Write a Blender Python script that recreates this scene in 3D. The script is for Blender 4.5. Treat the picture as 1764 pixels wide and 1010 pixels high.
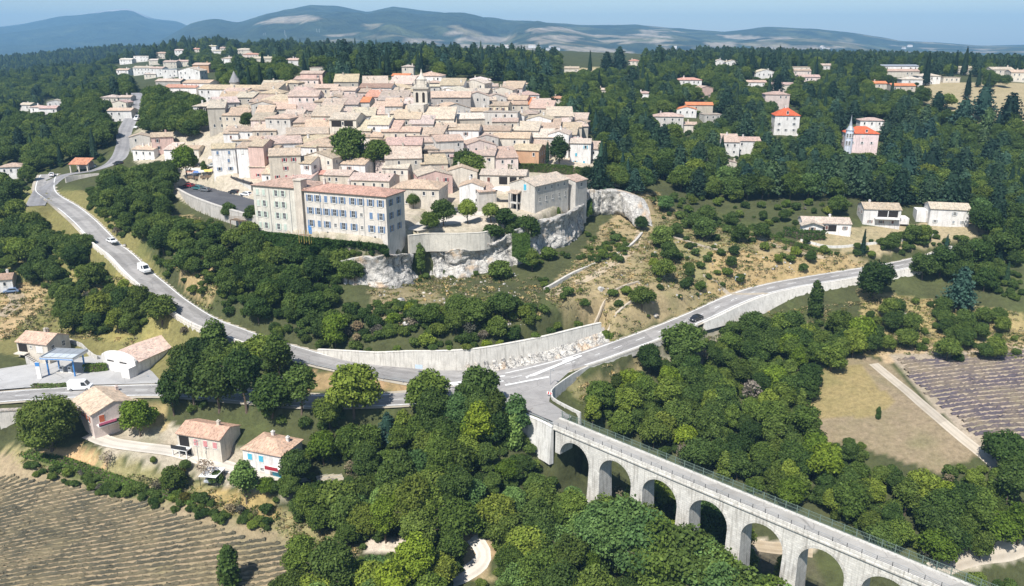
import bpy, math, random
import numpy as np
for o in list(bpy.data.objects): bpy.data.objects.remove(o, do_unlink=True)
SC = bpy.context.scene
COL = SC.collection
rng = np.random.default_rng(11); random.seed(11)
rad = math.radians

# ---------------------------------------------------------------- camera, sky, sun, exposure
F0, PITCH, CAMZ = 1384.0, rad(17.3), 100.0          # focal length in pixels of the 1764 x 1010 photograph
CP, SP = math.cos(PITCH), math.sin(PITCH)
cd = bpy.data.cameras.new('camera'); cam = bpy.data.objects.new('camera', cd); COL.objects.link(cam)
cam.location = (0, 0, CAMZ); cam.rotation_euler = (math.pi/2-PITCH, 0, 0)
cd.sensor_width = 36.0; cd.lens = 36.0*F0/1764.0; cd.clip_start = 1.0; cd.clip_end = 60000.0
SC.camera = cam

SUN_AZ, SUN_EL = rad(207), rad(54)                  # azimuth from +Y towards +X: the sun stands behind the viewer, a little to the side
sdir = np.array([math.sin(SUN_AZ)*math.cos(SUN_EL), math.cos(SUN_AZ)*math.cos(SUN_EL), math.sin(SUN_EL)])
W = bpy.data.worlds.new('World'); SC.world = W; W.use_nodes = True
nt = W.node_tree; nt.nodes.clear()
sky = nt.nodes.new('ShaderNodeTexSky'); sky.sky_type = 'NISHITA'; sky.sun_disc = False
sky.sun_elevation = SUN_EL; sky.sun_rotation = SUN_AZ; sky.altitude = 700; sky.air_density = 1.0; sky.dust_density = 0.7; sky.ozone_density = 0.3
bg = nt.nodes.new('ShaderNodeBackground'); bg.inputs[1].default_value = 0.090
wo = nt.nodes.new('ShaderNodeOutputWorld'); nt.links.new(sky.outputs[0], bg.inputs[0]); nt.links.new(bg.outputs[0], wo.inputs[0])
ld = bpy.data.lights.new('sun', 'SUN'); ld.energy = 4.9; ld.angle = rad(0.53); ld.color = (1.0, 0.965, 0.905)
sun = bpy.data.objects.new('sun', ld); COL.objects.link(sun)
from mathutils import Vector
sun.rotation_euler = Vector(-sdir).to_track_quat('-Z', 'Y').to_euler(); sun.location = (-80, -120, 300)
SC.view_settings.view_transform = 'Standard'; SC.view_settings.look = 'None'; SC.view_settings.gamma = 1.0
SC.view_settings.exposure = 0.60; SC.view_settings.use_curve_mapping = False
SC.cycles.max_bounces = 5; SC.cycles.diffuse_bounces = 3; SC.cycles.glossy_bounces = 2; SC.cycles.transmission_bounces = 2
SC.cycles.volume_bounces = 0; SC.cycles.transparent_max_bounces = 4; SC.cycles.use_denoising = True
SC.cycles.caustics_reflective = False; SC.cycles.caustics_refractive = False

# ---------------------------------------------------------------- pixel <-> place
def ray(u, v):
    a = (np.asarray(u, float)-882)/F0; b = (np.asarray(v, float)-505)/F0
    return a, CP-b*SP, -SP-b*CP
def at(u, v, D):
    """the place D metres below the camera that is seen at pixel u, v of the photograph"""
    x, y, z = ray(u, v); t = D/(-z)
    return np.array([x*t, y*t, CAMZ-D])
def proj(x, y, z):
    dz = z-CAMZ; c = y*CP-dz*SP; up = y*SP+dz*CP
    return 882+F0*x/c, 505-F0*up/c, c
def inpoly(px, py, poly):
    px = np.asarray(px, float); py = np.asarray(py, float); r = np.zeros(px.shape, bool); n = len(poly)
    for i in range(n):
        x0, y0 = poly[i]; x1, y1 = poly[(i+1) % n]
        if y0 == y1: continue
        c = ((y0 > py) != (y1 > py)) & (px < (x1-x0)*(py-y0)/(y1-y0)+x0); r ^= c
    return r
def seg_dist(px, py, pts):
    """distance of points to a polyline"""
    d = np.full(np.shape(px), 1e9)
    for (x0, y0), (x1, y1) in zip(pts[:-1], pts[1:]):
        dx, dy = x1-x0, y1-y0; L = dx*dx+dy*dy+1e-9
        t = np.clip(((px-x0)*dx+(py-y0)*dy)/L, 0, 1)
        d = np.minimum(d, np.hypot(px-x0-t*dx, py-y0-t*dy))
    return d
def sstep(x): x = np.clip(x, 0, 1); return x*x*(3-2*x)
def catmull(P, step=2.0):
    P = np.asarray(P, float); out = []
    Q = np.vstack([2*P[0]-P[1], P, 2*P[-1]-P[-2]])
    for i in range(1, len(Q)-2):
        p0, p1, p2, p3 = Q[i-1], Q[i], Q[i+1], Q[i+2]; n = max(2, int(np.linalg.norm(p2-p1)/step))
        for k in range(n):
            t = k/n; out.append(.5*((2*p1)+(p2-p0)*t+(2*p0-5*p1+4*p2-p3)*t*t+(3*p1-p0-3*p2+p3)*t**3))
    out.append(P[-1]); return np.array(out)
def vnoise(x, y, s, seed=0):
    """smooth value noise in -1..1, cell size s"""
    x = np.asarray(x, float)/s; y = np.asarray(y, float)/s; xi = np.floor(x).astype(np.int64); yi = np.floor(y).astype(np.int64)
    def h(a, b):
        n = (a*374761393+b*668265263+seed*974711) & 0x7fffffff; n = (n ^ (n >> 13))*1274126177 & 0x7fffffff
        return ((n ^ (n >> 16)) & 0xffff)/32767.5-1
    fx = x-xi; fy = y-yi; fx = fx*fx*(3-2*fx); fy = fy*fy*(3-2*fy)
    return (h(xi, yi)*(1-fx)+h(xi+1, yi)*fx)*(1-fy)+(h(xi, yi+1)*(1-fx)+h(xi+1, yi+1)*fx)*fy

# ---------------------------------------------------------------- object helpers
class MB:
    """collects faces and links them as one mesh object"""
    def __init__(s): s.v = []; s.f = []; s.m = []
    def poly(s, pts, m=0):
        n = len(s.v); s.v += [tuple(p) for p in pts]; s.f.append(tuple(range(n, n+len(pts)))); s.m.append(m); return s
    def box(s, x0, y0, z0, x1, y1, z1, m=0):
        n = len(s.v); s.v += [(x0,y0,z0),(x1,y0,z0),(x1,y1,z0),(x0,y1,z0),(x0,y0,z1),(x1,y0,z1),(x1,y1,z1),(x0,y1,z1)]
        for f in ((0,3,2,1),(4,5,6,7),(0,1,5,4),(1,2,6,5),(2,3,7,6),(3,0,4,7)): s.f.append(tuple(n+i for i in f)); s.m.append(m)
        return s
    def prism(s, poly, z0, z1, m=0, mt=None):
        """vertical prism over an anticlockwise polygon"""
        n = len(s.v); k = len(poly); s.v += [(p[0], p[1], z0) for p in poly]+[(p[0], p[1], z1) for p in poly]
        for i in range(k): j = (i+1) % k; s.f.append((n+i, n+j, n+k+j, n+k+i)); s.m.append(m)
        s.f.append(tuple(n+k+i for i in range(k))); s.m.append(m if mt is None else mt); s.f.append(tuple(n+k-1-i for i in range(k))); s.m.append(m); return s
    def extr(s, prof, a0, a1, axis='x', m=0, caps=True):
        """profile of (p, z) pairs drawn along x (p = y) or along y (p = x)"""
        n = len(s.v); k = len(prof)
        for a in (a0, a1): s.v += [((a, p, z) if axis == 'x' else (p, a, z)) for p, z in prof]
        for i in range(k): j = (i+1) % k; s.f.append((n+i, n+j, n+k+j, n+k+i)); s.m.append(m)
        if caps: s.f.append(tuple(n+k-1-i for i in range(k))); s.m.append(m); s.f.append(tuple(n+k+i for i in range(k))); s.m.append(m)
        return s
    def tube(s, p0, p1, r0, r1=None, k=6, m=0):
        r1 = r0 if r1 is None else r1; p0 = np.array(p0, float); p1 = np.array(p1, float); d = p1-p0; d = d/(np.linalg.norm(d)+1e-9)
        a = np.cross(d, (0,0,1.) if abs(d[2]) < .9 else (1.,0,0)); a /= np.linalg.norm(a); b = np.cross(d, a); n = len(s.v)
        for p, r in ((p0, r0), (p1, r1)):
            for i in range(k): t = 2*math.pi*i/k; s.v.append(tuple(p+r*(math.cos(t)*a+math.sin(t)*b)))
        for i in range(k): j = (i+1) % k; s.f.append((n+i, n+j, n+k+j, n+k+i)); s.m.append(m)
        s.f.append(tuple(n+k-1-i for i in range(k))); s.m.append(m); s.f.append(tuple(n+k+i for i in range(k))); s.m.append(m); return s
    def lathe(s, prof, k=12, m=0, c=(0,0)):
        """(r, z) profile turned about the z axis"""
        n = len(s.v)
        for r, z in prof:
            for i in range(k): t = 2*math.pi*i/k; s.v.append((c[0]+r*math.cos(t), c[1]+r*math.sin(t), z))
        for q in range(len(prof)-1):
            for i in range(k): j = (i+1) % k; s.f.append((n+q*k+i, n+q*k+j, n+(q+1)*k+j, n+(q+1)*k+i)); s.m.append(m)
        return s
    def mesh(s, name, mats, smooth=False):
        me = bpy.data.meshes.new(name); me.from_pydata(s.v, [], s.f)
        for x in (mats if isinstance(mats, (list, tuple)) else [mats]): me.materials.append(x)
        if any(s.m): me.polygons.foreach_set('material_index', s.m)
        if smooth: me.polygons.foreach_set('use_smooth', [True]*len(s.f))
        me.update(); return me
    def build(s, name, mats, parent=None, color=None, smooth=False): return link(name, s.mesh(name, mats, smooth), parent, color)
def link(name, me, parent=None, color=None, loc=None, rot=None, scale=None):
    o = bpy.data.objects.new(name, me); COL.objects.link(o)
    if parent is not None: o.parent = parent
    if color is not None: o.color = (*color[:3], 1)
    if loc is not None: o.location = loc
    if rot is not None: o.rotation_euler = rot
    if scale is not None: o.scale = scale if hasattr(scale, '__len__') else (scale,)*3
    return o
THINGS = []
def tag(o, label, cat, group=None):
    o['label'] = label; o['category'] = cat
    if group: o['group'] = group
    THINGS.append(o); return o
def thing(name, loc, rz=0, label=None, cat=None, group=None, scale=None):
    o = bpy.data.objects.new(name, None); o.empty_display_size = .5; COL.objects.link(o); o.location = [float(q) for q in loc]; o.rotation_euler = (0, 0, rz)
    if scale: o.scale = (scale,)*3 if not hasattr(scale, '__len__') else scale
    if label: tag(o, label, cat, group)
    return o
def struct(o, kind='structure'): o['kind'] = kind; return o
def copy_tree(o, parent=None, color=None):
    c = o.copy(); COL.objects.link(c)
    if parent is not None: c.parent = parent
    for ch in o.children: copy_tree(ch, c)
    return c
def np_mesh(name, V, Fq, mats, smooth=False, attrs=None, matidx=None):
    """mesh straight from arrays; Fq is an (n, 3 or 4) index array"""
    me = bpy.data.meshes.new(name); V = np.asarray(V, np.float32); Fq = np.asarray(Fq, np.int32); k = Fq.shape[1]
    me.vertices.add(len(V)); me.vertices.foreach_set('co', V.ravel()); me.loops.add(Fq.size); me.loops.foreach_set('vertex_index', Fq.ravel())
    me.polygons.add(len(Fq)); me.polygons.foreach_set('loop_start', np.arange(0, Fq.size, k, dtype=np.int32))
    try: me.polygons.foreach_set('loop_total', np.full(len(Fq), k, np.int32))
    except Exception: pass
    for x in (mats if isinstance(mats, (list, tuple)) else [mats]): me.materials.append(x)
    if matidx is not None: me.polygons.foreach_set('material_index', np.asarray(matidx, np.int32))
    if smooth: me.polygons.foreach_set('use_smooth', np.ones(len(Fq), bool))
    me.update(calc_edges=True)
    for nm, (typ, dom, arr) in (attrs or {}).items():
        a = me.attributes.new(nm, typ, dom); a.data.foreach_set('color' if 'COLOR' in typ else 'value', np.asarray(arr, np.float32).ravel())
    return me

# ---------------------------------------------------------------- materials
class NT:
    def __init__(s, name, rough=.8, spec=.25):
        s.m = bpy.data.materials.new(name); s.m.use_nodes = True; s.t = s.m.node_tree; s.b = s.t.nodes['Principled BSDF']
        s.b.inputs['Roughness'].default_value = rough; s.b.inputs['Specular IOR Level'].default_value = spec
    def n(s, typ, **kw):
        x = s.t.nodes.new('ShaderNode'+typ)
        for k, v in kw.items():
            if k.startswith('i_'): x.inputs[k[2:].replace('_', ' ')].default_value = v
            elif k[0] == 'I' and k[1:].isdigit(): x.inputs[int(k[1:])].default_value = v
            else: setattr(x, k, v)
        return x
    def l(s, a, b): s.t.links.new(a, b)
    def noise(s, scale, detail=3, rough=.6, vec=None, dist=0):
        x = s.n('TexNoise', i_Scale=scale, i_Detail=detail, i_Roughness=rough, i_Distortion=dist)
        s.l(vec if vec is not None else s.coord('Object'), x.inputs['Vector']); return x.outputs['Fac']
    def coord(s, which='Object'):
        k = '_tc'
        if not hasattr(s, k): s._tc = s.n('TexCoord')
        return s._tc.outputs[which]
    def pos(s):
        if not hasattr(s, '_ge'): s._ge = s.n('NewGeometry')
        return s._ge.outputs['Position']
    def ramp(s, fac, stops):
        x = s.n('ValToRGB'); e = x.color_ramp.elements
        while len(e) < len(stops): e.new(.5)
        for q, (p, c) in zip(e, stops): q.position = p; q.color = (*(c if hasattr(c, '__len__') else (c,)*3), 1)
        s.l(fac, x.inputs[0]); return x.outputs[0]
    def mix(s, fac, a, b, mode='MIX'):
        x = s.n('Mix', data_type='RGBA', blend_type=mode)
        for sock, v in ((x.inputs[0], fac), (x.inputs[6], a), (x.inputs[7], b)):
            if hasattr(v, 'is_linked'): s.l(v, sock)
            elif hasattr(v, '__len__'): sock.default_value = (*v[:3], 1)
            else: sock.default_value = v
        return x.outputs[2]
    def math(s, op, a, b=None, clamp=False):
        x = s.n('Math', operation=op, use_clamp=clamp)
        for i, v in ((0, a), (1, b)):
            if v is None: continue
            if hasattr(v, 'is_linked'): s.l(v, x.inputs[i])
            else: x.inputs[i].default_value = v
        return x.outputs[0]
    def attr(s, name, out='Color', typ='GEOMETRY'): return s.n('Attribute', attribute_name=name, attribute_type=typ).outputs[out]
    def info(s, out):
        if not hasattr(s, '_oi'): s._oi = s.n('ObjectInfo')
        return s._oi.outputs[out]
    def base(s, c):
        if hasattr(c, 'is_linked'): s.l(c, s.b.inputs['Base Color'])
        else: s.b.inputs['Base Color'].default_value = (*c[:3], 1)
        return s
    def bump(s, h, strength=.5, dist=.1):
        x = s.n('Bump', i_Strength=strength, i_Distance=dist); s.l(h, x.inputs['Height']); s.l(x.outputs[0], s.b.inputs['Normal']); return s
def plain(name, c, rough=.7, spec=.3, metal=0, var=.12, scale=3.0):
    t = NT(name, rough, spec); t.b.inputs['Metallic'].default_value = metal
    f = t.noise(scale, 3); t.base(t.mix(1, c, t.ramp(f, [(.3, 1-var), (.7, 1+var*.6)]), 'MULTIPLY')); return t.m

# ---------------------------------------------------------------- the lie of the land: (u, v, depth below the camera)
LOW = """0 1010 92|440 1010 95|880 1010 97|1300 1010 100|1764 1010 101|0 800 90|200 900 91|600 950 93|0 950 92|250 830 89|0 740 86
1000 850 92|1200 930 97|1400 1000 100|900 780 89|820 980 95|1100 830 93|1300 930 99
180 740 84.5|340 775 85|460 805 86|560 830 89|60 750 84.5|110 640 78|210 620 77|30 610 77|60 670 78.3|260 670 78.3|150 690 79.5|330 700 80.5
0 685 78.6|280 672 78.2|480 685 77.5|640 690 77|760 685 76.4|700 745 83|560 740 82.5|830 740 85|430 720 81
880 722 80|930 742 82|958 762 85|900 660 76|930 695 76|1000 630 75.3|870 690 76.1|820 650 75.8|700 640 75.3|600 620 74.5|500 600 73|450 590 72|400 570 70.5|350 550 69|300 520 67|270 495 65|240 470 63|210 440 60.5|185 420 58|160 395 56|145 380 55|115 355 53.5|80 330 52|85 310 50.5
1100 590 73.5|1200 545 71|1250 520 70|1300 500 69|1400 483 67.5|1480 470 66.5|1560 455 65|1650 430 62
1300 545 74|1300 570 77|1500 505 70.5|1650 540 74|1600 600 78|1450 640 80.5|1750 620 78.5|1700 760 84|1400 780 88|1640 800 87|1764 900 93|1600 970 97|1700 950 95|1100 700 85|1200 640 82|1150 750 88|1300 700 86|1350 600 79|1050 660 81|1480 860 92|1560 700 82.5
1100 540 68|1100 500 64.5|1100 450 60|1200 450 62|1300 440 61.5|1400 450 64|1110 380 55|1120 330 50|1300 390 57.5|1415 394 57.5|1520 388 57.5|1640 388 57.5|1450 425 61.5|1730 400 58|1764 340 56|1200 500 67
1485 264 47.5|1358 248 45|1280 262 46|1130 300 47|1200 300 48|1350 320 51|1550 300 52|1700 280 50|1160 220 40|1190 190 34|1345 180 34|1300 150 27|1560 160 27|1700 160 27|1560 115 19.5|1750 125 20|1100 130 23|1000 150 26|960 180 32|1040 290 44|1230 390 57|1750 200 33
700 130 16.5|500 130 17|430 100 14|550 110 15|320 130 22|240 110 24|240 130 26|700 100 13|900 110 15|1200 120 18|1400 110 18
100 250 46|30 290 52|20 380 58|0 450 66|60 500 71.5|100 560 75.5|150 520 70.5|200 570 74|230 530 70|0 200 51|100 180 42|0 150 55|100 130 45|180 110 32|0 115 65|90 100 55|300 80 4|200 85 11|400 85 7|540 80 5|180 190 33|10 500 71|280 590 74.5|330 610 76|420 640 76.6|200 480 66
600 500 62.5|655 488 61.5|700 478 62.6|760 480 63|800 482 63|860 470 62|905 455 60.6|935 445 59.4|1000 405 57.5|1095 385 55.5|590 505 63|500 440 57.5|440 412 53.5|372 400 53|450 500 63|400 540 67.5|520 560 69.5|640 560 68.5|800 560 67.5|900 560 68|1000 540 66.5|960 500 63.5|800 602 71.2|620 602 71.6|700 604 71.4|1030 562 70.5|950 580 71|330 460 60|300 400 54.5|260 340 50|200 330 50|150 345 52|310 350 50.5|350 378 52|1060 400 57|900 610 74"""
UPP = """445 392 50|575 410 50|668 414 50|703 403 49.3|620 330 46|480 330 46|700 330 46|500 300 42.5|640 300 42.5|800 300 43|960 300 45|1010 290 43.5|700 250 34.5|450 250 36.5|560 250 35|850 250 36|990 250 38|700 200 27.5|500 200 28|850 200 29|930 205 31.5|380 200 29.5|380 240 34.5|700 170 23.5|450 170 24|850 165 24|600 155 21|700 150 20.5|350 190 29.5|237 190 31|215 230 38|205 270 44.5|150 290 48|340 290 45.3|370 325 46.5|440 350 47.6|780 386 49.5|860 376 48.6|750 400 50.5|921 368 48|1005 357 48|1040 325 46.8|1090 335 48|820 340 47|900 330 46.5|1040 290 44|960 180 32|400 385 50.5|310 325 47|290 250 39|110 290 48.5"""
def cps(txt): return np.array([at(*map(float, s.split())) for s in txt.replace('\n', '|').split('|') if s.strip()])
FAR = np.array([(x, y, CAMZ-d) for x, y, d in [(-1500,1800,62),(0,1800,48),(900,1500,45),(1800,1800,60),(-600,1800,40),(-3000,2600,75),(3000,2600,75),(0,2600,66),(900,900,26),(600,1100,28),(1500,900,40),(-1500,700,66),(-900,500,62),(-500,300,64),(-400,150,84),(400,150,92),(600,400,62),(-300,60,93),(300,60,104),(-120,40,95),(120,40,108),(0,20,106),(800,200,85),(-900,0,95),(900,0,105),(0,-200,108)]])
class RBF:
    def __init__(s, P, c=9.0, reg=.15):
        s.x = P[:, :2]/100; s.c = c/100; n = len(P); d = np.sqrt(((s.x[:, None]-s.x[None])**2).sum(-1)+s.c**2)
        A = np.zeros((n+3, n+3)); A[:n, :n] = -d; A[:n, :n] += np.eye(n)*reg*.02; A[:n, n] = 1; A[:n, n+1:] = s.x; A[n, :n] = 1; A[n+1:, :n] = s.x.T
        s.w = np.linalg.solve(A, np.r_[P[:, 2], 0, 0, 0])
    def __call__(s, x, y):
        x = np.asarray(x, float); sh = x.shape; X = np.c_[x.ravel(), np.asarray(y, float).ravel()]/100; out = np.empty(len(X))
        for i in range(0, len(X), 20000):
            q = X[i:i+20000]; d = np.sqrt(((q[:, None]-s.x[None])**2).sum(-1)+s.c**2)
            out[i:i+20000] = -d@s.w[:-3]+s.w[-3]+q@s.w[-2:]
        return out.reshape(sh)
PL, PU = cps(LOW), cps(UPP)
# points of the lower set that the upper surface shares (everything behind and beside the cliff)
far_low = PL[(PL[:, 1] > 262) | (PL[:, 0] > 60)]
R_low = RBF(np.vstack([PL, FAR, PU[(PU[:, 1] > 300) | (PU[:, 0] < -105)]])); R_upp = RBF(np.vstack([PU, far_low, FAR]))
def XY(pts): return [tuple(at(*p)[:2]) for p in pts]
# brink of the rock the village stands on
BRINK_PX = [(302,327,47.6),(330,341,47.7),(370,356,47.7),(410,368,47.7),(438,377,47.9),(447,397,50.7),(575,414,50.5),(640,420,50.5),(668,420,50.5),(690,412,50.4),(704,405,50.3),(740,401,50.6),(790,401,50.6),(832,399,50.6),(880,398,51),(915,391,50.4),(960,372,49.5),(1000,350,48.5),(1010,335,47.3),(1050,328,47),(1090,340,48.3),(1097,350,49)]
BRINK = XY(BRINK_PX)
PLATEAU = BRINK + [(48,262),(52,300),(60,330),(60,420),(-60,430),(-140,420),(-150,340),(-118,300),(-104,275)]
def road_pts(txt): return catmull(cps(txt), 2.0)
ROADS = {
 'west': (road_pts("85 300 50|78 318 51.2|82 335 52.5|118 358 53.8|145 380 55|160 395 56|185 420 58|210 440 60.5|240 470 63|270 495 65|300 520 67|350 552 69|400 572 70.5|450 590 72|500 605 73.2|560 622 74.2|640 638 75|720 650 75.4|800 657 75.7|880 651 75.6"), 3.4),
 'east': (road_pts("880 651 75.6|940 637 75.4|1010 617 74.7|1100 585 73.3|1160 562 72|1210 541 71|1255 520 70|1300 503 69|1350 491 68.3|1400 482 67.5|1480 469 66.6|1560 455 65|1620 440 63.3|1655 427 61.8"), 3.5),
 'lower': (road_pts("-120 695 79|0 684 78.6|120 676 78.4|280 672 78.2|400 680 77.9|520 690 77.5|640 690 77|740 684 76.5|820 672 76|900 655 75.7"), 3.3),
 'bridge': (road_pts("880 664 75.8|910 680 75.9|940 697 76|985 722 76|1040 749 76"), 2.9),
 'street': (road_pts("60 355 52.5|78 322 51.2|110 302 49.5|160 294 48|200 276 45|213 250 41.5|214 230 38|224 208 34|237 190 31|240 175 28.5|236 160 26"), 3.0),
 'drive': (road_pts("155 748 84.4|190 762 84.6|240 770 84.8|300 778 85.2|360 795 86|420 812 86.6|480 826 87.2"), 2.0),
}
RS = np.vstack([r[0] for r in ROADS.values()])
RW = np.concatenate([np.full(len(r[0]), r[1]) for r in ROADS.values()])
RT = np.vstack([np.gradient(r[0][:, :2], axis=0) for r in ROADS.values()]); REAST = np.concatenate([np.full(len(r[0]), k == 'east') for k, r in ROADS.items()])
NOBR = np.concatenate([np.full(len(r[0]), k != 'bridge') for k, r in ROADS.items()])
def zroad(x, y):
    x = np.asarray(x, float); sh = x.shape; X = np.c_[x.ravel(), np.asarray(y, float).ravel()]; out = np.empty(len(X))
    for i in range(0, len(X), 20000):
        q = X[i:i+20000]; w = 1/((((q[:, None]-RS[None, :, :2])**2).sum(-1))+3.0)**3; out[i:i+20000] = (w@RS[:, 2])/w.sum(1)
    return out.reshape(sh)
def road_gap(x, y):
    """distance from the road edge (negative on it)"""
    x = np.asarray(x, float); sh = x.shape; X = np.c_[x.ravel(), np.asarray(y, float).ravel()]; out = np.empty(len(X))
    for i in range(0, len(X), 20000):
        q = X[i:i+20000]; out[i:i+20000] = (np.sqrt(((q[:, None]-RS[None, :, :2])**2).sum(-1))-RW).min(1)
    return out.reshape(sh)
# levelled places: name, pixel outline with depth, depth of the level
FLATS = {
 'forecourt': ([(-60,645),(-60,676),(40,668),(120,664),(280,660),(262,640),(235,622),(170,612),(90,622),(20,632)], 78.15),
 'junction': ([(560,610),(600,620),(650,628),(700,632),(760,636),(830,632),(880,620),(940,604),(1000,587),(1040,577),(1050,607),(985,640),(950,668),(946,690),(985,716),(960,727),(905,704),(860,690),(770,692),(745,662),(690,652),(620,636)], 75.7),
 'car_deck': ([(305,322),(330,313),(440,345),(440,372),(408,363),(368,351.5),(330,336.5),(304,324)], 47.6),
 'market': ([(318,290),(420,290),(440,300),(432,312),(370,297),(330,305)], 45.4),
 'terrace': ([(700,395),(745,368),(800,362),(872,366),(866,378),(830,378),(720,398)], 49.6),
 'farm_yard': ([(290,770),(420,800),(500,810),(500,842),(430,838),(380,815),(300,785)], 86.4),
}
FL = {k: (XY([(u, v, d) for u, v in p]), CAMZ-d) for k, (p, d) in FLATS.items()}
# deck line of the viaduct
VA = at(950, 732, 75.8); VB = at(1626, 1015, 75.8); vd = (VB-VA)[:2]; vd /= np.linalg.norm(vd); vn = np.array([-vd[1], vd[0]])
VW = 4.0                                                           # deck width
def height(x, y):
    lo = R_low(x, y); up = R_upp(x, y)
    d = seg_dist(x, y, PLATEAU+[PLATEAU[0]]); ins = inpoly(x, y, PLATEAU); sd = np.where(ins, d, -d)
    k = sstep((sd-.4)/2.0); z = lo*(1-k)+up*k
    rough = np.clip((np.hypot(x, y)-60)/400, .25, 3)
    z = z+rough*(.35*vnoise(x, y, 13, 1)+.18*vnoise(x, y, 5, 2))
    for poly, zf in FL.values():
        d = seg_dist(x, y, poly+[poly[0]]); sd = np.where(inpoly(x, y, poly), -d, d); k = 1-sstep((sd-.3)/(.9 if abs(zf-24.3) < .01 else .5 if abs(zf-52.4) < .01 or abs(zf-50.4) < .01 else 2.2)); m = k > 0
        zt = zf if abs(zf-24.3) > .01 else zroad(np.asarray(x)[m], np.asarray(y)[m]); z[m] = z[m]*(1-k[m])+(zt-.12)*k[m]
    near = (np.abs(x) < 330) & (y < 420) & (y > 60)
    g = np.full(np.shape(x), 99.); g[near] = road_gap(x[near], y[near]); m = g < 4
    if m.any():
        xm, ym = np.asarray(x)[m], np.asarray(y)[m]; ni = np.concatenate([(((xm[i:i+8000, None]-RS[None, :, 0])**2+(ym[i:i+8000, None]-RS[None, :, 1])**2)).argmin(1) for i in range(0, len(xm), 8000)])
        steep = REAST[ni] & ((xm-RS[ni, 0])*RT[ni, 1]-(ym-RS[ni, 1])*RT[ni, 0] > 0) & (xm > 30); k = np.where(steep, 1-sstep((g[m]-.5)/.7), 1-sstep((g[m]-.5)/2.6)); s = (np.asarray(x)[m]-VA[0])*vd[0]+(np.asarray(y)[m]-VA[1])*vd[1]
        k = np.where((s > 1) & (np.abs((x[m]-VA[0])*vn[0]+(y[m]-VA[1])*vn[1]) < 9), 0, k)
        z[m] = z[m]*(1-k)+(zroad(x[m], y[m])-.12)*k
    return z
def axis(core0, core1, st, lo, hi, grow):
    a = list(np.arange(core0, core1+1e-6, st)); s = st
    while a[-1] < hi: s *= grow; a.append(a[-1]+s)
    s = st
    while a[0] > lo: s *= grow; a.insert(0, a[0]-s)
    return np.array(a)
GX = axis(-150, 170, 1.25, -2600, 2600, 1.06); GY = axis(84, 300, 1.1, -60, 1700, 1.03)
MX, MY = np.meshgrid(GX, GY)
MZ = height(MX, MY)
def ground(x, y):
    x = np.asarray(x, float); y = np.asarray(y, float)
    i = np.clip(np.searchsorted(GX, x)-1, 0, len(GX)-2); j = np.clip(np.searchsorted(GY, y)-1, 0, len(GY)-2)
    fx = np.clip((x-GX[i])/(GX[i+1]-GX[i]), 0, 1); fy = np.clip((y-GY[j])/(GY[j+1]-GY[j]), 0, 1)
    return (MZ[j, i]*(1-fx)+MZ[j, i+1]*fx)*(1-fy)+(MZ[j+1, i]*(1-fx)+MZ[j+1, i+1]*fx)*fy
def hit(u, v, h=0.0, t0=70, t1=1600):
    """first place along the ray through a pixel that lies h metres above the ground"""
    dx, dy, dz = ray(u, v); t = np.geomspace(t0, t1, 900); x, y, z = dx*t, dy*t, CAMZ+dz*t
    b = z-ground(x, y)-h; k = np.nonzero(b < 0)[0]
    if len(k) == 0: i = len(t)-1; return np.array([x[i], y[i], z[i]])
    i = max(1, k[0]); f = b[i-1]/(b[i-1]-b[i]+1e-9) if b[i-1] > 0 else 0; tt = t[i-1]+(t[i]-t[i-1])*f
    return np.array([dx*tt, dy*tt, CAMZ+dz*tt])
def seen(x, y, z, n=36):
    """whether the land leaves the place in view"""
    x = np.asarray(x, float); s = np.linspace(.12, .985, n)[:, None]; zz = CAMZ+(z-CAMZ)*s; return (zz > ground(x*s, y*s)-.4).all(0)

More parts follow.
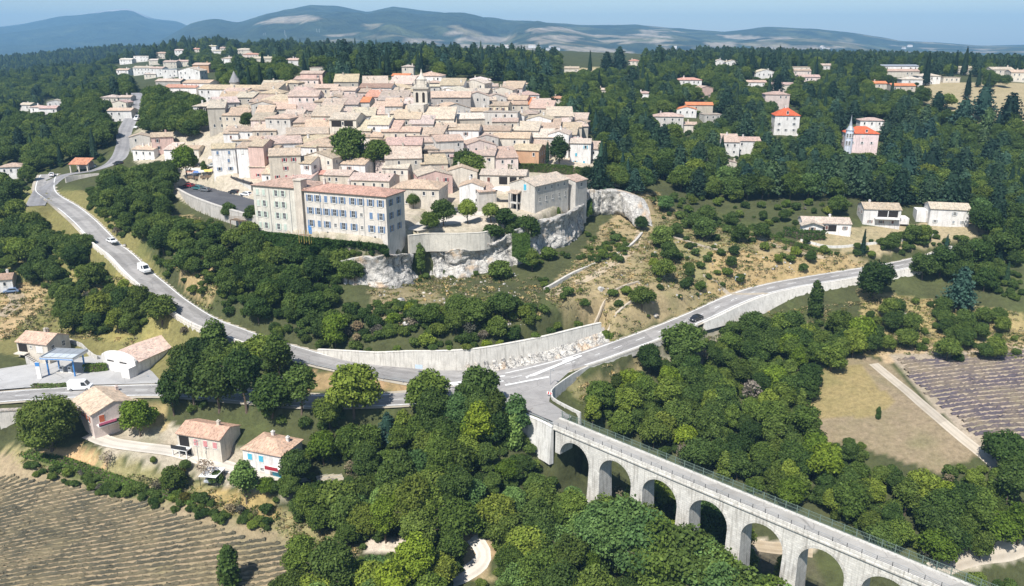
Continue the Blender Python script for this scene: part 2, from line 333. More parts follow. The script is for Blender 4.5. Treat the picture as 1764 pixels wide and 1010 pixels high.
# ---------------------------------------------------------------- ground colours (albedo of what covers the soil; the woods' default also holds tree shade)
DRY, GRASS, OLIVE, SOIL, PALE, DARK = (.305,.24,.135), (.10,.125,.04), (.185,.165,.065), (.30,.21,.13), (.46,.40,.31), (.075,.07,.035)
COVER = [ # pixel outline, colour, strength
 ([(-40,330),(200,330),(300,520),(500,600),(280,660),(-40,600)], OLIVE, 1), ([(90,470),(240,470),(300,560),(240,600),(110,570)], (.27,.23,.085), 1),
 ([(0,490),(90,490),(60,540),(0,590)], (.40,.29,.16), 1), ([(0,330),(60,320),(70,350),(0,360)], (.27,.25,.11), 1),
 ([(940,510),(1090,330),(1130,330),(1180,380),(1480,440),(1500,460),(1250,510),(1050,590),(1000,560)], DRY, 1),
 ([(1100,480),(1150,380),(1300,390),(1290,470),(1180,490)], (.24,.215,.10), .8), ([(1230,430),(1460,440),(1480,462),(1250,512),(1200,520)], (.36,.265,.135), 1),
 ([(1095,330),(1125,330),(1118,385),(1090,440),(1075,440),(1105,380)], (.40,.30,.17), 1),
 ([(1380,625),(1480,610),(1530,625),(1600,700),(1690,782),(1620,815),(1480,770),(1375,755)], (.25,.195,.125), 1),
 ([(1385,640),(1480,628),(1540,690),(1500,718),(1385,722)], (.275,.215,.10), 1),
 ([(1480,500),(1764,540),(1764,612),(1480,612)], (.36,.28,.13), .9), ([(1500,600),(1764,590),(1764,616),(1530,628)], (.42,.31,.19), 1),
 ([(1586,140),(1764,145),(1764,215),(1600,200)], (.43,.35,.18), 1), ([(990,120),(1080,115),(1070,145),(960,145)], (.43,.36,.22), .8),
 ([(-60,770),(60,790),(260,850),(460,900),(620,950),(560,1050),(-100,1050)], (.315,.245,.155), 1),
 ([(0,770),(140,770),(330,830),(470,870),(640,940),(600,960),(440,905),(250,850),(40,800)], (.27,.235,.115), 1),
 ([(70,772),(140,772),(190,810),(100,800)], (.52,.34,.18), 1), ([(330,840),(470,850),(480,900),(380,880)], (.36,.26,.11), .9),
 ([(40,780),(110,790),(210,830),(260,860),(180,850),(60,800)], (.09,.12,.035), .8),
 ([(140,720),(300,730),(500,800),(500,850),(360,830),(180,780)], (.42,.36,.28), .9), ([(200,690),(290,690),(280,740),(200,730)], (.40,.30,.15), .9),
 ([(450,645),(560,640),(720,655),(700,675),(540,675),(455,668)], (.36,.235,.13), 1),
 ([(300,430),(370,420),(375,530),(320,500)], (.40,.29,.15), .8), ([(280,370),(330,370),(330,430),(290,420)], (.40,.29,.15), .8),
 ([(640,500),(760,490),(760,560),(640,560)], (.34,.27,.16), .6), ([(960,660),(1080,640),(1120,620),(1100,650),(1000,690)], (.33,.27,.14), .9),
 ([(630,925),(700,925),(700,955),(630,955)], (.55,.47,.38), 1), ([(770,920),(850,925),(850,1000),(770,1000)], (.40,.30,.18), .9), ([(850,930),(950,930),(950,960),(850,960)], (.40,.28,.16), .8),
 ([(1600,965),(1764,925),(1764,960),(1620,1000)], (.46,.40,.32), .9), ([(1530,612),(1800,595),(1800,835),(1700,795),(1610,700)], (.36,.295,.225), 1), ([(1230,925),(1400,935),(1400,955),(1230,950)], (.50,.42,.32), .9), ([(1290,940),(1400,950),(1420,1010),(1330,1010)], (.10,.085,.06), .9),
 ([(300,120),(900,120),(1040,300),(1020,350),(820,420),(700,420),(440,400),(300,340),(230,270),(250,180)], (.44,.38,.30), 1),
 ([(1200,640),(1110,620),(1180,600),(1230,560),(1290,540),(1300,560)], (.45,.40,.32), .6),
 ([(1370,395),(1680,380),(1700,400),(1640,420),(1500,440),(1380,420)], (.36,.29,.18), .9)]
u, v, c_ = proj(MX, MY, MZ); C = np.empty(MX.shape+(3,)); C[:] = (.062,.068,.03)  # dark default: shadow between the wood's trees is put into the ground colour
jit = 5*vnoise(MX, MY, 6, 5)
for pol, col, st in COVER:
    m = inpoly(u+jit, v+jit*.5, pol) & (c_ > 30) & (MY < 800); C[m] = C[m]*(1-st)+np.array(col)*st
mot = .5+.5*vnoise(MX, MY, 9, 8); mo2 = .5+.5*vnoise(MX, MY, 3.1, 9)
gr = sstep((mot*.6+mo2*.4-.55)*3)[..., None]*.35; C = C*(1-gr)+np.array(GRASS)*gr*1.0
C[MY > 420] = (.055,.065,.03); fld = inpoly(u, v, [(1586,140),(1800,145),(1800,215),(1600,200)]) & (MY > 380); C[fld] = (.35,.285,.17)
fld = inpoly(u, v, [(990,118),(1075,116),(1070,140),(970,140)]); C[fld] = (.42,.35,.2)
t = NT('ground cover', .95, .1); ca = t.attr('cover'); p = t.pos()
f1 = t.noise(.9, 5, .7, p); f2 = t.noise(6, 4, .7, p); f3 = t.noise(.12, 3, .6, p)
cc = t.mix(1, ca, t.ramp(f1, [(.25, .62), (.5, 1.0), (.78, 1.38)]), 'MULTIPLY'); cc = t.mix(1, cc, t.ramp(f2, [(.3, .7), (.7, 1.25)]), 'MULTIPLY')
cc = t.mix(t.math('MULTIPLY', t.ramp(f3, [(.45, 0), (.7, 1)]), .25), cc, (.13,.14,.05)); t.base(cc)
t.bump(t.math('ADD', f1, t.math('MULTIPLY', f2, .4)), .6, .35); M_GROUND = t.m
ny, nx = MX.shape; idx = np.arange(ny*nx).reshape(ny, nx)
Fq = np.stack([idx[:-1, :-1], idx[:-1, 1:], idx[1:, 1:], idx[1:, :-1]], -1).reshape(-1, 4)
def rgba(C): return np.c_[C.reshape(-1, 3), np.ones(C.size//3)]
struct(link('ground', np_mesh('ground', np.stack([MX, MY, MZ], -1).reshape(-1, 3), Fq, M_GROUND, True, {'cover': ('FLOAT_COLOR', 'POINT', rgba(C))})))

# ---------------------------------------------------------------- far plain, wooded ridges and the bare-topped mountain
RID = [ (8800, 4300, [(-700,80),(-200,62),(0,48),(45,46),(100,34),(150,28),(200,20),(235,17),(252,22),(275,33),(320,38),(345,50),(420,78),(600,95),(2400,95)]),
        (5600, 2700, [(-700,98),(200,96),(260,80),(300,62),(340,46),(390,37),(420,40),(470,24),(545,10),(590,12),(640,22),(682,12),(740,20),(800,26),(870,39),(920,42),(990,46),(1090,43),(1180,52),(1240,55),(1310,48),(1400,53),(1470,61),(1540,71),(1600,73),(1680,79),(1764,77),(1950,80),(2500,84)]),
        (4500, 2500, [(-700,110),(780,105),(860,70),(890,45),(925,38),(960,46),(1010,58),(1100,80),(1200,84),(1290,72),(1400,80),(1764,94),(2500,100)]) ]
HX = axis(-2600, 2600, 26, -7000, 7000, 1.05); HY = np.r_[np.arange(GY[-1], 6000, 42), np.arange(6000, 10400, 110)]
hx, hy = np.meshgrid(HX, HY)
def hill(x, y):
    base = np.interp(y, [1700, 2300, 4000, 12000], [0, 40, 38, 30])
    n = vnoise(x, y, 620, 31)*.55+vnoise(x, y, 260, 32)*.3+vnoise(x, y, 110, 33)*.15; z = base+n*9*np.clip((y-1700)/900, 0, 1)
    uu = 882+F0*(x/y)/CP*.985
    for R, foot, prof in RID:
        a = np.array(prof, float); vc = np.interp(uu, a[:, 0], a[:, 1]); th = PITCH+np.arctan((vc-505)/F0); cr = CAMZ-R*np.tan(th)
        k = np.where(y < R, sstep((y-foot)/(R-foot))**.8, 1-sstep((y-R)/2600)*.7)
        z = np.maximum(z, base+(cr-base)*k+n*np.clip(cr-base, 0, 300)*.30*np.sin(np.clip((y-foot)/(R-foot), 0, 1)*math.pi))
    return z
hz = hill(hx, hy); hz[0] = np.interp(hx[0], GX, MZ[-1]); hz[1] = hz[1]*.5+hz[0]*.5
PATCH = """440 40 475 30 525 26 552 30 540 37 480 41|905 66 960 60 1000 63 985 72 930 76|1070 75 1110 63 1160 62 1180 70 1120 74|1120 88 1150 80 1220 84 1260 92 1190 96|780 66 850 62 880 68 850 82 790 84|830 80 900 76 930 84 880 92 830 90|690 66 760 68 760 76 700 74|760 56 830 52 850 57 780 61|900 50 960 46 985 50 930 57|1215 74 1260 70 1275 80 1225 82|1420 81 1455 79 1458 83 1425 84|1530 88 1600 90 1640 97 1560 94|1585 82 1625 85 1620 88 1590 86|1665 88 1685 84 1722 89 1700 92|950 78 1060 84 1100 94 1000 92|560 60 610 58 615 62 570 64|1300 66 1360 64 1370 68 1310 70|1100 52 1150 50 1160 55 1110 57|1320 82 1400 78 1410 84 1330 88"""
hu, hv, hc = proj(hx, hy, hz); HC = np.empty(hx.shape+(3,)); HC[:] = (.034,.045,.022)
hn = vnoise(hx, hy, 170, 41); HC[hn > .35] = (.055,.065,.03)
HC[(np.abs(vnoise(hx, hy, 330, 42)) < .12) & (hz < 130) & (hy > 2600) & (hy < 6000) & (hx > -700)] = (.16,.14,.075)
for s in PATCH.split('|'):
    q = list(map(float, s.split())); HC[inpoly(hu+2*hn, hv, list(zip(q[::2], q[1::2])))] = (.31,.26,.19)
pr = np.random.default_rng(17)                                       # fields, clearings and darker woods on the plain and the lower slopes
for _ in range(240):
    cx, cy = pr.uniform(-900, 4200), pr.uniform(2500, 5000); i = int(np.argmin(np.abs(HY-cy))); j = int(np.argmin(np.abs(HX-cx)))
    if hz[i, j] > 185 or (cx < 300 and pr.uniform() < .5): continue
    rx, ry = pr.uniform(25, 130), pr.uniform(20, 110); q = np.abs((hx-cx+.3*(hy-cy))/rx)**3+np.abs((hy-cy)/ry)**3 < 1; HC[q] = [(.28,.235,.165), (.20,.17,.10), (.11,.11,.05), (.32,.27,.20), (.02,.028,.015), (.09,.10,.045)][int(pr.integers(6))]
top = (hy > 7600) & (hz > 330); HC[top] = (.46,.44,.42)
t = NT('wooded hills', .95, .05); p = t.pos(); f = t.noise(.012, 6, .7, p); t.base(t.mix(1, t.attr('cover'), t.ramp(f, [(.3, .35), (.7, 1.7)]), 'MULTIPLY')); t.bump(f, 1.0, 45)
hid = np.arange(hx.size).reshape(hx.shape); HF = np.stack([hid[:-1, :-1], hid[:-1, 1:], hid[1:, 1:], hid[1:, :-1]], -1).reshape(-1, 4)
struct(link('hills', np_mesh('hills', np.stack([hx, hy, hz], -1).reshape(-1, 3), HF, t.m, True, {'cover': ('FLOAT_COLOR', 'POINT', rgba(HC))})))

# ---------------------------------------------------------------- the summer haze
t = bpy.data.materials.new('haze'); t.use_nodes = True; t.node_tree.nodes.clear()
pv = t.node_tree.nodes.new('ShaderNodeVolumePrincipled'); pv.inputs['Color'].default_value = (.31, .62, .97, 1); pv.inputs['Density'].default_value = HAZE_D = .00015; pv.inputs['Anisotropy'].default_value = 0.0
mo = t.node_tree.nodes.new('ShaderNodeOutputMaterial'); t.node_tree.links.new(pv.outputs[0], mo.inputs['Volume'])
zmin = min(MZ.min(), hz.min())-1; zmax = max(hz.max(), 130)+8
b = MB().box(-9000, -400, zmin, 9000, 10600, zmax).build('haze', t); struct(b, 'stuff')

# ---------------------------------------------------------------- roads, paths and paved places
def asphalt(name, c, c2, crack=True):
    t = NT(name, .85, .2); p = t.pos(); f = t.noise(.35, 5, .7, p); g = t.noise(9, 3, .7, p); w = t.n('TexVoronoi', feature='DISTANCE_TO_EDGE', i_Scale=.14, i_Randomness=1.0)
    nv = t.n('TexNoise', i_Scale=.5, i_Detail=3.0); t.l(p, nv.inputs['Vector']); t.l(t.mix(.35, p, nv.outputs['Color'], 'ADD'), w.inputs['Vector'])
    col = t.mix(t.ramp(f, [(.3, 0), (.7, 1)]), c, c2); col = t.mix(1, col, t.ramp(g, [(.3, .88), (.7, 1.1)]), 'MULTIPLY')
    if crack: col = t.mix(t.ramp(w.outputs['Distance'], [(0, .55), (.012, 0)]), col, tuple(q*.35 for q in c))
    ac = t.math('ABSOLUTE', t.attr('across', 'Fac')); col = t.mix(1, col, t.ramp(ac, [(.0, 1.0), (.22, 1.06), (.42, .86), (.62, .9), (.8, 1.04), (1.0, 1.16)]), 'MULTIPLY')
    pt = t.n('TexVoronoi', i_Scale=.09, i_Randomness=1.0); t.l(p, pt.inputs['Vector']); sp = t.n('SeparateColor'); t.l(pt.outputs['Color'], sp.inputs[0]); col = t.mix(1, col, t.ramp(sp.outputs[0], [(0, .88), (.75, 1.0), (.76, .80), (1, .80)]), 'MULTIPLY')
    t.base(col); return t.m
M_ROAD = asphalt('sun-bleached asphalt', (.27,.255,.245), (.36,.345,.33)); M_LANE = asphalt('grey asphalt', (.235,.23,.235), (.30,.29,.29)); M_DARKA = asphalt('dark asphalt', (.085,.085,.095), (.12,.12,.125), False)
M_FORE = asphalt('pale forecourt concrete', (.38,.37,.36), (.46,.45,.44)); M_GRAVEL = asphalt('pale gravel', (.52,.47,.40), (.62,.57,.50), False); M_PAINT = plain('white road paint', (.74,.74,.72), .7, .2, 0, .25, 2.0)
def strip(name, line, hw, mat, lift=0, off=0, s0=0, s1=1, kind='structure', zf=None):
    L = np.asarray(line)[:, :2]; n = len(L); L = L[int(s0*n):max(int(s1*n), int(s0*n)+2)]
    T = np.gradient(L, axis=0); T /= np.linalg.norm(T, axis=1)[:, None]+1e-9; N = np.c_[-T[:, 1], T[:, 0]]
    V = []; ks = np.linspace(-1, 1, 5 if hw > 1 else 2)
    for k in ks: q = L+N*(off+k*hw); V.append(np.c_[q, (zf or zroad)(q[:, 0], q[:, 1])+lift])
    V = np.stack(V, 1); m = len(L); c = len(ks); I = np.arange(m*c).reshape(m, c)
    Fq = np.stack([I[:-1, :-1], I[:-1, 1:], I[1:, 1:], I[1:, :-1]], -1).reshape(-1, 4)[:, ::-1]
    o = link(name, np_mesh(name, V.reshape(-1, 3), Fq, mat, False, {'across': ('FLOAT', 'POINT', np.tile(ks, m))})); return struct(o, kind)
M_VERGE = asphalt('gravel verge', (.40,.35,.27), (.50,.45,.37), False)
for nm, (line, hw) in ROADS.items():
    if nm in ('west', 'east', 'lower'):
        for sd in (-1, 1): strip('road_verge', line, .55, M_VERGE, -.035, sd*(hw+.35))
    if nm == 'drive': strip('gravel_path', line, hw, M_GRAVEL, .02)
    elif nm == 'bridge': pass
    else: strip('road', line, hw, M_LANE if nm == 'street' else M_ROAD, {'west': .0, 'east': .0, 'lower': .004, 'street': -.008}[nm])
def dashes(line, off, dash, gap, w=.09, lift=.012):
    L = np.asarray(line); s = np.r_[0, np.cumsum(np.hypot(*np.diff(L[:, :2], axis=0).T))]; q = 0
    while q+dash < s[-1]:
        ss = np.linspace(q, q+dash, 4); P = np.c_[np.interp(ss, s, L[:, 0]), np.interp(ss, s, L[:, 1])]; strip('road_marking', P, w, M_PAINT, lift, off); q += dash+gap
wl, el, ll = ROADS['west'][0], ROADS['east'][0], ROADS['lower'][0]
strip('road_marking', wl, .12, M_PAINT, .012, 3.0, 0, .82); strip('road_marking', wl, .12, M_PAINT, .012, -3.0, 0, .80)
strip('road_marking', el, .14, M_PAINT, .012, 3.1); strip('road_marking', el, .14, M_PAINT, .012, -3.1, .12, 1)
strip('road_marking', ll, .13, M_PAINT, .014, 2.9, 0, .82); strip('road_marking', ll, .13, M_PAINT, .014, -2.9, 0, .86)
dashes(el, 0, 3, 4.5, .10)
dashes(ll, 0, 3, 6, .08, .014)
def sheet(name, px, mat, D=None, lift=0, poly=None, z=None, kind='structure', st=2.0, zf=None):
    """a level or draped sheet over an outline"""
    P = np.array(poly if poly is not None else (XY([(a, b, D) for a, b in px]) if D else [tuple(hit(a, b)[:2]) for a, b in px]))
    xs = np.arange(P[:, 0].min(), P[:, 0].max()+st, st); ys = np.arange(P[:, 1].min(), P[:, 1].max()+st, st)
    import mathutils
    from mathutils.geometry import delaunay_2d_cdt
    pts = [mathutils.Vector(p) for p in P]; nb = len(pts); ed = [(i, (i+1) % nb) for i in range(nb)]
    gx, gy = np.meshgrid(xs, ys); ok = inpoly(gx, gy, [tuple(p) for p in P]) & (seg_dist(gx, gy, [tuple(p) for p in P]+[tuple(P[0])]) > st*.35)
    pts += [mathutils.Vector((a, b)) for a, b in zip(gx[ok], gy[ok])]
    vs, _, fs, *_ = delaunay_2d_cdt(pts, ed, [list(range(nb))], 1, 1e-4)
    vx = np.array([q.x for q in vs]); vy = np.array([q.y for q in vs]); vz = (np.full(len(vx), z) if z is not None else (zf or ground)(vx, vy))+lift
    me = bpy.data.meshes.new(name); me.from_pydata(list(zip(vx, vy, vz)), [], [tuple(f) for f in fs]); me.materials.append(mat); me.update()
    if len(me.polygons) and sum(p.normal.z for p in me.polygons) < 0: me.flip_normals()
    return struct(link(name, me), kind)
sheet('road_junction', None, M_ROAD, poly=FL['junction'][0], lift=-.004, zf=zroad)
sheet('forecourt', None, M_FORE, poly=FL['forecourt'][0], z=FL['forecourt'][1])
sheet('car_park', None, M_DARKA, poly=FL['car_deck'][0], z=FL['car_deck'][1])
sheet('market_square', None, M_GRAVEL, poly=FL['market'][0], z=FL['market'][1])
sheet('terrace_paving', None, M_GRAVEL, poly=FL['terrace'][0], z=FL['terrace'][1])
M_TRACK = asphalt('dusty track', (.35,.27,.17), (.46,.38,.28), False); M_TRACKP = asphalt('pale dusty track', (.42,.36,.28), (.50,.44,.36), False)
def path(name, px, hw, mat, lift=.05): 
    line = catmull(np.array([hit(a, b) for a, b in px]), 1.2); strip(name, line, hw, mat, lift, zf=ground)
path('gravel_path', [(815,925),(832,950),(828,970),(800,990),(770,1003),(730,1020)], 1.5, M_GRAVEL)
path('dirt_track', [(1505,627),(1560,672),(1610,715),(1660,757),(1720,808)], 1.3, M_TRACKP)
path('dirt_track', [(1110,345),(1105,390),(1085,435),(1040,465),(990,490),(945,510)], 1.1, M_TRACK)
path('dirt_track', [(1215,375),(1290,405),(1360,432),(1440,446)], .9, M_TRACK)
path('gravel_path', [(1605,985),(1640,970),(1700,952),(1764,935)], 1.7, M_TRACKP)
path('gravel_path', [(1255,930),(1300,940),(1350,946),(1400,950)], 1.6, M_TRACK)
path('gravel_path', [(0,545),(30,520),(20,500)], 2.0, M_TRACK)
path('gravel_path', [(456,655),(520,655)], 1.0, M_GRAVEL)
# painted areas at the junction
J = FL['junction'][1]
def paint(pts): sheet('road_marking', pts, M_PAINT, D=75.7, lift=.016, zf=zroad, st=3)
for a in ([(905,650),(1000,618),(1003,620),(908,653)], [(775,660),(870,647),(870,649),(776,662)], [(776,662),(868,656),(868,658),(776,664)], [(968,626),(985,620),(990,622),(972,629)], [(985,612),(1040,598),(1042,600),(988,615)], [(870,662),(945,650),(946,652),(871,664)], [(800,662),(812,660),(816,663),(804,665)], [(820,660),(835,657),(840,660),(825,663)]): paint(a)

# ---------------------------------------------------------------- building materials (colour comes from each object)
def stucco(name, stain=.3, bump=.3):
    t = NT(name, .9, .15); oc = t.info('Color'); p = t.coord('Object'); f = t.noise(.45, 5, .7, p); g = t.noise(3.5, 4, .75, p)
    s = t.n('Mapping'); s.inputs['Scale'].default_value = (2.2, 2.2, .16); t.l(p, s.inputs[0]); d = t.noise(1.0, 3, .6, s.outputs[0])
    c = t.mix(1, oc, t.ramp(f, [(.28, .80), (.72, 1.12)]), 'MULTIPLY'); c = t.mix(1, c, t.ramp(g, [(.3, .86), (.7, 1.1)]), 'MULTIPLY')
    c = t.mix(t.math('MULTIPLY', t.ramp(d, [(.5, 0), (.75, 1)]), stain), c, (.17,.15,.125)); t.base(c); t.bump(g, bump, .06); return t.m
M_WALL = stucco('lime render', .5, .35); M_STONEW = stucco('rubble stone wall', .45, .9); M_CONC = stucco('weathered concrete', .6, .3)
def rooftile():
    t = NT('old clay roof tiles', .9, .12); oc = t.info('Color'); p = t.coord('Object')
    v = t.n('TexVoronoi', i_Scale=2.6); mp = t.n('Mapping'); mp.inputs['Scale'].default_value = (1.6, .8, .8); t.l(p, mp.inputs[0]); t.l(mp.outputs[0], v.inputs['Vector'])
    sp = t.n('SeparateColor'); t.l(v.outputs['Color'], sp.inputs[0]); f = t.noise(.5, 4, .7, p)
    c = t.mix(1, oc, t.ramp(sp.outputs[0], [(0, (.66,.62,.60)), (.35, (.95,.93,.90)), (.7, (1.05,1.02,1.0)), (1, (1.28,1.12,1.0))]), 'MULTIPLY')
    c = t.mix(1, c, t.ramp(f, [(.3, .78), (.7, 1.18)]), 'MULTIPLY'); c = t.mix(t.math('MULTIPLY', t.ramp(t.noise(1.7, 3, .7, p), [(.58, 0), (.75, 1)]), .4), c, (.20,.185,.16)); t.base(c)
    w = t.n('TexWave', wave_type='BANDS', bands_direction='X', i_Scale=1.55); t.l(p, w.inputs[0]); t.bump(t.math('ADD', w.outputs['Fac'], t.math('MULTIPLY', sp.outputs[1], .6)), .7, .09); return t.m
M_ROOF = rooftile()
M_EDGE = plain('eave board', (.33,.27,.22), .85); M_PANE = plain('dark window glass', (.035,.04,.05), .18, .5, 0, .3, 1.0); M_FRAME = plain('painted frame', (.62,.60,.56), .7)
t = NT('painted wood', .6, .3); t.base(t.mix(1, t.info('Color'), t.ramp(t.noise(4), [(.3, .85), (.7, 1.1)]), 'MULTIPLY')); M_SHUT = t.m
t = NT('car paint', .28, .5); t.base(t.info('Color')); t.b.inputs['Coat Weight'].default_value = .5; M_CAR = t.m
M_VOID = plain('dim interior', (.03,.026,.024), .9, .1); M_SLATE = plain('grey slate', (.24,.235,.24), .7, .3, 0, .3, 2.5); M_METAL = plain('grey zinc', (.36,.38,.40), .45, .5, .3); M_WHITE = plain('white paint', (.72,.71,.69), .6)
M_WOOD = plain('grey timber', (.22,.16,.11), .85, .2, 0, .3, 4); M_TYRE = plain('tyre rubber', (.03,.03,.03), .9); M_RIM = plain('alloy', (.5,.5,.52), .3, .5, .8); M_CANVAS = plain('pale canvas', (.74,.72,.68), .9); M_IRON = plain('dark iron', (.05,.05,.055), .6, .4, .4)
M_GREENM = plain('green mesh fence', (.12,.165,.135), .7); M_BLUE = plain('blue paint', (.06,.22,.52), .5)

# roof tints and wall tints
R_ = dict(pale=(.51,.45,.38), beige=(.475,.395,.32), pink=(.48,.375,.315), tan=(.42,.355,.29), brown=(.33,.23,.18), orange=(.58,.23,.115), red=(.57,.13,.06), grey=(.42,.38,.345), white=(.57,.52,.475), rose=(.50,.28,.22), slate=(.22,.215,.225), zinc=(.36,.42,.45))
W_ = dict(cream=(.62,.56,.475), white=(.74,.71,.68), grey=(.52,.49,.45), stone=(.47,.43,.37), pink=(.62,.44,.38), rosy=(.66,.55,.50), yellow=(.63,.55,.41), ochre=(.55,.33,.20), tan=(.55,.485,.40), dim=(.40,.37,.34), chalk=(.56,.52,.46))
RW_ = dict(pale='pale', beige='beige', pink='pinkish', tan='tan', brown='brown', orange='orange', red='bright red', grey='grey', white='whitish', rose='rose red', slate='grey slate', zinc='grey metal')
SH = dict(blue=(.15,.23,.37), red=(.36,.03,.045), pink=(.60,.26,.26), green=(.50,.58,.50), turq=(.08,.42,.58), brown=(.17,.07,.05), white=(.66,.66,.64), grey=(.33,.35,.37), orange=(.55,.14,.06), wood=(.25,.15,.09))
SHW = dict(blue='blue', red='dark red', pink='pink', green='pale green', turq='turquoise', brown='brown', white='white', grey='grey', orange='orange red', wood='wooden')

WIN = {}
def window_mesh(w, h):
    k = (round(w, 2), round(h, 2))
    if k not in WIN:
        m = MB(); a, b_ = w/2, h/2; f = .11
        for q in ((-a-f, -b_-f, a+f, -b_), (-a-f, b_, a+f, b_+f), (-a-f, -b_, -a, b_), (a, -b_, a+f, b_)): m.box(q[0], -.05, q[1], q[2], .03, q[3], 1)
        m.box(-a-f-.05, -.13, -b_-f-.10, a+f+.05, .02, -b_-f-.002, 1)                        # sill
        me = m.mesh('window', [M_PANE, M_FRAME]); p = MB().box(-a+.001, -.014, -b_+.001, a-.001, .028, b_-.001).mesh('pane', M_PANE)
        x = MB().box(-.035, -.035, -b_, .035, -.015, b_, 0).box(-a, -.033, -.03, -.036, -.016, .03, 0).box(.036, -.033, -.03, a, -.016, .03, 0).mesh('sash', M_FRAME)
        s = MB().box(-w/4+.01, -.10, -b_, w/4-.01, -.053, b_)
        for i in range(5): z = -b_+h*(i+.5)/5; s.box(-w/4+.06, -.115, z-h*.06, w/4-.06, -.1005, z+h*.06)
        s = s.mesh('shutter', M_SHUT); WIN[k] = (me, p, x, s)
    return WIN[k]
def window(parent, x, y, z, rot, w=.9, h=1.25, shut=None, closed=False, near=False, dark=True):
    me, p, x_, s = window_mesh(w, h); o = link('window', me, parent, None, (x, y, z), (0, 0, rot))
    if not closed: link('pane', p, o)
    if near and not closed: link('sash', x_, o)
    if shut is not None:
        offs = (-w/4, w/4) if closed else (-w*.75-.115, w*.75+.115)
        for q in offs: link('shutter', s, o, SH[shut], (q, 0.0, 0))
    return o
def roof_mesh(kind, w, d, h, p, o=.35, t=.16):
    m = MB(); z1 = h+d/2*p; og = .18
    if kind == 'g':
        m.extr([(-d/2-o, h-o*p), (0, z1), (d/2+o, h-o*p), (d/2+o, h-o*p+t), (0, z1+t*1.1), (-d/2-o, h-o*p+t)], -w/2-og, w/2+og, 'x')
    elif kind == 'G':
        z1 = h+w/2*p; m.extr([(-w/2-o, h-o*p), (-w/2-o, h-o*p+t), (0, z1+t*1.1), (w/2+o, h-o*p+t), (w/2+o, h-o*p), (0, z1)], -d/2-og, d/2+og, 'y')
    elif kind == 's':
        m.extr([(-d/2-o, h-o*p), (d/2+.1, h+d*p), (d/2+.1, h+d*p+t), (-d/2-o, h-o*p+t)], -w/2-og, w/2+og, 'x')
    elif kind == 'f':
        m.box(-w/2-.15, -d/2-.15, h, w/2+.15, d/2+.15, h+.25)
    else:
        a, b_ = w/2+o, d/2+o; r = max(0.0, (w-d)/2); q = max(0.0, (d-w)/2); e = h-o*p; zr = e+min(a, b_)*p; B = [(-a,-b_),(a,-b_),(a,b_),(-a,b_)]
        for (x0, y0), (x1, y1) in zip(B, B[1:]+B[:1]): m.poly([(x0,y0,e),(x1,y1,e),(x1,y1,e+t),(x0,y0,e+t)])
        T = [(x, y, e+t) for x, y in B]; m.poly([(x, y, e) for x, y in B[::-1]])
        if w >= d: L, Rr = (-r, 0, zr+t), (r, 0, zr+t); m.poly([T[0], T[1], Rr, L] if r > .01 else [T[0], T[1], L]); m.poly([T[1], T[2], Rr]); m.poly([T[2], T[3], L, Rr] if r > .01 else [T[2], T[3], L]); m.poly([T[3], T[0], L])
        else: A, Bq = (0, -q, zr+t), (0, q, zr+t); m.poly([T[0], T[1], A]); m.poly([T[1], T[2], Bq, A]); m.poly([T[2], T[3], Bq]); m.poly([T[3], T[0], A, Bq])
    return m
CHIM = None
def chimney(parent, x, y, z, col, hh=1.0):
    global CHIM
    if CHIM is None: CHIM = MB().box(-.32,-.28,-1.0,.32,.28,.9).box(-.4,-.36,.901,.4,.36,1.0).box(-.2,-.18,1.001,.2,.18,1.22).mesh('chimney', M_WALL)
    return link('chimney', CHIM, parent, col, (x, y, z), None, (1, 1, hh))
META = []; CLEARH = []
HOUSES = []   # (object, u, v, x, y, radius)
